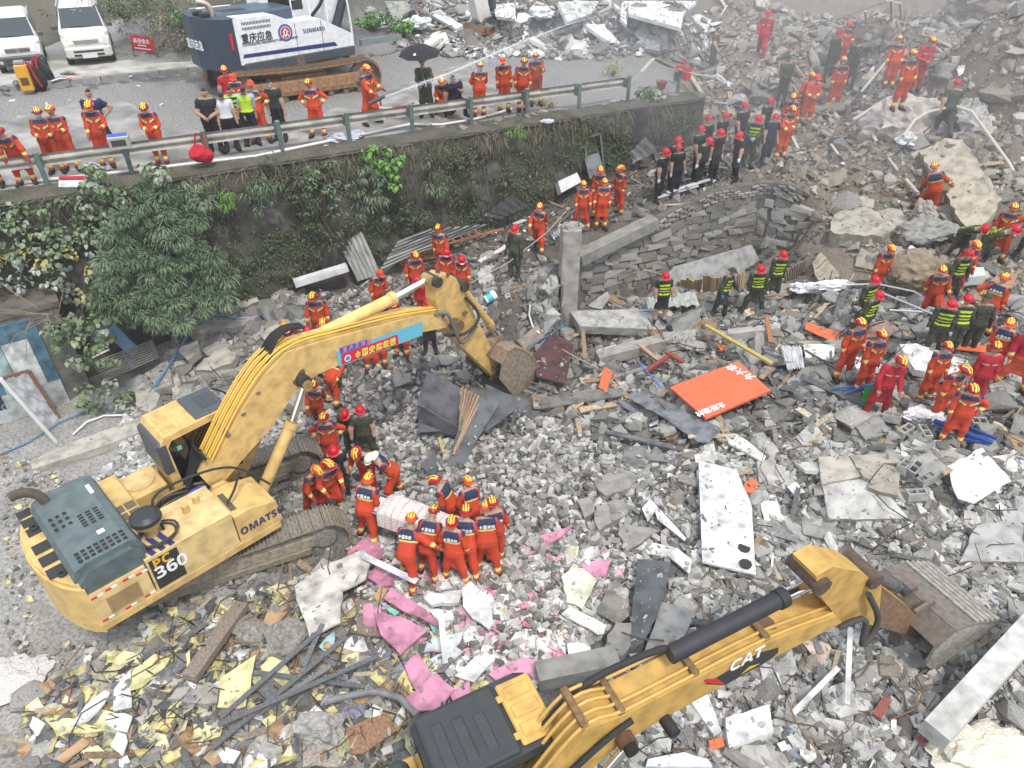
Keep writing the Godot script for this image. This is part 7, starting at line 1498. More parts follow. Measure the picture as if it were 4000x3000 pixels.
	for q in [0.3,0.66]: slab(bk,"hinge_ear",[W(e.x - 0.3,e.y - 0.15),W(e.x - 0.3,e.y+0.5),W(e.x+0.1,e.y+0.6),W(e.x+0.3,e.y+0.3)],q,q+0.06,"rust",K(0.18,0.13,0.1))
func build_white_excavator() -> void:
	var wh:=K(0.72,0.735,0.75)
	var nv:=K(0.035,0.05,0.075)
	var t:=thing("excavator","white and navy crawler excavator parked on the road","excavator",V(-9.48,0,-24.81),Basis(Vector3.UP,deg_to_rad(45)))
	undercarriage(t,Transform3D(Basis(Vector3.UP,deg_to_rad(-13)),V(2.9,5.55,-0.75)),5.4,2.9,0.6,1.15,48,K(0.26,0.2,0.15),K(0.34,0.19,0.1))
	var sp:=[W(0.72,8.27),W(2.2,8.24),W(2.89,7.95),W(3.92,7.94),W(5.21,7.3),W(5.2,6.83),W(0.72,6.88)]
	var house:=slab(t,"side_panel",sp,-0.9,0.0,"paint",wh)
	slab(t,"far_panel",sp,-3.1,-2.2,"paint",wh)
	var top: float = sp[0].y
	var a0: float = sp[0].x
	var b0: float = sp[5].x
	bx(t,"engine_hood",V(a0 - 0.2,6.9,-2.4),V(a0+2.6,top+0.06,-0.7),"paint",nv*1.6,0.08)
	grille(t,"hood_mesh",V(a0+0.2,top+0.062,-1.6),V(0.9,0,0),V(0,0,0.6),8,5,"ink",K(0.01,0.01,0.012),0.6)
	bx(t,"deck",V(a0+0.1,6.6,-3.1),V(b0,6.92,0.03),"paint",K(0.06,0.075,0.09),0.03)
	bx(t,"platform",V(a0+2.6,6.9,-2.2),V(b0 - 0.1,7.3,-0.9),"paint",K(0.05,0.055,0.06),0.03)
	var cwp:=[W(-0.63,8.67),W(-0.41,8.77),W(0.08,8.62),W(0.72,8.27),W(0.72,6.88),W(0.48,6.76),W(-0.29,6.92),W(-0.74,7.53)]
	var mbc:=MB.new(); mbc.color(nv)
	mbc.prism([W(a0+0.12,0.0),W(a0 - 0.3,-0.12),W(a0 - 0.62,-0.55),W(a0 - 0.74,-1.5),W(a0 - 0.62,-2.4),W(a0 - 0.3,-2.85),W(a0+0.12,-3.0)],Transform3D(Basis(V(1,0,0),V(0,0,1),V(0,-1,0)),V(0,(6.7+top)*0.5,0)),top - 6.7)
	var cw:=part(t,"counterweight",mbc,M.paint)
	slab(cw,"red_reflector",[W(a0 - 0.2,7.35),W(a0 - 0.2,7.85),W(a0 - 0.1,7.85),W(a0 - 0.14,7.35)],-0.12,-0.03,"paint",K(0.5,0.02,0.02))
	write(cw,"lettering","重庆应急",Transform3D(Basis(V(0,0,1),V(0,1,0),V(-1,0,0)),V(a0 - 0.765,7.3,-2.1)),0.28,0.3,K(0.7,0.7,0.7))
	var side:=[W(0.88,7.53),W(2,7.62),W(0.81,7.12),W(0.87,7.2),W(4.37,7.14),W(4.5,7),W(0.81,7.09),W(2.32,7.48),W(2.37,7.9),W(3.17,7.53)]
	var d:=(side[1] - side[0]).normalized() as Vector2
	write(house,"lettering","重庆应急",Transform3D(Basis(V(1,0,0),V(0,1,0),Vector3.BACK),V(side[0].x,side[0].y,0.004)),0.27,0.285,K(0.03,0.035,0.05))
	slab(house,"blue_stripe",[side[3],side[4],side[5],side[6]],0.002,0.008,"ink",K(0.02,0.03,0.14))
	var em:=[W(2.5,7.66)]
	var mb:=MB.new()
	var ex:=Transform3D(Basis(Vector3.RIGHT,PI/2),V(em[0].x,em[0].y,0.0))
	mb.color(K(0.03,0.1,0.35)); mb.lathe([[0.0,0.006],[0.27,0.006],[0.27,0.0]],24,ex); mb.color(K(0.7,0.7,0.7)); mb.lathe([[0.0,0.01],[0.2,0.01]],24,ex); mb.color(K(0.5,0.02,0.03)); mb.lathe([[0.0,0.014],[0.18,0.014]],24,ex)
	part(house,"round_emblem",mb,M.ink)
	write(house,"emblem_mark","众",at(V(em[0].x - 0.12,em[0].y - 0.12,0.016)),0.24,0.3,K(0.7,0.7,0.7),0.14)
	latin(house,"lettering","SUNWARD",at(V(side[9].x,side[9].y - 0.02,0.004)),0.13,K(0.03,0.04,0.1))
	latin(house,"lettering","CHONGQING EMERGENCY MANAGEMENT",at(V(side[0].x,side[0].y - 0.12,0.004)),0.075,K(0.05,0.055,0.07))
	grille(house,"vent",V(a0+0.25,top - 0.4,0.0),V(1.05,0,0),V(0,0.3,0),20,2,"ink",K(0.02,0.02,0.025),0.6)
	for q in [2,3]: bx(house,"panel_joint",V(sp[q].x - 0.01,sp[6].y - 0.1,-0.01),V(sp[q].x+0.01,sp[q].y - 0.05,0.006),"ink",K(0.08,0.085,0.09),0.0)
	hosepipe(t,"exhaust_pipe",[V(a0 - 0.2,top,-1.0),V(a0 - 0.25,top+0.3,-1.0),V(a0 - 0.45,top+0.42,-1.05),V(a0 - 0.6,top+0.45,-1.08)],0.1,K(0.6,0.5,0.42),"steel")
	for q in [[0.0,-1.1],[0.0,-1.6]]: bx(cw,"camera_pod",V(a0 - 0.6,top,q[1]),V(a0 - 0.3,top+0.14,q[1]+0.2),"plastic",K(0.02,0.02,0.022),0.03)
	for q in [[2.6,-0.8],[3.3,-0.8],[4.0,-0.8],[2.6,-2.0]]: rod(t,"railing_post",V(a0+q[0],7.5,q[1]),V(a0+q[0],8.8,q[1]),0.03,"paint",wh)
	hosepipe(t,"railing",[V(a0+2.6,8.5,-0.8),V(a0+3.4,8.5,-0.8),V(a0+4.2,8.4,-0.8)],0.03,wh,"paint")
	hosepipe(t,"front_railing",[V(b0 - 0.02,6.95,-0.02),V(b0 - 0.03,7.7,-0.03),V(b0 - 0.12,8.55,-0.05),V(b0 - 0.55,8.85,-0.1),V(b0 - 1.2,8.8,-0.12)],0.035,wh,"paint")
	var cab:=Node3D.new(); cab.name = "cab"; t.add_child(cab)
	bx(cab,"cab_shell",V(b0 - 2.4,7.2,-3.05),V(b0 - 0.5,9.6,-1.95),"paint",wh,0.1)
	bx(cab,"side_window",V(b0 - 2.1,8.0,-1.95),V(b0 - 0.75,9.3,-1.94),"glass",K(1,1,1),0.0)
	slab(t,"boom",[W(b0 - 1.3,7.0),W(b0 - 0.4,7.0),W(b0+1.9,10.9),W(b0+5.6,12.0),W(b0+6.2,12.4),W(b0+1.3,11.9)],-1.9,-1.2,"paint",wh)
	for s in [-2.1,-1.0]: cylinder_ram(t,V(b0 - 0.2,7.1,s),V(b0+0.7,8.9,s),V(b0+1.3,10.3,s),0.16,K(0.03,0.035,0.04))
	hosepipe(t,"rubber_hose",[V(b0 - 1.2,7.6,-1.3),V(b0 - 0.6,8.2,-1.0),V(b0 - 0.2,8.8,-1.1),V(b0+0.2,9.4,-1.4)],0.06,K(0.02,0.02,0.02))
	var ap:=[W(12.45,8.26),W(13.32,8.19),W(13.37,7.1),W(13.53,6.62),W(13.07,6.39),W(12.66,6.81)]
	slab(t,"arm",[W(b0+5.9,12.6),W(b0+6.5,11.9),ap[2],ap[3],ap[4],ap[5]],-1.8,-1.35,"paint",K(0.6,0.59,0.56))
	var cr:=[W(13.67,7.62),W(13.71,7.03)]
	rod(t,"bucket_cylinder",V(cr[0].x,cr[0].y+1.0,-1.55),V(cr[1].x,cr[1].y,-1.55),0.18,"paint",K(0.05,0.055,0.065))
	var bk:=Node3D.new(); bk.name = "bucket"; t.add_child(bk)
	var pts:=[W(12.65,6.53),W(13.5,6.53),W(14.07,6.08),W(14.33,5.62),W(14.06,5.26),W(13.02,5.17),W(12,5.62),W(11.85,6.07)]
	slab(bk,"shell",[pts[1],pts[2],pts[3],pts[4],pts[5],pts[4]+W(-0.15,0.1),pts[2]+W(-0.2,-0.05)],-2.3,-0.9,"rust",K(0.3,0.15,0.08))
	for q in [-2.34,-0.92]: slab(bk,"side_plate",[pts[0],pts[1],pts[2],pts[3],pts[4],pts[5]],q,q+0.05,"rust",K(0.3,0.16,0.09))
	slab(bk,"back_plate",[pts[0],pts[0]+W(0.1,0.05),pts[6]+W(0.1,0),pts[6]],-2.3,-0.9,"rust",K(0.2,0.11,0.065))
	slab(bk,"coupler",[ap[3]+W(-0.5,0.2),ap[3]+W(0.5,0.3),pts[1]+W(0.3,0),pts[0]],-1.9,-1.2,"paint",K(0.09,0.095,0.1))
# ---------- vans, gear, umbrella, hose and water, hoarding
func van(front_l: Vector3,front_r: Vector3,label: String,kind: int) -> void:
	var across:=front_r - front_l
	var k:=across.length()/1.62
	var fx:=V(across.x,0,across.z).normalized()
	var fwd:=fx.cross(Vector3.UP).normalized()
	if fwd.z < 0: fwd = -fwd
	var t:=thing("minivan",label,"van",(front_l+front_r)*0.5,Basis(fx,Vector3.UP,fwd).scaled_local(Vector3.ONE*k),"white vans parked by the road")
	var wh:=K(0.62,0.62,0.60) if kind == 0 else K(0.60,0.59,0.55)
	var dk:=K(0.06,0.065,0.07)
	var sec:=[[0.62,0.4,0.78,0.72],[0.55,0.36,0.98,0.78],[0.05,0.34,1.12,0.80],[-0.12,0.34,1.18,0.81],[-0.85,0.34,1.82,0.79],[-1.1,0.34,1.88,0.79],[-3.2,0.34,1.88,0.79],[-3.35,0.4,1.7,0.76]]
	var mb:=nb(wh)
	var ring:=func(s: Array) -> Array:
		var y0: float = s[1]
		var y1: float = s[2]
		var w: float = s[3]
		var ym:=minf(1.12,y1 - 0.05)
		var wt:=w - maxf(0.0,y1 - 1.15)*0.16
		return [V(-w*0.94,y0,s[0]),V(-w,y0+0.15,s[0]),V(-w,ym,s[0]),V(-wt+0.04,y1 - 0.08,s[0]),V(-wt+0.16,y1,s[0]),V(wt - 0.16,y1,s[0]),V(wt - 0.04,y1 - 0.08,s[0]),V(w,ym,s[0]),V(w,y0+0.15,s[0]),V(w*0.94,y0,s[0])]
	for i in sec.size() - 1:
		var a: Array = ring.call(sec[i])
		var b: Array = ring.call(sec[i+1])
		for j in 10:
			var jj:=(j+1) % 10
			mb.out_quad(a[j],a[jj],b[jj],b[j],V(0,0.9,(sec[i][0]+sec[i+1][0])*0.5))
	for e in [0,sec.size() - 1]:
		var a: Array = ring.call(sec[e])
		for j in range(1,9): mb.out_tri(a[0],a[j],a[j+1],V(0,0.8,-1.0))
	part(t,"body",mb,M.paint)
	mb = nb(Color.WHITE); mb.out_quad(V(-0.70,1.2,-0.14),V(0.70,1.2,-0.14),V(0.62,1.78,-0.78),V(-0.62,1.78,-0.78),V(0,1,-1)); part(t,"windscreen",mb,M.windscreen)
	for s in [-1,1]:
		for q in [[-0.95,-1.5],[-1.62,-2.35],[-2.45,-3.1]]:
			mb = nb(Color.WHITE); mb.out_quad(V(s*0.805,1.2,q[0]),V(s*0.805,1.2,q[1]),V(s*0.735,1.66,q[1]),V(s*0.735,1.66,q[0]),V(0,1.3,-2)); part(t,"side_window",mb,M.windscreen)
		mb = nb(K(0.5,0.47,0.4)); mb.hexa([V(s*0.46,0.76,0.56),V(s*0.74,0.78,0.46),V(s*0.78,0.78,0.3),V(s*0.5,0.76,0.3),V(s*0.5,0.96,0.52),V(s*0.74,1.06,0.36),V(s*0.79,1.06,0.2),V(s*0.5,0.96,0.2)]); part(t,"headlight",mb,M.headlight)
		mb = nb(dk); mb.box(V(s*0.92,1.25,-0.2),V(0.2,0.15,0.1),Basis.IDENTITY,0.03); mb.bar(V(s*0.8,1.2,-0.25),V(s*0.88,1.22,-0.2),0.04,0.03); part(t,"mirror",mb,M.plastic)
		for z in [0.02,-2.6]:
			var wheel:=Node3D.new(); wheel.name = "wheel"; t.add_child(wheel,true); wheel.transform = Transform3D(Basis(Vector3.BACK,PI/2),V(s*0.72,0.3,z))
			mb = nb(K(0.03,0.03,0.03)); mb.lathe([[0.17,-0.09],[0.28,-0.1],[0.3,-0.05],[0.3,0.05],[0.28,0.1],[0.17,0.09]],20); part(wheel,"tyre",mb,M.rubber)
			mb = nb(K(0.4,0.4,0.4)); mb.lathe([[0.0,-0.07],[0.18,-0.07],[0.18,0.07],[0.0,0.07]],16); part(wheel,"rim",mb,M.galvanised)
		mb = nb(K(0.03,0.03,0.03)); mb.bar(V(s*0.1+0.15,1.215,-0.125),V(s*0.1 - 0.3,1.24,-0.165),0.02,0.015); part(t,"wiper",mb,M.rubber)
	var bc:=dk if kind == 0 else wh
	bx(t,"bumper",V(-0.78,0.3,0.3),V(0.78,0.68,0.68),"plastic" if kind == 0 else "paint",bc,0.07)
	bx(t,"grille",V(-0.42,0.76,0.5),V(0.42,0.92,0.635),"plastic",K(0.08,0.08,0.085) if kind == 0 else K(0.4,0.39,0.36),0.03)
	for i in 3: bx(t,"grille_bar",V(-0.4,0.78+i*0.045,0.63),V(0.4,0.795+i*0.045,0.645),"steel",K(0.35,0.35,0.35),0.0)
	mb = nb(K(0.6,0.6,0.6)); mb.lathe([[0.04,0.0],[0.06,0.0],[0.06,0.02],[0.04,0.02],[0.04,0.0]],14,Transform3D(Basis(Vector3.RIGHT,PI/2),V(0,0.85,0.645))); part(t,"round_badge",mb,M.steel)
	for i in 2: bx(t,"air_intake",V(-0.5,0.37+i*0.12,0.675),V(0.5,0.44+i*0.12,0.69),"ink",K(0.03,0.03,0.03),0.01)
	for s in [-1,1]: bx(t,"fog_lamp",V(s*0.6,0.42,0.67),V(s*0.7,0.52,0.69),"headlight",K(0.5,0.5,0.48),0.01)
	var plate:=bx(t,"number_plate",V(-0.25,0.3,0.69),V(0.25,0.44,0.705),"ink",K(0.03,0.1,0.4) if kind == 0 else K(0.6,0.6,0.6),0.0)
	if kind == 0: latin(plate,"plate_number","B·72R11",at(V(-0.21,0.32,0.706)),0.1,K(0.7,0.7,0.7))
	for s in [-1,1]: bx(t,"roof_gutter",V(s*0.66,1.83,-3.2),V(s*0.7,1.87,-0.9),"paint",wh*0.7,0.0)
func build_vehicles() -> void:
	var ws:=mat("windscreen",0.06); ws.albedo_color = K(0.16,0.19,0.21); ws.metallic_specular = 0.9
	mat("headlight",0.15)
	van(V(-18.95,6.02,-28.17),V(-17.61,6.02,-28.93),"white van with dark front bumper and blue number plate",0)
	van(V(-17.15,6.02,-29.55),V(-15.65,6.02,-30.29),"cream white van with plain front bumper beside the red sign",1)
func build_gear() -> void:
	var q:=[V(-14.96,6.93,-30.5),V(-14.03,6.87,-30.3),V(-14,6.29,-30.3),V(-15.01,6.37,-30.5)]
	var t:=thing("roadside_sign","red hand-lettered roadside sign on thin legs","sign")
	var xx: Vector3 = (q[1] - q[0]).normalized()
	var yy: Vector3 = (q[0] - q[3]); yy = (yy - xx*yy.dot(xx)).normalized()
	var bs:=Basis(xx,yy,xx.cross(yy))
	var mb:=nb(K(0.42,0.03,0.035)); mb.hexa([q[3],q[2],q[1],q[0],q[3] - bs.z*0.03,q[2] - bs.z*0.03,q[1] - bs.z*0.03,q[0] - bs.z*0.03]); part(t,"panel",mb,M.board)
	var w: float = (q[1] - q[0]).length()
	write(t,"sign_lettering","高价收车",Transform3D(bs,q[3]+bs.x*w*0.14+bs.y*w*0.3+bs.z*0.003),w*0.17,w*0.19,K(0.66,0.55,0.55),0.13)
	mb = nb(K(0.6,0.5,0.5)); mb.bar(q[3]+bs.x*w*0.12+bs.y*w*0.1+bs.z*0.004,q[3]+bs.x*w*0.88+bs.y*w*0.1+bs.z*0.004,w*0.04,0.004,bs.z); mb.bar(q[3]+bs.x*w*0.3+bs.y*w*0.22+bs.z*0.004,q[3]+bs.x*w*0.7+bs.y*w*0.22+bs.z*0.004,w*0.04,0.004,bs.z); part(t,"text_line",mb,M.ink)
	for e in [q[2],q[3]]:
		mb = nb(K(0.12,0.09,0.07)); mb.tube([e+V(0,0.1,-0.03),e - V(0,0.35,0.0)],0.02,6); part(t,"leg",mb,M.rust)
	t = thing("rescue_case","tall yellow rescue equipment case standing by the van","case",V(-16.73,5.95,-25.89),Basis(Vector3.UP,0.4))
	bx(t,"shell",V(-0.2,0.0,-0.14),V(0.2,0.85,0.14),"plastic",K(0.6,0.3,0.02),0.04); bx(t,"handle",V(-0.16,0.85,-0.1),V(0.16,0.98,0.1),"plastic",K(0.25,0.25,0.26),0.03); bx(t,"recess",V(-0.12,0.2,0.139),V(0.12,0.45,0.145),"ink",K(0.1,0.05,0.02),0.0)
	for a in [[V(-16.53,5.95,-26.27),"black rucksack with red straps beside the yellow case",0.3],[V(-16.63,5.95,-27.07),"black rucksack with red straps leaning behind another",-0.5]]:
		t = thing("rucksack",a[1],"rucksack",a[0],Basis.from_euler(V(0,a[2],0.25)),"rucksacks by the vans")
		mb = rock_mesh(71,0.4,2,8); mb.color(Color.WHITE)
		for i in mb.c.size(): mb.c[i] = K(0.025,0.025,0.03)
		part(t,"bag",mb,M.cloth,Transform3D(Basis.IDENTITY.scaled(V(0.7,1.0,0.5)),V(0,0.42,0)))
		for s in [-0.14,0.14]:
			mb = nb(K(0.45,0.015,0.02)); mb.tube([V(s,0.05,0.26),V(s,0.4,0.3),V(s,0.75,0.2),V(s*0.5,0.9,0.0)],0.035,6); part(t,"strap",mb,M.cloth)
	for a in [[V(-17.46,5.95,-25.64),"chrome and red hydraulic tool at the far left"],[V(-17.42,5.95,-26.4),"red and black hydraulic spreader left of the case"],[V(-16.24,5.95,-27.76),"hydraulic cutter with red handles lying on the pavement"],[V(-16.14,5.95,-26.93),"black pry bars lying on the pavement"]]:
		t = thing("rescue_tool",a[1],"tool",a[0],Basis(Vector3.UP,rr(0,3.0)),"rescue tools on the pavement")
		mb = nb(K(0.2,0.2,0.2)); mb.tube([V(-0.3,0.1,0),V(0.0,0.14,0),V(0.2,0.12,0.05)],[0.06,0.1,0.07],8); part(t,"body",mb,M.steel)
		mb = nb(K(0.45,0.03,0.03)); mb.tube([V(0.15,0.12,0.05),V(0.35,0.1,0.15)],0.03,6); mb.tube([V(0.15,0.12,-0.02),V(0.4,0.1,-0.08)],0.03,6); part(t,"handle",mb,M.plastic)
	t = thing("instrument_case","silver instrument case with blue top resting on the guardrail","case",V(-10.33,6.2,-18.87),Basis(Vector3.UP,0.42))
	bx(t,"shell",V(-0.26,0,-0.18),V(0.26,0.34,0.18),"galvanised",K(0.42,0.42,0.4),0.02); bx(t,"blue_top",V(-0.23,0.34,-0.15),V(0.23,0.348,0.15),"ink",K(0.03,0.09,0.4),0.0); bx(t,"dark_window",V(-0.19,0.1,0.18),V(0.16,0.26,0.186),"ink",K(0.04,0.045,0.04),0.0)
	for s in [-0.255,0.245]: bx(t,"edge_trim",V(s,0.0,0.17),V(s+0.012,0.34,0.19),"steel",K(0.6,0.6,0.58),0.0)
	t = thing("red_bag","red first-aid backpack hanging on a guardrail post","bag",V(-8.6,5.75,-19.8))
	mb = rock_mesh(72,0.3,2,8)
	for i in mb.c.size(): mb.c[i] = K(0.5,0.012,0.03)
	part(t,"bag",mb,M.cloth,Transform3D(Basis.from_euler(V(0.2,0.4,0.2)).scaled_local(V(0.62,0.6,0.4)),V(0,0.05,0.15)))
	mb = nb(K(0.4,0.01,0.025)); mb.tube([V(-0.15,0.25,0.1),V(-0.1,0.55,-0.02),V(0.1,0.55,-0.02),V(0.15,0.2,0.1)],0.025,6); part(t,"strap",mb,M.cloth)
	board("notice_board",[V(-12.12,5.5,-18.63),V(-11.46,5.5,-18.7),V(-11.24,5.42,-18.16),V(-11.91,5.42,-18.13)],0.02,K(0.72,0.72,0.72),"white printed board with red header lying by the guardrail","board")
	board("notice_header",[V(-12.11,5.53,-18.62),V(-11.45,5.53,-18.69),V(-11.35,5.53,-18.48),V(-12.02,5.53,-18.44)],0.008,K(0.5,0.02,0.06),"red header strip on the white printed board","print")
	for a in [[V(-11.62,5.4,-19.57),V(0.7,0.3,0.4),"white and red plastic sack behind the guardrail"],[V(-5.32,5.4,-22.29),V(1.0,0.35,0.5),"grey plastic sack under the guardrail"],[V(1.17,5.4,-24.18),V(0.4,0.1,0.4),"flat white box below the guardrail"],[V(-4.92,5.45,-22.5),V(0.55,0.35,0.35),"blue patterned plastic bag behind a guardrail post"]]: blob("plastic_sack",a[0],a[1],K(0.5,0.52,0.58),a[2],"sack")
	for p in [V(-11.52,5.41,-20.31),V(-14.05,5.99,-28.15),V(-10.97,5.79,-28.33),V(-11.1,5.79,-28.2),V(-8.65,5.33,-20.04),V(-8.26,5.33,-19.96),V(-13.48,5.79,-27.07),V(-11.9,5.66,-25.12),V(-11.4,5.66,-25.56),V(-15.67,5.74,-24.91),V(-16.93,5.78,-25.1),V(-6.7,5.33,-21.17),V(-5.64,5.33,-21.69),V(-1.67,5.47,-26.46),V(-16.86,5.99,-29.13),V(-14.05,5.94,-27.93)]:
		mb = nb(K(0.62,0.64,0.66)); mb.tube([V(-0.1,0.035,0),V(0.05,0.035,0),V(0.08,0.035,0),V(0.12,0.035,0)],[0.035,0.035,0.015,0.015],8)
		single("plastic_bottle",mb,M.plastic,"small empty water bottle lying on the road","bottle","empty bottles on the road",Transform3D(Basis(Vector3.UP,rr(0,6.0)),p))
	t = thing("umbrella","open black umbrella with small white mark","umbrella",V(-2.86,7.55,-23.77),Basis.from_euler(V(0.12,0.3,0.06)))
	var hub:=V(0,0.27,0)
	for i in 8:
		var a:=TAU*i/8.0
		var b:=TAU*(i+1)/8.0
		mb = nb(K(0.022,0.022,0.026))
		var prev:=[hub,hub]
		for k in range(1,6):
			var r:=0.66*k/5.0
			var y:=0.27 - 0.27*pow(k/5.0,1.9)
			var cur:=[V(cos(a)*r,y,sin(a)*r),V(cos(b)*r,y,sin(b)*r)]
			mb.quad(prev[0],cur[0],cur[1],prev[1]); mb.quad(prev[1] - V(0,0.004,0),cur[1] - V(0,0.004,0),cur[0] - V(0,0.004,0),prev[0] - V(0,0.004,0))
			prev = cur
		part(t,"panel",mb,M.cloth)
		rod(t,"rib",V(0,0.22,0),V(cos(a)*0.64,0.0,sin(a)*0.64),0.006,"steel",K(0.3,0.3,0.3))
	rod(t,"shaft",V(0,0.32,0),V(0.03,-0.75,0.05),0.012,"steel",K(0.2,0.2,0.2))
	mb = nb(K(0.66,0.66,0.66)); mb.lathe([[0.0,0.0],[0.045,0.0],[0.045,0.004],[0.0,0.004]],8,Transform3D(Basis.from_euler(V(0.6,0,0.35)),V(-0.22,0.135,0.42))); part(t,"printed_mark",mb,M.ink)
	pipe("fire_hose",[V(-13.76,5.4,-18.25),V(-12.58,5.42,-18.64),V(-10.71,5.42,-19.29),V(-8.62,5.42,-20.13),V(-7.44,5.42,-20.61),V(-6.78,5.42,-21.11),V(-5.58,5.42,-22.04),V(-4.74,5.42,-22.64),V(-3.35,5.42,-23.74),V(-2.31,5.42,-23.74),V(-1.37,5.42,-24.26),V(-0.52,5.42,-25.03),V(0,5.42,-25.61)],0.045,K(0.6,0.59,0.56),"long white fire hose lying along the road edge","hose","rubber")
	pipe("fire_hose",[V(-5.31,5.6,-23.67),V(-4.83,5.7,-24.27),V(-4.46,5.65,-24.8),V(-3.69,5.6,-24.87)],0.05,K(0.45,0.43,0.4),"grey fire hose coming from the nozzle man","hose","rubber")
	board("folded_hose",[V(-4.26,5.65,-24.29),V(-3.97,5.7,-24.72),V(-3.55,5.72,-24.87),V(-3.31,5.85,-25.13),V(-3.34,5.75,-25.11),V(-3.71,5.65,-24.46)],0.05,K(0.5,0.06,0.045),"flat red hose folded on the road","hose","cloth",0.03)
	var jet:=[V(-3.82,6.62,-22.4),V(-2.85,6.95,-22.4),V(-1.89,7.2,-22.79),V(0,7.75,-23.89),V(1.82,7.8,-27.09),V(4.26,7.35,-33.08)]
	t = thing("water_jet","white jet of water sprayed from the hose toward the pile","water jet")
	mb = nb(Color.WHITE); mb.tube(jet,[0.018,0.028,0.03,0.03,0.022,0.01],7); part(t,"stream",mb,M.spray)
	var xf:=[]
	var cl:=[]
	for i in 2400:
		var u:=pow(rng.randf(),0.6)*4.99
		var a: Vector3 = jet[int(u)]
		var b: Vector3 = jet[int(u)+1]
		var sp:=0.012+0.04*u
		var p:=a.lerp(b,u - int(u))+V(rng.randfn()*sp,rng.randfn()*sp - 0.02*u,rng.randfn()*sp)
		xf.append(Transform3D(Basis.looking_at(b - a).scaled_local(V(0.6,0.6,rr(1.0,3.0))*rr(0.006,0.022)*(1.0+0.2*u)),p)); cl.append(Color.WHITE)
	stuff("droplets",rock_mesh(1,0.1,1,6).mesh(),M.spray,xf,cl,"","",t)
	t = thing("hose_nozzle","black and red fire nozzle in the hose man's hands","nozzle",V(-4,6.55,-22.46),Basis(Vector3.UP,0.35))
	mb = nb(K(0.05,0.05,0.05)); mb.tube([V(-0.35,-0.12,0),V(0.0,0.0,0),V(0.16,0.06,0)],[0.05,0.06,0.04],10); part(t,"barrel",mb,M.plastic)
	mb = nb(K(0.4,0.03,0.03)); mb.tube([V(0,0,0),V(0.02,-0.2,0)],0.03,8); part(t,"grip",mb,M.plastic)
	var c0:=V(-2.87,0.95,-11)
	var c1:=V(-1.03,0.95,-10.2)
	var dx:=(c1 - c0).normalized()
	var dz:=dx.cross(Vector3.UP).normalized()
	t = thing("stretcher","stretcher under a pale striped blanket carried by firefighters","stretcher",c0,Basis(dx,Vector3.UP,dz))
	var L:=(c1 - c0).length()
	for s in [-0.27,0.27]: rod(t,"pole",V(-0.25,0,s),V(L+0.2,0,s),0.02,"steel",K(0.4,0.4,0.4))
	bx(t,"bed",V(0,-0.03,-0.27),V(L,0.0,0.27),"cloth",K(0.3,0.3,0.28),0.0)
	bx(t,"head_board",V(-0.12,0.0,-0.2),V(0.05,0.03,0.22),"board",K(0.6,0.62,0.62),0.01)
	part(t,"blanket",grid_mesh(70,28,func(i,j):
		var u: float = i/69.0
		var v: float = (j/27.0 - 0.5)*2.0
		var body: float = sqrt(maxf(0.0,1.0 - pow(absf(v),2.2)))
		var hh: float = 0.12+0.1*exp(-pow((u - 0.12)*9.0,2.0))+0.12*exp(-pow((u - 0.36)*4.0,2.0))+0.08*exp(-pow((u - 0.9)*12.0,2.0)) - 0.06*u
		var fold: float = noise.get_noise_2d(u*26.0,v*5.0)*0.025+fine.get_noise_2d(u*5.0,v*2.0)*0.02
		var y: float = body*hh+fold - (0.25 if absf(v) > 0.93 else 0.0)
		var stripe:=fposmod(u*11.0+fold*4.0,1.0) < 0.13 and fposmod(v*7.0+u*3.0,1.0) < 0.75
		return [V(0.12+u*(L - 0.15),y,-v*0.36),K(0.62,0.28,0.3) if stripe else K(0.68,0.62,0.59)]),M.cloth)
	for a in [[V(9.82,1.79,-12.88),V(10.7,1.84,-12.03),0.12],[V(9.78,1.69,-12.63),V(10.58,1.76,-12.06),0.05],[V(10.16,1.85,-12.86),V(10.78,1.91,-12.08),0.05]]: beam("folding_stretcher",a[0],a[1],a[2],0.06,K(0.02,0.07,0.3),"blue folded canvas stretcher pole near the right firefighters","stretcher","cloth","blue stretcher poles")
	for a in [[V(8.29,1.7,-14.08),V(8.98,1.86,-14.25)],[V(8,1.71,-14.24),V(9.04,1.81,-14.26)]]: beam("blue_pole",a[0],a[1],0.04,0.04,K(0.03,0.1,0.4),"blue pole behind the flag man","pole","plastic","blue poles")
	board("white_cabinet",[V(12.82,2.88,-18.57),V(13.51,2.95,-18.43),V(13.38,2.89,-18.03),V(12.71,2.8,-18.05)],0.3,K(0.55,0.58,0.56),"white cabinet with green screen among right wreckage","cabinet","paint")
	for a in [[V(6.46,5.65,-29.17),"red bucket beside the broken guardrail"],[V(6.7,5.6,-29.02),"red canister beside the red bucket"]]:
		t = thing("red_bucket",a[1],"bucket",a[0])
		mb = nb(K(0.55,0.02,0.03)); mb.lathe([[0.0,0.0],[0.16,0.0],[0.2,0.4],[0.17,0.4],[0.14,0.05]],14); part(t,"shell",mb,M.plastic)
		mb = nb(K(0.5,0.02,0.03)); mb.tube([V(-0.18,0.4,0),V(-0.1,0.6,0),V(0.1,0.6,0),V(0.18,0.4,0)],0.015,6); part(t,"handle",mb,M.plastic)
	t = thing("flower_pot","brown clay pot with a small plant by the broken guardrail","pot",V(5.69,5.4,-28.58))
	mb = nb(K(0.25,0.09,0.05)); mb.lathe([[0.0,0.0],[0.14,0.0],[0.22,0.25],[0.18,0.25],[0.15,0.2],[0.0,0.2]],16); part(t,"pot",mb,M.rust)
	build_hoarding()
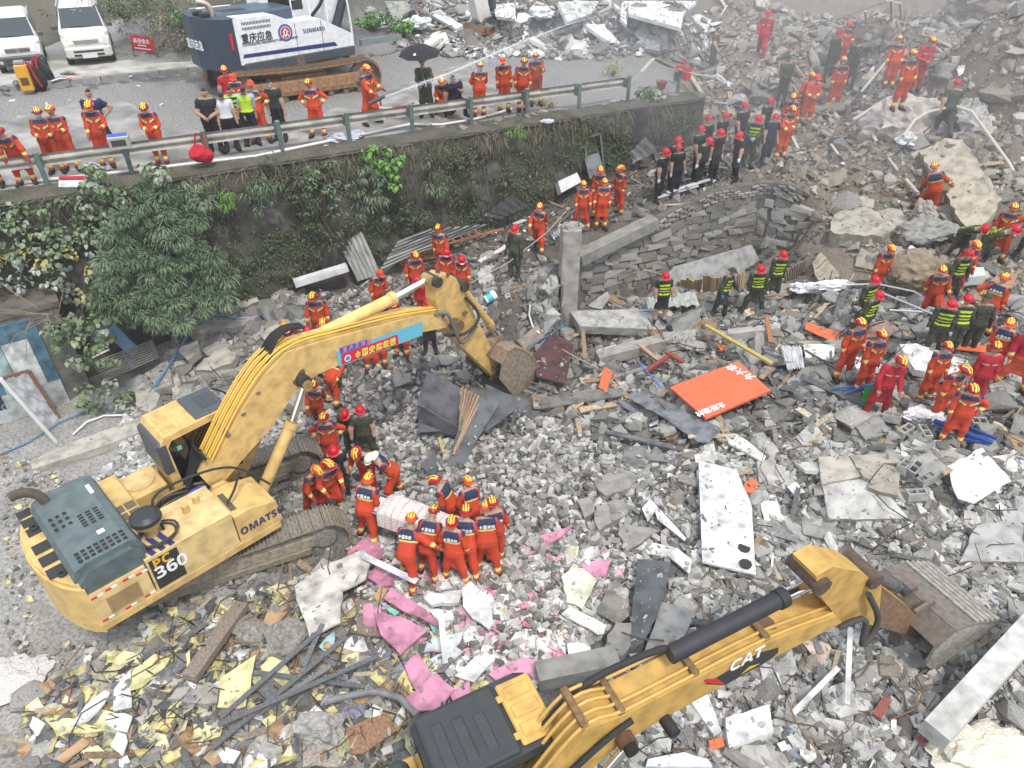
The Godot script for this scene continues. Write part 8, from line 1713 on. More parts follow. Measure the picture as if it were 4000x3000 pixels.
func build_hoarding() -> void:
	var a:=V(-12.26,0.13,-15.76)
	var b:=V(-13.5,0.11,-14.91)
	var dx := V(b.x - a.x,0,b.z - a.z).normalized() * -1.0   # towards the right end
	var nz:=dx.cross(Vector3.UP).normalized()
	if nz.z < 0: nz = -nz
	var t:=thing("shop_building","low grey building fronted by a blue advertising hoarding","building",V(a.x,0.0,a.z),Basis(dx,Vector3.UP,nz))
	bx(t,"wall",V(-6.0,-0.3,-4.5),V(0.55,3.0,-0.05),"concrete",K(0.16,0.155,0.14),0.0)
	bx(t,"roof",V(-6.1,3.0,-4.6),V(0.65,3.14,0.0),"concrete",K(0.13,0.115,0.095),0.0)
	var hb:=bx(t,"hoarding",V(-6.0,0.15,-0.05),V(-0.05,2.85,0.02),"board",K(0.075,0.175,0.24),0.0)
	bx(hb,"pale_band",V(-6.0,0.15,0.02),V(-0.05,0.95,0.026),"board",K(0.42,0.44,0.44),0.0)
	bx(hb,"white_door_picture",V(-0.95,0.95,0.027),V(-0.35,2.35,0.032),"board",K(0.6,0.62,0.61),0.0)
	bx(hb,"glass_picture",V(-1.3,0.75,0.027),V(-0.97,2.3,0.032),"board",K(0.34,0.45,0.45),0.0)
	bx(hb,"navy_block",V(-2.4,0.55,0.027),V(-1.45,1.05,0.032),"board",K(0.03,0.05,0.085),0.0)
	write(hb,"lettering","一样的",at(V(-2.02,1.5,0.034)),0.22,0.26,K(0.66,0.66,0.66))
	write(hb,"lettering","童安",at(V(-1.95,1.16,0.034)),0.26,0.29,K(0.66,0.66,0.66))
	for i in 4:
		var mb:=nb(K(0.3,0.36,0.36)); mb.lathe([[0.07,0.0],[0.09,0.0],[0.09,0.004],[0.07,0.004]],14,Transform3D(Basis(Vector3.RIGHT,PI/2),V(-2.7+i*0.62,0.62,0.03))); part(hb,"round_symbol",mb,M.ink)
	var f:=thing("framed_sheet","plastic sheet in a brown wooden frame leaning on the hoarding","frame",V(a.x,0.0,a.z),Basis(dx,Vector3.UP,nz))
	var p0:=V(-0.98,0.05,0.6)
	var p1:=V(-0.42,0.05,0.55)
	var p2:=V(-0.62,1.5,0.12)
	var p3:=V(-1.2,1.5,0.12)
	for q in [[p1,p2],[p2,p3]]:
		var mb:=nb(K(0.2,0.1,0.06)); mb.bar(q[0],q[1],0.09,0.06); part(f,"bar",mb,M.wood)
	part(f,"film",grid_mesh(16,22,func(i,j):
		var u: float = i/15.0
		var v: float = j/21.0
		return [p3.lerp(p2,u).lerp(p0.lerp(p1,u),v)+V(0,0,0.05)*noise.get_noise_2d(u*6.0,v*9.0)*2.0+V(0,0,0.03),K(0.36,0.37,0.38)]),M.film_sheet)
# ---------- vegetation
func leaf_mesh(len_: float,wid: float,fold: float,droop: float) -> ArrayMesh:  # leaf along +z from its stalk, folded on the midrib
	var mb:=MB.new()
	var prev:=[V(0,0,0),V(0,0,0)]
	var n:=4
	for i in range(1,n+1):
		var t:=float(i)/n
		var w:=wid*0.5*sin(PI*pow(t,0.75)) if i < n else 0.0
		var mid:=V(0,-droop*t*t*len_,t*len_)
		var pm:=V(0,-droop*pow(float(i - 1)/n,2)*len_,float(i - 1)/n*len_)
		var cur:=[mid+V(-w,fold*w,0),mid+V(w,fold*w,0)]
		mb.quad(prev[0],cur[0],mid,pm); mb.quad(pm,mid,cur[1],prev[1])
		prev = cur
	return mb.mesh()
func aim(p: Vector3,dir: Vector3,s: float) -> Transform3D:
	var z:=dir.normalized()
	var up:=(Vector3.UP+V(rng.randfn(),0,rng.randfn())*0.35).normalized()
	var x:=up.cross(z).normalized()
	return Transform3D(Basis(x,z.cross(x),z)*s,p)
func leafy(called: String,label: String,category: String,base: Vector3,clumps: Array,leaf: ArrayMesh,tones: Array,stem: Color,group:="") -> void:  # clumps: [centre, radius, leaves, droop]
	var t:=thing(called,label,category,base,Basis.IDENTITY,group)
	var sm:=MB.new(); sm.color(stem)
	var xf:=[]
	var cl:=[]
	for c in clumps:
		var ctr: Vector3 = c[0] - base
		var mid:=ctr*0.5+V(rng.randfn()*0.08,0.1,rng.randfn()*0.08)
		if clumps.size() > 30: sm.tube([ctr+V(rr(-0.25,0.25),rr(-0.1,0.5),-0.12),ctr],[0.008,0.004],4,false)
		else: sm.tube([V(rr(-0.05,0.05),-0.05,rr(-0.05,0.05)),mid,ctr],[0.022,0.014,0.006],5,false)
		var tone: Color = pick(tones)
		for i in c[2]:
			var d:=V(rng.randfn(),rng.randfn(),rng.randfn()).normalized()
			var p: Vector3 = ctr+d*(c[1] as float)*pow(rng.randf(),0.45)*V(1,0.75,1)
			var out:=(d+V(0,-c[3],0.25)).normalized()
			xf.append(aim(p,out,rr(0.7,1.25))); cl.append(tone*rr(0.7,1.3))
	part(t,"stems",sm,M.wood)
	stuff("leaves",leaf,M.leaf,xf,cl,"","",t)
func wall_face(x: float,y: float,out:=0.0) -> Vector3:
	var p:=rail_point(x,0.95+(5.42 - y)/6.0*0.35+noise.get_noise_3d(x*2.0,y*2.0,4.0)*0.22+out)
	return V(p.x,y,p.y)
func build_vegetation() -> void:
	var lance:=leaf_mesh(0.14,0.024,0.5,0.5)
	var heart:=leaf_mesh(0.13,0.12,0.3,0.35)
	var small:=leaf_mesh(0.085,0.05,0.3,0.3)
	var blade:=leaf_mesh(0.34,0.014,0.3,0.8)
	var grey_green:=[K(0.13,0.19,0.105),K(0.1,0.155,0.085),K(0.16,0.22,0.13),K(0.085,0.13,0.06)]
	var light:=[K(0.15,0.2,0.11),K(0.2,0.245,0.16),K(0.11,0.16,0.07),K(0.24,0.27,0.2)]
	var fresh:=[K(0.1,0.22,0.04),K(0.13,0.26,0.05)]
	var dull:=[K(0.06,0.085,0.035),K(0.085,0.1,0.05),K(0.045,0.07,0.03)]
	var straw:=[K(0.26,0.2,0.12),K(0.2,0.15,0.09),K(0.15,0.12,0.07)]
	var clumps:=[]
	for p in [V(-9.43,5.27,-18.01),V(-9.8,5.15,-17.67),V(-9.03,5.14,-18.16),V(-8.7,4.81,-18.18),V(-9.76,4.8,-17.6),V(-10.1,4.8,-17.28),V(-9.36,4.63,-17.85),V(-8.58,4.45,-18.1),V(-8.97,4.34,-17.9),V(-10.33,4.43,-16.98),V(-10.01,4.35,-17.28),V(-9.66,4.19,-17.5),V(-9.29,3.98,-17.65),V(-8.75,3.9,-17.83),V(-8.44,3.69,-17.85),V(-10.51,4.04,-16.7),V(-10.18,3.91,-16.96),V(-9.8,3.73,-17.2),V(-9.42,3.52,-17.34),V(-8.96,3.42,-17.54),V(-8.55,3.23,-17.65),V(-8.18,2.99,-17.7),V(-10.64,3.64,-16.44),V(-10.37,3.52,-16.67),V(-10.03,3.29,-16.85),V(-9.59,3.13,-17.02),V(-9.17,2.95,-17.24),V(-8.7,2.79,-17.39),V(-8.09,2.63,-17.56),V(-10.69,3.22,-16.23),V(-10.36,3.03,-16.44),V(-9.96,2.85,-16.65),V(-9.52,2.68,-16.82),V(-9.08,2.55,-17.05),V(-8.56,2.42,-17.27),V(-7.98,2.39,-17.46),V(-10.55,2.74,-16.11),V(-10.08,2.45,-16.35),V(-9.69,2.29,-16.5),V(-9.31,2.22,-16.74),V(-9.46,2.93,-17),V(-9.82,3.46,-17.05)]:
		for k in 3: clumps.append([p+V(rr(-0.3,0.3),rr(-0.2,0.2),rr(-0.5,0.1)),rr(0.18,0.36),210,0.3])
	leafy("shrub","large grey-green narrow-leaved shrub growing against the wall","shrub",V(-9.94,1.82,-16.78),clumps,lance,grey_green,K(0.12,0.1,0.07))
	clumps = []
	for i in 90: clumps.append([wall_face(rr(-15.5,-10.6),rr(4.1,5.35),rr(0.05,0.3)),rr(0.14,0.28),26,0.5])
	leafy("creeper","dense light green creeper hanging over the wall top at left","creeper",wall_face(-13.0,5.2,0.05),clumps,heart,light,K(0.14,0.11,0.08))
	clumps = []
	for i in 110: clumps.append([wall_face(rr(-15.0,-9.6),rr(1.4,4.4),rr(0.05,0.7)),rr(0.12,0.3),14,0.8])
	leafy("creeper","pale broad-leaved creeper trailing below the light green one","creeper",wall_face(-13.0,4.2,0.1),clumps,heart,[K(0.26,0.3,0.24),K(0.32,0.35,0.3),K(0.2,0.25,0.17),K(0.3,0.28,0.08)],K(0.2,0.17,0.12))
	clumps = []
	for i in 34:
		var p:=V(-11.53,2.4,-15.29)
		clumps.append([p+V(rr(-0.2,1.1),rr(-1.9,0.9),rr(-0.4,0.5)),rr(0.12,0.22),22,0.7])
	leafy("creeper","green creeper climbing the corner of the low building","creeper",V(-12.09,1.5,-16.22),clumps,heart,light,K(0.16,0.13,0.1))
	var mb:=nb(K(0.2,0.165,0.12))
	for i in 13:
		var p:=V(-11.4,3.3,-14.93)+V(rr(-0.3,0.3),rr(-0.1,0.2),rr(-0.3,0.3))
		var e:=p+V(rr(-2.2,0.9),rr(-0.6,0.5),rr(-0.6,1.6))
		mb.tube([p,p.lerp(e,0.5)+V(0,rr(0.1,0.4),0),e],[0.016,0.01,0.004],5,false)
	single("bare_branches",mb,M.wood,"tangle of bare branches over the low building's roof","branches")
	for q in [[V(-3.7,4.99,-21.14),fresh,heart,16,0.5,"bright green broad-leaved plant hanging at mid wall"],[V(-4.23,4.81,-20.87),grey_green,lance,10,0.4,"small leafy shoot left of the bright green plant"],[V(-4.32,4.03,-20.83),light,lance,16,0.55,"pale hanging willow-like plant below the bright green one"],[V(-5.5,4.69,-20.22),grey_green,small,26,0.7,"leafy bush on the wall left of the pale hanging plant"],[V(-6.42,4.87,-19.75),dull,small,26,0.7,"dark leafy bush hanging below the guardrail"],[V(-7.14,4.73,-19.39),grey_green,lance,16,0.5,"narrow-leaved tuft at the wall top right of the big shrub"],[V(-7.87,4.74,-19.01),fresh,lance,9,0.35,"yellow-green fern on the wall right of the big shrub"],[V(-2.48,4.34,-21.77),grey_green,lance,12,0.4,"fern hanging right of the bright green plant"],[V(-1.33,4.66,-22.35),dull,small,14,0.45,"small dark plant on the wall under the kneeling man"],[V(-0.09,3.67,-22.98),dull,small,14,0.5,"low dark plant on the right part of the wall"],[V(-8.49,5.13,-18.7),light,lance,12,0.4,"pale shoots above the big shrub"],[V(-3.32,3.22,-21.34),dull,small,18,0.6,"dark foliage low on the wall behind the sheets"],[V(-5.77,3.6,-20.08),dull,small,20,0.7,"dark trailing foliage in the middle of the wall"],[V(0.21,5.51,-23.13),fresh,lance,5,0.2,"small fern at the wall edge"],[V(-10.48,5.82,-17.68),light,heart,9,0.3,"small broad-leaved weed beside the white board"],[V(-9.35,5.67,-18.26),light,heart,6,0.25,"broad-leaved weed at the post with the case"],[V(4.56,5.91,-25.35),light,heart,6,0.25,"small weed among blocks at the guardrail end"]]:
		clumps = []
		for i in q[3]: clumps.append([q[0]+V(rng.randfn()*q[4]*0.6,rng.randfn()*q[4]*0.6,rr(-0.1,0.25)),rr(0.1,0.2),26,0.9])
		leafy("wall_plant",q[5],"plant",q[0]+V(0,0.2,-0.25),clumps,q[2],q[1],K(0.1,0.085,0.06),"plants growing on the wall")
	var xf:=[]
	var cl:=[]
	for i in 3400:
		var x:=rr(-15.0,5.5)
		var p:=wall_face(x,5.4,0.02)
		var dens:=noise.get_noise_1d(x*4.0)
		if dens < -0.25: continue
		xf.append(aim(p+V(0,rr(-0.55,0.06),rr(-0.15,0.12)),V(rng.randfn()*0.5,rr(-0.7,0.5),0.8),rr(0.4,1.2))); cl.append((pick(straw+dull) as Color)*rr(0.7,1.2))
	stuff("dry_grass",blade,M.leaf,xf,cl,"dry grass fringe along the top of the mossy wall","grass")
	xf = []; cl = []
	for i in 17000:
		var x:=rr(-11.0,6.4)
		var y:=rr(1.2,5.2)
		if noise.get_noise_3d(x*1.6,y*1.6,40.0)+0.15*rng.randfn() < 0.02: continue
		xf.append(aim(wall_face(x,y,0.03),V(rng.randfn(),-0.8+rng.randfn()*0.4,1.0),rr(0.5,1.2))); cl.append((pick(dull) as Color)*rr(0.6,1.4))
	for i in 3800:
		var x:=rr(-11.0,6.3)
		var y:=rr(2.0,5.3)
		if noise.get_noise_2d(x*5.0,y*0.8) < 0.0: continue
		xf.append(aim(wall_face(x,y,0.04),V(rng.randfn()*0.25,-1.0,0.15),rr(1.2,3.2)).scaled_local(V(0.35,1,1))); cl.append((pick(straw+dull) as Color)*rr(0.4,1.1))
	stuff("wall_moss",small,M.leaf,xf,cl,"small creeping leaves and moss covering the wall face","moss")
	for q in [[V(-14.99,7.3,-31.72),dull+grey_green,70,1.6,"scrubby bush on the bank behind the red sign"],[V(-13.21,7,-30.5),straw+dull,70,1.4,"dry scrub between the red sign and white excavator"],[V(-11.96,8.4,-26.87),dull+grey_green,70,1.8,"dark scrub at the top of the bank"],[V(-13.05,6.4,-30.6),straw,20,0.8,"dry weeds at the foot of the bank"],[V(-15.64,7.6,-31.94),dull+straw,30,1.0,"weeds behind the cream van"],[V(-6.27,6.6,-34.82),fresh,14,0.8,"green weeds by the front of the white excavator"],[V(-4.67,6.7,-33.53),fresh,10,0.6,"green weeds at the edge of the far pile"],[V(-12.49,7.6,-29.98),fresh,5,0.3,"bright green leaves behind the white excavator's rear"],[V(4.02,5.8,-30.2),[K(0.3,0.28,0.06)],7,0.4,"yellow-leaved twig by the broken guardrail"],[V(1.29,5.5,-26.08),[K(0.3,0.28,0.08)],4,0.15,"yellow grass tuft on the wall edge"]]:
		clumps = []
		for i in q[2]: clumps.append([q[0]+V(rng.randfn()*q[3]*0.6,absf(rng.randfn())*q[3]*0.25,rng.randfn()*q[3]*0.4),rr(0.14,0.3),22,0.3])
		leafy("scrub",q[4],"bush",q[0] - V(0,0.4,0),clumps,small if q[1] != fresh else heart,q[1],K(0.14,0.11,0.08),"scrub behind the road")
# ---------- people: one body surface (skinned from a rest figure), clothing colours by region, headgear as parts
const CELL:=0.027
var body_v:=PackedVector3Array()
var body_n:=PackedVector3Array()
var body_i:=PackedInt32Array()
var body_b := []   # [bone a, bone b, weight of a]
const PELVIS:=0
const CHEST:=1
const HEAD:=2
const UA := 3   # 3,4 upper arms (+x, -x); 5,6 forearms; 7,8 thighs; 9,10 shins; 11,12 feet
var J:={}
func joints() -> void:
	for s in 2:
		var e:=1.0 - 2.0*s
		var d:=V(e*0.643,-0.766,0)
		J["sh%d" % s] = V(e*0.185,1.42,-0.01)
		J["el%d" % s] = J["sh%d" % s]+d*0.29
		J["wr%d" % s] = J["el%d" % s]+d*0.25
		J["hip%d" % s] = V(e*0.095,0.93,0)
		J["kn%d" % s] = V(e*0.11,0.50,0.015)
		J["an%d" % s] = V(e*0.12,0.09,-0.02)
		J["toe%d" % s] = V(e*0.135,0.05,0.15)
func rest_figure() -> void:
	joints()
	var bones:=[]
	bones.append([V(-0.06,0.96,0),V(0.06,0.96,0),0.135,0.135,PELVIS])
	for e in [-1.0,1.0]:
		bones.append([V(e*0.055,1.0,0.0),V(e*0.085,1.32,0.0),0.118,0.122,CHEST])
		bones.append([V(e*0.05,1.40,0.0),V(e*0.17,1.41,-0.01),0.085,0.075,CHEST])
	bones.append([V(0,1.36,-0.01),V(0,1.56,0.01),0.075,0.055,CHEST])
	for s in 2:
		bones.append([J["sh%d" % s],J["el%d" % s],0.074,0.06,3+s])
		bones.append([J["el%d" % s],J["wr%d" % s],0.06,0.045,5+s])
		bones.append([J["hip%d" % s],J["kn%d" % s],0.108,0.078,7+s])
		bones.append([J["kn%d" % s],J["an%d" % s],0.076,0.06,9+s])
		bones.append([J["an%d" % s],J["toe%d" % s],0.058,0.045,11+s])
	var lo:=V(-0.66,-0.05,-0.22)
	var nx:=49
	var ny:=62
	var nz:=17
	var acc:=PackedFloat32Array(); acc.resize(nx*ny*nz)
	var k:=0.028
	for b in bones:
		var a: Vector3 = b[0]
		var c: Vector3 = b[1]
		var ra: float = b[2]
		var rb: float = b[3]
		var pad:=maxf(ra,rb)+0.1
		var i0:=((a.min(c) - lo - Vector3.ONE*pad)/CELL).floor()
		var i1:=((a.max(c) - lo+Vector3.ONE*pad)/CELL).ceil()
		var ab:=c - a
		var l2:=ab.length_squared()
		for y in range(maxi(0,int(i0.y)),mini(ny,int(i1.y)+1)):
			for z in range(maxi(0,int(i0.z)),mini(nz,int(i1.z)+1)):
				for x in range(maxi(0,int(i0.x)),mini(nx,int(i1.x)+1)):
					var p:=lo+V(x,y,z)*CELL
					var t:=clampf((p - a).dot(ab)/l2,0.0,1.0)
					acc[(y*nz+z)*nx+x] += exp(-((p - a - ab*t).length() - lerpf(ra,rb,t))/k)
	var fld:=func(x: int,y: int,z: int) -> float: return -k*log(acc[(y*nz+z)*nx+x]+1e-9)
	var id:={}
	for y in ny - 1:
		for z in nz - 1:
			for x in nx - 1:
				var sum:=Vector3.ZERO
				var n:=0
				var f:=[]
				for q in 8: f.append(fld.call(x+(q & 1),y+((q >> 1) & 1),z+((q >> 2) & 1)))
				for e in [[0,1],[2,3],[4,5],[6,7],[0,2],[1,3],[4,6],[5,7],[0,4],[1,5],[2,6],[3,7]]:
					var fa: float = f[e[0]]
					var fb: float = f[e[1]]
					if (fa < 0.0) != (fb < 0.0):
						var t:=fa/(fa - fb)
						sum += V(e[0] & 1,(e[0] >> 1) & 1,(e[0] >> 2) & 1).lerp(V(e[1] & 1,(e[1] >> 1) & 1,(e[1] >> 2) & 1),t); n += 1
				if n:
					id[(y*nz+z)*nx+x] = body_v.size()
					body_v.append(lo+(V(x,y,z)+sum/n)*CELL)
	for y in range(1,ny - 1):
		for z in range(1,nz - 1):
			for x in range(1,nx - 1):
				var c:=(y*nz+z)*nx+x
				var f0: float = fld.call(x,y,z)
				for ax in 3:
					var f1: float = fld.call(x+int(ax == 0),y+int(ax == 1),z+int(ax == 2))
					if (f0 < 0.0) == (f1 < 0.0): continue
					var u: int = [nz*nx,nx,1][ax]
					var w: int = [nx,1,nz*nx][ax]
					var q:=[c,c - u,c - u - w,c - w]
					if not (id.has(q[0]) and id.has(q[1]) and id.has(q[2]) and id.has(q[3])): continue
					var o:=[id[q[0]],id[q[1]],id[q[2]],id[q[3]]]
					var g:=(body_v[o[2]] - body_v[o[0]]).cross(body_v[o[1]] - body_v[o[0]])
					var dirv:=V(int(ax == 0),int(ax == 1),int(ax == 2))*(1.0 if f0 < 0.0 else -1.0)
					if g.dot(dirv) < 0.0: o = [o[0],o[3],o[2],o[1]]
					body_i.append_array(PackedInt32Array([o[0],o[1],o[2],o[0],o[2],o[3]]))
	body_n.resize(body_v.size())
	for i in range(0,body_i.size(),3):
		var g:=(body_v[body_i[i+2]] - body_v[body_i[i]]).cross(body_v[body_i[i+1]] - body_v[body_i[i]])
		for m in 3: body_n[body_i[i+m]] += g
	for i in body_n.size(): body_n[i] = body_n[i].normalized()
	for p in body_v:
		var best:=[[9.0,0],[9.0,0]]
		for b in bones:
			if b[4] >= 3 and (int(b[4]) % 2 == 1) != (p.x > 0.0): continue
			var ab: Vector3 = b[1] - b[0]
			var t:=clampf((p - b[0]).dot(ab)/ab.length_squared(),0.0,1.0)
			var d: float = maxf(0.002,(p - b[0] - ab*t).length() - lerpf(b[2],b[3],t)*0.8)
			if b[4] == best[0][1]: best[0][0] = minf(best[0][0],d)
			elif d < best[0][0]: best[1] = best[0]; best[0] = [d,b[4]]
			elif d < best[1][0]: best[1] = [d,b[4]]
		var w0:=1.0/pow(best[0][0],2.0)
		var w1:=1.0/pow(best[1][0],2.0)
		body_b.append([best[0][1],best[1][1],w0/(w0+w1)])
	head_shape(); hand_shape(0); hand_shape(1)
func append_soup(mb: MB,bone: int) -> void:
	var n0:=body_v.size()
	for i in mb.v.size():
		body_v.append(mb.v[i]); body_n.append(mb.n[i]); body_b.append([bone,bone,1.0]); body_i.append(n0+i)
var face_from:=0
var face_c:=[]
func head_shape() -> void:
	face_from = body_v.size()
	var mb:=MB.new()
	var nu:=18
	var nv:=14
	var pt:=func(i: int,j: int) -> Vector3:
		var a:=TAU*i/nu
		var b:=PI*(float(j)/nv - 0.5)
		var d:=V(sin(a)*cos(b),sin(b),cos(a)*cos(b))
		var p:=d*V(0.078,0.118,0.098)
		if d.z > 0.0 and d.y < 0.0: p.x *= 1.0 + d.y * 0.28   # jaw narrows
		if d.z > 0.8 and absf(d.x) < 0.22 and d.y > -0.35 and d.y < 0.12: p.z += 0.02 * (1.0 - absf(d.x) / 0.22)   # nose
		if d.z > 0.75 and absf(d.y - 0.16) < 0.1: p.z += 0.004   # brow
		if absf(d.x) > 0.93 and absf(d.y) < 0.25: p.x *= 1.13   # ears
		return p+V(0,1.655,0.015)
	for i in nu:
		for j in nv:
			var d:=(pt.call(i,j) as Vector3) - V(0,1.655,0.015)
			var dn:=(d/V(0.078,0.118,0.098)).normalized()
			var c := 0   # skin
			if dn.y > 0.42 or (dn.z < 0.05 and dn.y > -0.2) : c = 1   # hair
			elif dn.z > 0.6 and absf(dn.y - 0.08) < 0.09 and absf(absf(dn.x) - 0.36) < 0.13: c = 2   # eye
			elif dn.z > 0.7 and absf(dn.y + 0.48) < 0.06 and absf(dn.x) < 0.25: c = 3   # mouth
			var p:=[pt.call(i,j),pt.call((i+1) % nu,j),pt.call((i+1) % nu,j+1),pt.call(i,j+1)]
			var m:=[]
			for q in p: m.append(((q - V(0,1.655,0.015))/V(0.078,0.118,0.098)).normalized())
			var before:=mb.v.size()
			mb.smooth_quad(p,m)
			for q in mb.v.size() - before: face_c.append(c)
	append_soup(mb,HEAD)
func hand_shape(s: int) -> void:  # palm and five curled fingers at the wrist
	var e:=1.0 - 2.0*s
	var w: Vector3 = J["wr%d" % s]
	var d:=V(e*0.643,-0.766,0)
	var side:=V(0,0,1)
	var curl:=d.cross(side).normalized()*-e
	var mb:=MB.new()
	mb.tube([w - d*0.02,w+d*0.045,w+d*0.09],[0.034,0.042,0.036],8)
	for f in 4:
		var b:=w+d*0.085+side*(f - 1.5)*0.019
		var l: float = [0.035,0.042,0.04,0.03][f]
		var p1:=b+d*l
		var p2:=p1+(d*0.6+curl*0.8).normalized()*l*0.8
		mb.tube([b,p1,p2],[0.0105,0.0095,0.008],5)
	var tb:=w+d*0.03+side*0.034
	mb.tube([tb,tb+(d*0.5+side*0.8).normalized()*0.04,tb+(d*0.9+side*0.5+curl*0.4).normalized()*0.07],[0.013,0.011,0.009],5)
	append_soup(mb,5+s)
var helmets:={}
func headgear(kind: String) -> ArrayMesh:
	if helmets.has(kind): return helmets[kind]
	var mb:=MB.new()
	var nu:=28
	var nv:=8
	var big:=kind.begins_with("fire")
	var base:={"fire_red": K(0.36,0.01,0.014),"fire_orange": K(0.55,0.07,0.012),"fire_white": K(0.72,0.72,0.7),"hard": K(0.46,0.007,0.017),"cap": K(0.75,0.06,0.02),"bush": K(0.05,0.065,0.03)}[kind] as Color
	var ry:=0.135 if big else (0.125 if kind == "hard" else 0.11)
	var rx:=0.115 if big else (0.112 if kind == "hard" else 0.092)
	var rz:=0.145 if big else (0.135 if kind == "hard" else 0.112)
	var pt:=func(i: int,j: int) -> Vector3:
		var a:=TAU*i/nu
		var b:=PI*0.5*j/nv
		var p:=V(sin(a)*cos(b)*rx,sin(b)*ry,cos(a)*cos(b)*rz)
		if big and absf(p.x) < 0.02: p.y += 0.012*sin(b+0.4)
		return p
	for i in nu:
		for j in nv:
			var p:=[pt.call(i,j),pt.call((i+1) % nu,j),pt.call((i+1) % nu,j+1),pt.call(i,j+1)]
			var c: Vector3 = (p[0]+p[1]+p[2]+p[3])*0.25
			mb.color(base)
			if big and kind != "fire_white" and (absf(c.x) < 0.012 or (absf(absf(c.x) - 0.055) < 0.01)) and c.y > 0.05: mb.color(K(0.72,0.62,0.05))
			if big and kind == "fire_white" and absf(c.x) < 0.025 and c.y > 0.04: mb.color(K(0.7,0.66,0.3))
			if big and c.y < 0.03 and c.z > 0.06: mb.color(K(0.05,0.04,0.04))
			var m:=[]
			for q in p: m.append((q/V(rx*rx,ry*ry,rz*rz)).normalized())
			mb.smooth_quad(p,m)
	mb.color(base)
	for i in nu:
		var a:=TAU*i/nu
		var b:=TAU*(i+1)/nu
		var ext:=func(x: float) -> float:
			if kind == "cap": return 0.075*smoothstep(0.55,0.95,cos(x))
			if kind == "bush": return 0.055
			if kind == "hard": return 0.012+0.035*smoothstep(0.2,0.9,cos(x))
			return 0.014+0.03*smoothstep(0.3,1.0,-cos(x))+0.022*smoothstep(0.5,1.0,cos(x))
		var q:=[]
		for z in [a,b]:
			var d:=V(sin(z)*rx,0,cos(z)*rz)
			q.append(d); q.append(d+V(sin(z),-0.25,cos(z))*ext.call(z))
		mb.quad(q[0],q[2],q[3],q[1]); mb.quad(q[1] - V(0,0.006,0),q[3] - V(0,0.006,0),q[2] - V(0,0.006,0),q[0] - V(0,0.006,0))
		mb.quad(q[1],q[3],q[3] - V(0,0.006,0),q[1] - V(0,0.006,0))
	if kind == "hard":
		for s in [-0.04,0.0,0.04]:
			var path:=[]
			for j in 9:
				var b:=lerpf(0.25,PI - 0.25,j/8.0)
				path.append(V(s,sin(b)*ry*(1.0 - pow(s/rx,2)*0.5)+0.001,-cos(b)*rz*0.98))
			mb.tube(path,0.007,5)
	if big:   # goggle strap and lamp bracket
		mb.color(K(0.02,0.02,0.02))
		for s in [-1,1]: mb.box(V(s*rx*1.02,0.012,0.02),V(0.022,0.035,0.06))
		mb.color(K(0.55,0.45,0.03)); mb.box(V(0,0.05,rz*0.96),V(0.03,0.03,0.012))
	helmets[kind] = mb.mesh()
	return helmets[kind]
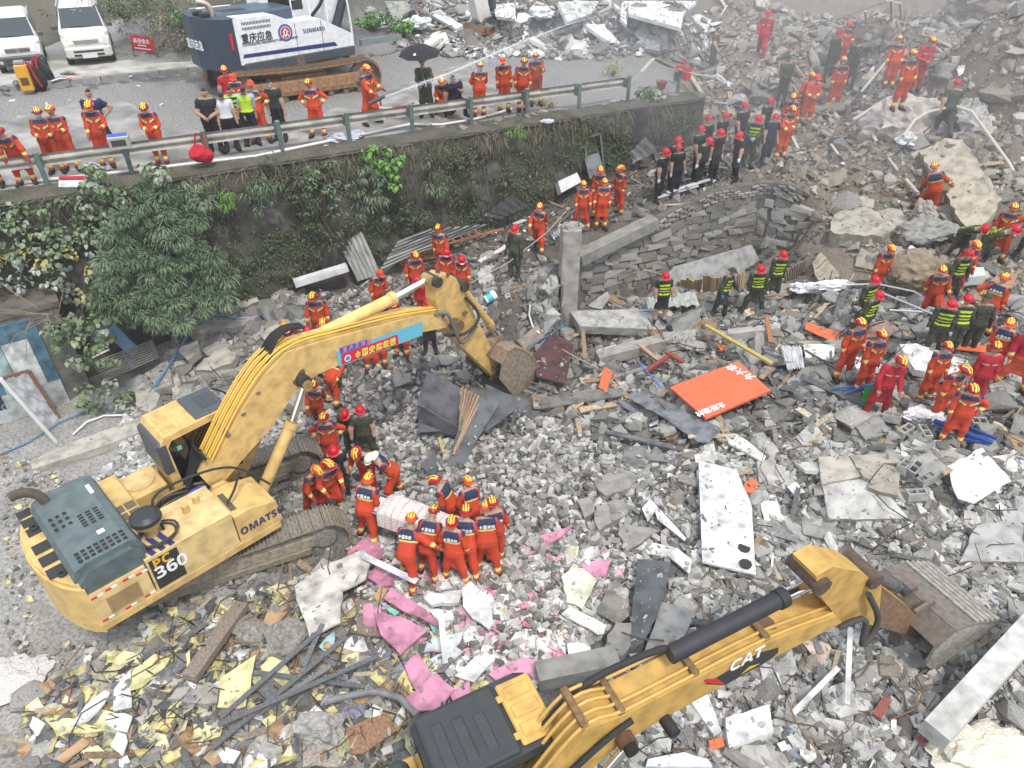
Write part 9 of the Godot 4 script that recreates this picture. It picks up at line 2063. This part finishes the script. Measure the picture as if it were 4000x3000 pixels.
var poses:={
	"stand": {},"look_down": {"head": [22,0],"torso": [6,0]},
	"folded": {"a": [10,10,62,-42],"b": [12,10,66,-40],"head": [12,0]},
	"hips": {"a": [-22,48,32,-38],"b": [-22,48,32,-38],"la": [0,9,0,6],"lb": [0,9,0,6]},
	"hip_one": {"a": [-20,48,30,-38],"b": [8,8,18,2],"la": [0,7,0,5],"lb": [0,7,0,5]},
	"lean_rail": {"torso": [34,0],"a": [42,14,30,2],"b": [40,12,26,2],"head": [-4,0],"la": [-6,5,-10,3],"lb": [8,5,-8,3]},
	"phone": {"a": [25,8,92,-30],"b": [12,8,40,4],"head": [14,-8]},
	"chest_hand": {"a": [15,6,118,-34],"b": [6,9,14,3],"head": [6,-6]},
	"face_hand": {"a": [40,12,140,-30],"b": [6,9,14,3],"head": [10,-6]},
	"walk": {"a": [-24,8,-8,3],"b": [26,8,42,2],"la": [24,4,8,3],"lb": [-20,4,-42,3],"torso": [6,0]},
	"step_up": {"a": [16,12,40,0],"b": [-8,14,10,4],"la": [48,8,-10,5],"lb": [-6,4,-14,3],"torso": [12,4]},
	"wide": {"a": [10,16,24,6],"b": [10,16,24,6],"la": [4,14,0,10],"lb": [-4,14,-6,10],"torso": [8,0]},
	"carry": {"torso": [24,0],"a": [22,8,62,-6],"b": [22,8,62,-6],"head": [10,0],"la": [16,8,-12,5],"lb": [-6,8,-14,5]},
	"carry_low": {"torso": [38,0],"a": [10,8,50,-8],"b": [14,8,54,-6],"head": [6,0],"la": [26,10,-18,6],"lb": [-10,8,-18,5]},
	"reach_out": {"torso": [40,-14],"a": [60,12,74,0],"b": [20,60,40,70],"head": [0,10],"la": [28,14,-14,8],"lb": [-14,12,-20,6]},
	"bend": {"torso": [58,0],"a": [6,10,16,0],"b": [6,10,18,0],"head": [0,0],"la": [14,8,-18,6],"lb": [-4,8,-20,6]},
	"crouch": {"torso": [26,0],"a": [30,12,60,-14],"b": [30,12,64,-14],"head": [4,0],"la": [92,16,-34,8],"lb": [70,16,-58,8]},
	"kneel": {"torso": [22,6],"a": [20,8,130,-26],"b": [14,22,20,12],"head": [8,0],"la": [84,10,-16,5],"lb": [10,10,-84,5]},
	"point": {"a": [64,62,66,70],"b": [4,12,12,4],"head": [8,20],"la": [6,8,0,5],"lb": [-6,8,-6,5]},
	"arm_out": {"a": [28,38,44,40],"b": [6,10,20,2],"head": [14,12],"la": [10,8,-4,5],"lb": [-8,6,-10,4],"torso": [10,-6]},
	"hose": {"a": [30,10,76,-18],"b": [34,12,62,-16],"la": [12,10,-4,6],"lb": [-8,8,-8,5],"torso": [6,0]},
	"umbrella": {"a": [24,10,112,-20],"b": [18,10,60,-26],"head": [12,0]},
	"back_hands": {"a": [-24,8,-10,-34],"b": [-24,8,-10,-34]},
	"sit_lean": {"torso": [-4,-16],"a": [20,20,40,6],"b": [10,30,16,20],"la": [36,14,4,10],"lb": [10,12,-10,8]},
	"flags": {"a": [24,12,48,-10],"b": [20,14,36,-4],"head": [10,18],"torso": [4,-8],"la": [8,10,2,6],"lb": [-4,8,-4,5]},
}
func limb_dir(f: float,o: float,e: float) -> Vector3: return V(e*sin(deg_to_rad(o)),-cos(deg_to_rad(o))*cos(deg_to_rad(f)),cos(deg_to_rad(o))*sin(deg_to_rad(f)))
func turn_about(b: Basis,from: Vector3,to: Vector3) -> Transform3D: return Transform3D(b,to - b*from)
func loosen(a: Array,k: float) -> Array:
	var o:=[]
	for x in a: o.append(x+rr(-k,k))
	return o
func solve(pose: Dictionary) -> Array:
	var T:=[]; T.resize(13)
	var to:=loosen(pose.get("torso",[2,0]),5.0)
	var hd:=loosen(pose.get("head",[6,0]),14.0)
	T[PELVIS] = turn_about(Basis.from_euler(V(deg_to_rad(to[0]*0.3),0,deg_to_rad(to[1]*0.2))),V(0,0.94,0),V(0,0.94,0))
	var cb:=Basis.from_euler(V(deg_to_rad(to[0]),0,deg_to_rad(to[1])))
	T[CHEST] = turn_about(cb,V(0,1.0,0),T[PELVIS]*V(0,1.0,0))
	T[HEAD] = turn_about(cb*Basis.from_euler(V(deg_to_rad(hd[0]),deg_to_rad(hd[1]),0)),V(0,1.5,0),T[CHEST]*V(0,1.5,0))
	var low:=9.0
	for s in 2:
		var e:=1.0 - 2.0*s
		var arm:=loosen(pose.get("a" if s == 0 else "b",[6,9,14,3]),7.0)
		var leg:=loosen(pose.get("la" if s == 0 else "lb",[1,4,-1,2]),3.5)
		var rest:=V(e*0.643,-0.766,0)
		var b1:=cb*Basis(Quaternion(rest,limb_dir(arm[0],arm[1],e)))
		T[3+s] = turn_about(b1,J["sh%d" % s],T[CHEST]*J["sh%d" % s])
		var b2:=cb*Basis(Quaternion(rest,limb_dir(arm[2],arm[3],e)))
		T[5+s] = turn_about(b2,J["el%d" % s],T[3+s]*J["el%d" % s])
		var lr: Vector3 = (J["kn%d" % s] - J["hip%d" % s]).normalized()
		T[7+s] = turn_about(Basis(Quaternion(lr,limb_dir(leg[0],leg[1],e))),J["hip%d" % s],T[PELVIS]*J["hip%d" % s])
		var sr: Vector3 = (J["an%d" % s] - J["kn%d" % s]).normalized()
		T[9+s] = turn_about(Basis(Quaternion(sr,limb_dir(leg[2],leg[3],e))),J["kn%d" % s],T[7+s]*J["kn%d" % s])
		var toe:=clampf(-leg[2]*0.35,-6.0,50.0) if leg[2] < -25 else 0.0
		T[11+s] = turn_about(Basis.from_euler(V(deg_to_rad(toe),deg_to_rad(e*12),0)),J["an%d" % s],T[9+s]*J["an%d" % s])
		low = minf(low,minf((T[11+s]*J["an%d" % s]).y - 0.09,(T[11+s]*J["toe%d" % s]).y - 0.05))
	for i in 13: T[i].origin.y -= low
	return T
# regions of the clothing, in the rest figure
func cloth_color(o: Dictionary,p: Vector3,b: int,i: int) -> Color:
	var skin: Color = o.get("skin",K(0.42,0.26,0.18))
	if b == HEAD:
		var c: int = face_c[i - face_from]
		return [skin,K(0.012,0.01,0.009),K(0.03,0.02,0.018),K(0.3,0.12,0.1)][c]
	var top: Color = o.top
	var pants: Color = o.get("pants",top)
	if o.get("camo",false):
		var k:=noise.get_noise_3dv(p*38.0+Vector3.ONE*o.get("sd",0.0))
		var cm:=K(0.05,0.058,0.035) if k < -0.12 else (K(0.085,0.09,0.055) if k < 0.12 else K(0.022,0.024,0.018))
		if o.get("camo_top",true): top = cm
		pants = cm
	var yellow:=K(0.72,0.68,0.12)
	if i >= face_from and (b == 5 or b == 6): return o.get("gloves",skin)
	if b >= 11: return o.get("boots",K(0.02,0.02,0.02))
	if b >= 7 or b == PELVIS and p.y < 0.93:
		if p.y < 0.13: return o.get("boots",K(0.02,0.02,0.02))
		if o.get("shorts",false) and p.y < 0.5: return skin
		if o.has("stripe") and p.y > 0.2 and p.y < 0.265: return o.stripe
		return pants
	if b == 3 or b == 4:
		var t: float = (p - J["sh%d" % (b - 3)]).length()
		if o.get("short",false) and t > 0.19: return skin
		if o.has("yoke") and t < 0.09: return o.yoke
		return top
	if b == 5 or b == 6:
		var t: float = (p - J["el%d" % (b - 5)]).length()
		if o.get("short",false): return skin
		if o.has("stripe") and t > 0.11 and t < 0.175: return o.stripe
		return top
	if p.y > 1.49: return skin
	if p.y < 1.0: return pants if p.y < 0.965 else (o.get("belt",pants))
	var front:=p.z > 0.0
	if o.has("vest"):
		var vy:=fposmod((p.y - 1.02)/0.105,1.0)
		if absf(p.x) < 0.175 and p.y < 1.46: return o.vest[1] if (vy < 0.5 and p.y < 1.38) else o.vest[0]
	if o.has("yoke"):
		if p.y > 1.34+(0.03 if front else -0.06): return o.yoke
		if o.has("stripe"):
			if front:
				var y:=1.235+absf(p.x)*0.42
				if absf(p.x) > 0.035 and p.y > y and p.y < y+0.045: return o.stripe
				if absf(p.x) > 0.035 and p.y > y - 0.035 and p.y <= y: return o.yoke
			elif p.y > 1.235 and p.y < 1.285: return o.stripe
	elif o.has("chest_line") and front and p.y > 1.27 and p.y < 1.3 and absf(p.x) > 0.03: return o.chest_line
	return top
var person_count:=0
func outfit(kind: String) -> Dictionary:
	var orange:=K(0.52,0.05,0.013)
	var navy:=K(0.018,0.028,0.075)
	var yl:=K(0.72,0.7,0.2)
	match kind:
		"fire": return {"top": orange,"pants": orange*1.02,"yoke": navy,"stripe": yl,"belt": orange*0.7,"gloves": K(0.35,0.06,0.03)}
		"fire_plain": return {"top": K(0.55,0.075,0.03),"stripe": yl,"gloves": K(0.4,0.25,0.18)}
		"red": return {"top": K(0.42,0.01,0.022),"pants": K(0.38,0.01,0.02),"chest_line": K(0.6,0.55,0.55),"belt": K(0.25,0.01,0.02)}
		"red_orange": return {"top": K(0.42,0.01,0.04),"pants": K(0.62,0.1,0.03),"stripe": yl}
		"black": return {"top": K(0.013,0.013,0.015),"pants": K(0.013,0.014,0.016),"short": true,"gloves": K(0.68,0.68,0.68)}
		"black_plain": return {"top": K(0.014,0.014,0.015),"pants": K(0.02,0.02,0.022),"short": true,"gloves": K(0.02,0.02,0.02)}
		"camo": return {"top": K(0.05,0.06,0.035),"camo": true,"gloves": K(0.02,0.02,0.02)}
		"camo_short": return {"top": K(0.05,0.06,0.035),"camo": true,"short": true,"gloves": K(0.02,0.02,0.02)}
		"olive": return {"top": K(0.06,0.07,0.05),"camo": true,"camo_top": false,"short": true,"gloves": K(0.42,0.26,0.18)}
		"vest": return {"top": K(0.05,0.06,0.035),"camo": true,"vest": [K(0.015,0.016,0.016),K(0.5,0.7,0.03)],"gloves": K(0.55,0.57,0.6)}
		"vest_blue": return {"top": K(0.05,0.06,0.035),"camo": true,"vest": [K(0.015,0.016,0.016),K(0.5,0.7,0.03)],"gloves": K(0.03,0.2,0.6)}
		"vest_shorts": return {"top": K(0.02,0.022,0.022),"pants": K(0.02,0.02,0.022),"shorts": true,"short": true,"vest": [K(0.015,0.016,0.016),K(0.5,0.7,0.03)],"gloves": K(0.6,0.63,0.66)}
		"polo_black": return {"top": K(0.016,0.017,0.02),"pants": K(0.013,0.013,0.016),"short": true}
		"polo_white": return {"top": K(0.66,0.66,0.68),"pants": K(0.016,0.017,0.022),"short": true}
		"tee_dark": return {"top": K(0.022,0.03,0.03),"pants": K(0.014,0.015,0.017),"short": true}
		"tee_navy": return {"top": K(0.012,0.022,0.075),"pants": K(0.014,0.015,0.017),"short": true}
		"police": return {"top": K(0.35,0.75,0.06),"pants": K(0.012,0.014,0.02),"short": true,"vest": [K(0.012,0.016,0.03),K(0.35,0.75,0.06)]}
		"hi_vis": return {"top": K(0.35,0.5,0.62),"pants": K(0.012,0.015,0.024),"short": true,"vest": [K(0.5,0.72,0.03),K(0.55,0.78,0.05)]}
		"tee_red": return {"top": K(0.5,0.012,0.02),"pants": K(0.52,0.05,0.013),"short": true,"stripe": yl}
		"navy_work": return {"top": K(0.012,0.018,0.05),"pants": K(0.012,0.016,0.035),"short": true}
	return {}
func person(at: Vector3,yaw: float,wear: String,hat: String,mask: bool,pose: String,label: String,group:="",size:=1.0,letters:=false) -> Node3D:
	var T:=solve(poses[pose])
	var o:=outfit(wear)
	o["sd"] = person_count*3.7
	person_count += 1
	var tint:=rr(0.76,1.12)
	var vs:=PackedVector3Array(); vs.resize(body_v.size())
	var ns:=PackedVector3Array(); ns.resize(body_v.size())
	var cs:=PackedColorArray(); cs.resize(body_v.size())
	for i in body_v.size():
		var b: Array = body_b[i]
		var p:=body_v[i]
		if b[2] > 0.97:
			vs[i] = T[b[0]]*p; ns[i] = T[b[0]].basis*body_n[i]
		else:
			vs[i] = (T[b[0]]*p)*b[2]+(T[b[1]]*p)*(1.0 - b[2]); ns[i] = (T[b[0]].basis*body_n[i]*b[2]+T[b[1]].basis*body_n[i]*(1.0 - b[2])).normalized()
		cs[i] = cloth_color(o,p,b[0],i)*(tint if b[0] != HEAD else 1.0)
	for i in face_from:
		vs[i] += ns[i]*0.017*fine.get_noise_3dv(body_v[i]*6.0+Vector3.ONE*person_count*5.0)
	var arr:=[]
	arr.resize(Mesh.ARRAY_MAX)
	arr[Mesh.ARRAY_VERTEX] = vs; arr[Mesh.ARRAY_NORMAL] = ns; arr[Mesh.ARRAY_COLOR] = cs; arr[Mesh.ARRAY_INDEX] = body_i
	var am:=ArrayMesh.new(); am.add_surface_from_arrays(Mesh.PRIMITIVE_TRIANGLES,arr)
	var t:=thing("person",label,"person",at,Basis(Vector3.UP,deg_to_rad(yaw)).scaled_local(V(rr(0.93,1.1),1.0,rr(0.93,1.12))*size*rr(0.95,1.04)),group)
	part(t,"body",am,M.skin_cloth)
	if hat != "hair": part(t,"helmet" if hat.begins_with("fire") or hat == "hard" else "hat",headgear(hat),M.helmet if hat != "cap" and hat != "bush" else M.cloth,T[HEAD]*Transform3D(Basis.from_euler(V(-0.06,0,0)),V(0,1.69,0.008)))
	if mask: part(t,"face_mask",mask_mesh(),M.cloth,T[HEAD])
	if letters: write(t,"back_lettering","中国消防",T[CHEST]*Transform3D(Basis(V(-1,0,0),V(0,1,0),V(0,0,-1)),V(0.145,1.305,-0.142)),0.062,0.076,K(0.7,0.7,0.7),0.14)
	return t
var mask_made: ArrayMesh
func mask_mesh() -> ArrayMesh:
	if mask_made: return mask_made
	var mb:=nb(K(0.42,0.6,0.66))
	for i in 8:
		for j in 4:
			var q:=[]
			for w in [[i,j],[i+1,j],[i+1,j+1],[i,j+1]]:
				var a:=lerpf(-1.15,1.15,w[0]/8.0)
				var b:=lerpf(-0.95,0.02,w[1]/4.0)
				q.append(V(sin(a)*cos(b)*0.084,1.655+sin(b)*0.122,0.015+cos(a)*cos(b)*0.118+0.004))
			mb.out_quad(q[0],q[1],q[2],q[3],V(0,1.62,0))
	mask_made = mb.mesh()
	return mask_made
func build_people() -> void:
	rest_figure()
	var g:="people watching along the guardrail"
	person(V(-13.62,5.36,-18.31),10,"fire","fire_red",false,"stand","firefighter cut off by the left edge of the picture",g)
	person(V(-12.88,5.35,-18.44),15,"fire","fire_red",false,"lean_rail","firefighter bending forward over the guardrail at far left",g)
	person(V(-12.51,5.38,-19.28),20,"fire","fire_red",true,"folded","masked firefighter right of the one bending over the rail",g)
	person(V(-12.19,5.39,-19.49),14,"fire","fire_orange",false,"chest_hand","firefighter in orange helmet holding a hand to his chest",g)
	person(V(-11.33,5.38,-19.74),25,"fire","fire_orange",false,"phone","firefighter with phone beside the silver case",g)
	person(V(-11.85,5.44,-20.82),20,"tee_navy","hair",false,"hip_one","man in navy T-shirt behind the firefighter with phone",g)
	person(V(-9.92,5.36,-20),5,"fire","fire_red",true,"folded","masked firefighter standing alone right of the silver case",g)
	person(V(-8.71,5.38,-21.03),20,"polo_black","hair",false,"folded","man in black polo shirt holding a bottle",g)
	person(V(-8.29,5.37,-21.21),22,"polo_white","hair",false,"look_down","man in white polo shirt",g)
	person(V(-8.19,5.39,-21.67),20,"police","hair",false,"look_down","man in lime green and black uniform shirt",g)
	person(V(-7.86,5.39,-21.77),18,"hi_vis","hair",false,"look_down","man in yellow safety vest over pale blue shirt",g)
	person(V(-8.91,5.51,-23.59),30,"tee_red","fire_red",false,"stand","man in red T-shirt with red helmet behind the officials",g)
	person(V(-8.43,5.46,-22.85),15,"fire","cap",false,"look_down","orange suited man with cap behind the yellow vest",g)
	person(V(-7.65,5.39,-21.94),12,"fire","cap",false,"hip_one","orange suited man with cap right of the yellow vest",g)
	person(V(-7.09,5.39,-22.18),-8,"tee_dark","hair",true,"stand","masked man in dark green T-shirt",g)
	person(V(-6.02,5.38,-22.49),0,"fire","fire_red",false,"hips","firefighter standing with hands on hips before the tracks",g)
	person(V(-4.59,5.41,-23.83),62,"fire","fire_orange",false,"hose","firefighter aiming the water hose to the right",g)
	person(V(-2.87,5.41,-24.68),10,"camo","bush",false,"umbrella","soldier in camouflage holding the black umbrella",g)
	person(V(-2.31,5.42,-25.11),10,"fire","fire_orange",true,"crouch","crouching masked firefighter right of the umbrella",g)
	person(V(-1.88,5.38,-24.57),20,"navy_work","hair",true,"kneel","kneeling man in navy shirt with white mask",g)
	blob("backpack",V(-2.39,5.44,-25.49)+V(0,0.2,0.15),V(0.42,0.55,0.35),K(0.02,0.02,0.022),"black backpack in front of the crouching firefighter","backpack")
	person(V(-1.08,5.37,-24.82),20,"fire","fire_red",true,"back_hands","masked firefighter with red helmet, first of the four at right",g)
	person(V(-0.26,5.38,-25.37),5,"fire","cap",false,"stand","firefighter with orange cap, second of the four at right",g)
	person(V(0.35,5.36,-25.41),8,"fire","fire_red",false,"stand","firefighter with plain red helmet, third of the four at right",g)
	person(V(0.85,5.39,-26.15),10,"fire","fire_red",true,"face_hand","firefighter touching his face, last of the four at right",g)
	g = "rescuers on the upper slope"
	person(V(8.44,5.22,-32.17),60,"olive","hair",false,"phone","soldier in olive T-shirt looking at a phone on the far slope",g)
	person(V(9.77,6.03,-30.24),-20,"red","hard",true,"walk","man in red overalls walking on the far slope",g)
	person(V(12.88,5.64,-30.04),10,"fire","cap",false,"hip_one","orange suited man with cap high on the slope",g)
	person(V(12.19,5.47,-29.17),30,"camo","hard",true,"stand","camouflaged man with red hard hat in front of the capped man",g)
	person(V(12.88,5.33,-28.75),-50,"camo","bush",false,"face_hand","camouflaged man in bush hat behind a firefighter",g)
	person(V(12.02,4.81,-27.73),5,"fire","fire_orange",true,"stand","masked firefighter standing with arms down on the open slope",g)
	person(V(10.56,4.6,-27.01),35,"fire_plain","fire_orange",false,"look_down","orange suited man bending his head, seen from the side",g)
	person(V(10.69,4.6,-26.57),5,"fire_plain","cap",false,"folded","orange suited man with cap reading a paper",g)
	person(V(10.17,4.86,-28.05),0,"camo","bush",false,"folded","camouflaged soldier behind the crowd on the slope",g)
	person(V(9.72,4.1,-25.58),-10,"fire","fire_red",false,"look_down","firefighter behind the one with folded arms",g)
	person(V(9.19,4.05,-24.34),20,"fire","fire_red",false,"folded","firefighter with folded arms at the end of the black row",g)
	person(V(8.71,3.89,-24.33),10,"navy_work","hard",true,"stand","man in navy clothes with red hard hat",g)
	person(V(13.29,5.85,-26.56),-20,"fire","fire_orange",true,"stand","rear firefighter on the pale boulder",g)
	person(V(12.59,5.75,-24.09),10,"fire","fire_orange",true,"stand","front firefighter on the pale boulder",g)
	person(V(14.1,5.8,-26.25),15,"red","fire_red",true,"folded","man in bright red suit on the pale boulder",g)
	person(V(14.24,4.97,-23.98),165,"olive","hard",false,"walk","soldier in olive T-shirt and red hard hat seen from behind",g)
	person(V(13.18,3.19,-21.49),160,"fire","fire_orange",true,"sit_lean","firefighter leaning against the tan rock slab",g)
	g = "men in black shirts and red hard hats"
	person(V(9.02,3.95,-26.04),30,"black","hard",true,"stand","farthest man in black shirt and red hard hat",g)
	person(V(8.09,3.8,-25.62),30,"black","hard",true,"stand","tall man in black behind the man pointing down",g)
	person(V(7.27,3.72,-25.04),35,"black","hard",true,"stand","man in black looking away, third row from the front",g)
	person(V(6.71,3.6,-24.74),30,"black","hard",true,"stand","man in black half hidden in the third row",g)
	person(V(6.34,3.5,-24.07),30,"black","hard",true,"stand","man in black behind the front right pair",g)
	person(V(6.77,3.57,-23.59),25,"black","hard",true,"stand","masked man in black in the middle of the row",g)
	person(V(6.27,3.42,-23.44),40,"black","hard",false,"look_down","man in black looking down in the middle of the row",g)
	person(V(5.46,3.29,-23.64),25,"black","hard",true,"stand","masked man in black behind the front pair",g)
	person(V(4.89,3.09,-22.95),45,"black","hard",false,"stand","leftmost man in black shirt at the front",g)
	person(V(5.44,3.24,-23.06),15,"black","hard",false,"stand","man in black with white chest emblem at the front",g)
	person(V(7.55,3.6,-23.68),-70,"black","hard",false,"arm_out","man in black reaching one arm toward the rubble",g)
	person(V(8.16,3.75,-24.46),-10,"vest","hard",true,"folded","camouflaged man in yellow vest among the men in black",g)
	g = "rescuers on the middle terrace"
	person(V(2.3,2.43,-22.14),5,"fire","fire_orange",true,"wide","masked firefighter on the left of the terrace trio",g)
	person(V(2.91,2.53,-22.98),0,"fire","fire_orange",false,"stand","firefighter hidden behind the terrace trio",g)
	person(V(2.93,2.48,-22.16),5,"fire","fire_orange",true,"stand","masked firefighter in the middle of the terrace trio",g)
	person(V(3.58,2.67,-22.85),-60,"fire","fire_orange",false,"stand","firefighter turned sideways at the right of the trio",g)
	person(V(0.86,1.91,-21.57),-15,"fire","fire_orange",true,"walk","masked firefighter walking with knee pads on the terrace",g)
	person(V(0.09,1.71,-20.09),-25,"camo","hard",true,"stand","camouflaged man with red hard hat left of the column",g)
	g = "rescuers behind the boom"
	person(V(-2.19,1.55,-20.4),-20,"fire","fire_red",false,"stand","firefighter farthest behind the boom tip",g)
	person(V(-2.91,1.37,-19.22),15,"fire","fire_red",true,"look_down","masked firefighter left of the arm top",g)
	person(V(-1.99,1.46,-19.23),10,"fire","hard",false,"look_down","older man in orange suit with red hard hat",g)
	person(V(-1.5,1.43,-18.99),5,"fire","hard",false,"look_down","older man in orange suit right of the arm top",g)
	person(V(-3.97,1.08,-18.64),40,"fire","cap",false,"look_down","man in orange suit with red cap behind the ram",g)
	person(V(-3.68,1,-18.4),10,"camo","bush",false,"crouch","camouflaged man crouching behind the ram",g)
	person(V(-3.42,0.82,-17.81),0,"fire","cap",false,"crouch","capped rescuer crouching behind the boom",g)
	person(V(-2.63,1.03,-18.46),-20,"tee_red","hard",false,"look_down","rescuer in red shirt hidden behind the arm",g)
	person(V(-5.5,0.82,-17.45),5,"fire","fire_red",true,"stand","masked firefighter standing behind the boom bend",g)
	person(V(-5.25,0.37,-16.97),10,"fire","fire_red",true,"look_down","firefighter whose helmet shows above the boom",g)
	person(V(-6.23,0.46,-16.83),25,"fire","fire_orange",true,"look_down","masked firefighter left of the boom bend",g)
	person(V(-5.67,0.29,-16.79),10,"fire","hard",false,"look_down","rescuer whose red hard hat shows above the boom",g)
	person(V(-4.06,0.32,-17.02),10,"fire","fire_red",false,"look_down","firefighter whose legs show below the boom",g)
	person(V(-3.84,0.4,-17.11),0,"fire","fire_red",false,"stand","firefighter standing behind the banner",g)
	person(V(-3.23,0.59,-17.35),-10,"fire","fire_red",false,"stand","firefighter right of the banner",g)
	person(V(-2.42,0.58,-17.62),0,"black_plain","hard",false,"stand","man in black trousers behind the boom tip",g)
	person(V(-5.12,-0.36,-16.32),150,"fire","fire_red",false,"bend","firefighter bent over under the boom",g)
	g = "rescuers in the yard"
	person(V(-5.27,-0.38,-15.13),10,"fire","fire_red",true,"walk","firefighter stepping out from under the boom",g)
	person(V(-4.18,-0.41,-14.11),5,"camo_short","hard",true,"look_down","rear camouflaged man with red hard hat in the yard",g)
	person(V(-3.78,-0.38,-13.9),15,"camo_short","hard",true,"wide","front camouflaged man with red hard hat in the yard",g)
	person(V(-4.54,-0.23,-13.43),5,"fire","fire_red",false,"hips","firefighter with white gloves standing above the carriers",g)
	person(V(-4.62,-0.17,-11.83),60,"fire","fire_orange",false,"carry","leftmost firefighter beside the near track",g)
	person(V(-4.25,-0.18,-11.88),45,"fire","fire_red",true,"carry","masked firefighter holding out his hands by the track",g)
	person(V(-4.08,-0.19,-12.27),25,"black_plain","hard",true,"look_down","man in black with red hard hat among the carriers",g)
	person(V(-3.49,-0.23,-12.6),-15,"fire","fire_red",false,"carry","firefighter behind the head of the stretcher",g)
	person(V(-2.8,-0.15,-12.26),-60,"fire","fire_white",false,"carry_low","firefighter with white helmet at the stretcher",g)
	person(V(-3.19,-0.02,-10.88),165,"fire","fire_orange",false,"carry","firefighter with orange helmet seen from behind at the stretcher head",g,1.0,true)
	person(V(-2.15,0.03,-9.6),150,"fire","fire_orange",false,"reach_out","firefighter reaching out over the pink boards",g,1.0,true)
	person(V(-1.75,0.01,-9.82),170,"fire","fire_red",false,"carry_low","firefighter from behind, second along the blanket",g,1.0,true)
	person(V(-1.19,0,-9.67),165,"fire","fire_red",false,"wide","firefighter from behind, nearest to the white boards",g,1.0,true)
	person(V(-0.93,0,-9.83),175,"fire","fire_red",false,"carry","firefighter from behind at the foot of the stretcher",g,1.0,true)
	person(V(-0.53,0.01,-9.93),190,"fire","fire_orange",false,"carry","firefighter from behind, second from the right",g,1.0,true)
	person(V(-0.36,0.02,-10.22),195,"fire","fire_red",false,"stand","rightmost firefighter of the carriers",g,1.0,true)
	person(V(-0.87,0.02,-10.84),-150,"fire","fire_orange",true,"carry","masked firefighter at the far foot of the stretcher",g)
	person(V(-1.32,0.01,-11.06),-110,"fire","fire_red",false,"carry","firefighter alone on the far side of the stretcher",g)
	g = "militia in yellow vests"
	person(V(4.51,0.95,-18.73),5,"vest_shorts","hard",true,"stand","man in yellow vest and black shorts on the floor slab",g)
	person(V(6.53,0.71,-19.44),40,"vest_blue","bush",true,"arm_out","vested soldier in bush hat with blue gloves",g)
	person(V(7.5,0.89,-19.36),-5,"vest","hard",true,"wide","vested man in red hard hat right of the blue gloved one",g)
	person(V(8.21,1,-19.88),5,"vest","hard",true,"stand","vested man in red hard hat at the timber boards",g)
	person(V(13.33,2.62,-19.55),10,"vest","hard",false,"bend","vested man bending down by the tan slab",g)
	person(V(13.75,2.63,-19.03),30,"vest","hard",true,"bend","vested man stooping beside the pointing firefighter",g)
	person(V(9.76,1.62,-17.19),20,"vest","hard",true,"face_hand","vested man lifting a hand to his ear",g)
	person(V(9.55,1.5,-16.57),30,"vest","hard",false,"look_down","vested man below the one lifting a hand",g)
	person(V(12.42,2.08,-17.88),10,"vest_blue","hard",true,"wide","vested man with blue gloves spreading his arms",g)
	person(V(10.95,1.82,-15.56),-20,"vest","hard",true,"look_down","vested man with white glove left of the back-turned pair",g)
	person(V(11.42,1.86,-15.56),170,"vest","hard",false,"stand","vested man seen from behind",g)
	person(V(11.87,1.89,-15.52),165,"camo","bush",false,"stand","camouflaged soldier with cap seen from behind",g)
	person(V(15.17,2.8,-19.25),-40,"camo","hard",false,"bend","dark camouflaged figure at the right edge",g)
	g = "rescuers at the right"
	person(V(14.38,2.7,-19.38),-30,"fire","fire_orange",false,"point","firefighter pointing with outstretched arm",g)
	person(V(10.68,1.81,-18.64),10,"fire","fire_orange",false,"look_down","firefighter looking down between boulder and rubble",g)
	person(V(12.7,2.18,-18.1),0,"fire","fire_orange",false,"look_down","firefighter hidden behind the blue gloved vested man",g)
	person(V(11.53,2,-17.11),-10,"fire","fire_orange",true,"step_up","masked firefighter climbing over bed frames",g)
	person(V(12.59,2.02,-16.35),130,"fire","fire_orange",false,"hip_one","firefighter seen from behind with lettered yoke",g,1.0,true)
	person(V(11.93,1.8,-14.6),140,"fire","fire_orange",true,"stand","firefighter from behind by the orange panel",g,1.0,true)
	person(V(8.44,1.58,-14.84),20,"fire","fire_red",true,"stand","masked firefighter with red helmet by the hollow-core slab",g)
	person(V(8.71,1.54,-14.31),10,"fire","fire_red",true,"stand","masked firefighter right of the one by the hollow-core slab",g)
	person(V(8.82,1.33,-13.6),5,"red","fire_red",false,"flags","man in red suit holding a red and a green flag",g)
	person(V(10.1,1.54,-13.89),10,"fire","fire_red",true,"stand","masked firefighter in front of the white roof panel",g)
	person(V(10.05,1.5,-13.21),25,"fire","fire_red",false,"look_down","firefighter with navy shoulders in the front group",g)
	person(V(10.98,1.65,-13.55),-5,"red","fire_red",false,"stand","man in dark red suit behind the front firefighter",g)
	person(V(10,1.5,-12.37),-20,"fire","fire_red",true,"hip_one","masked firefighter with blue glove nearest at right",g)
	person(V(12.24,1.8,-14.07),-30,"red_orange","fire_red",false,"wide","man in maroon top and orange trousers at the right edge",g)
	for a in [[V(8.77,2.24,-14.11),V(8.6,2.05,-14.17),K(0.5,0.01,0.02),"small red signal flag in the red man's hand"],[V(8.84,2.05,-13.97),V(8.74,1.61,-13.87),K(0.05,0.45,0.08),"small green signal flag in the red man's hand"]]:
		var t:=thing("signal_flag",a[3],"flag",a[0])
		var d: Vector3 = a[1] - a[0]
		var mb:=nb(K(0.5,0.45,0.35)); mb.tube([Vector3.ZERO - d*0.3,d],0.01,6); part(t,"stick",mb,M.wood)
		mb = nb(a[2])
		var side:=V(-0.34,-0.05,0.12)
		mb.hexa([Vector3.ZERO,d,d+side*0.6,side*0.9,V(0,0,0.006),d+V(0,0,0.006),d+side*0.6+V(0,0.03,0.006),side*0.9+V(0,0,0.006)]); part(t,"cloth",mb,M.cloth)
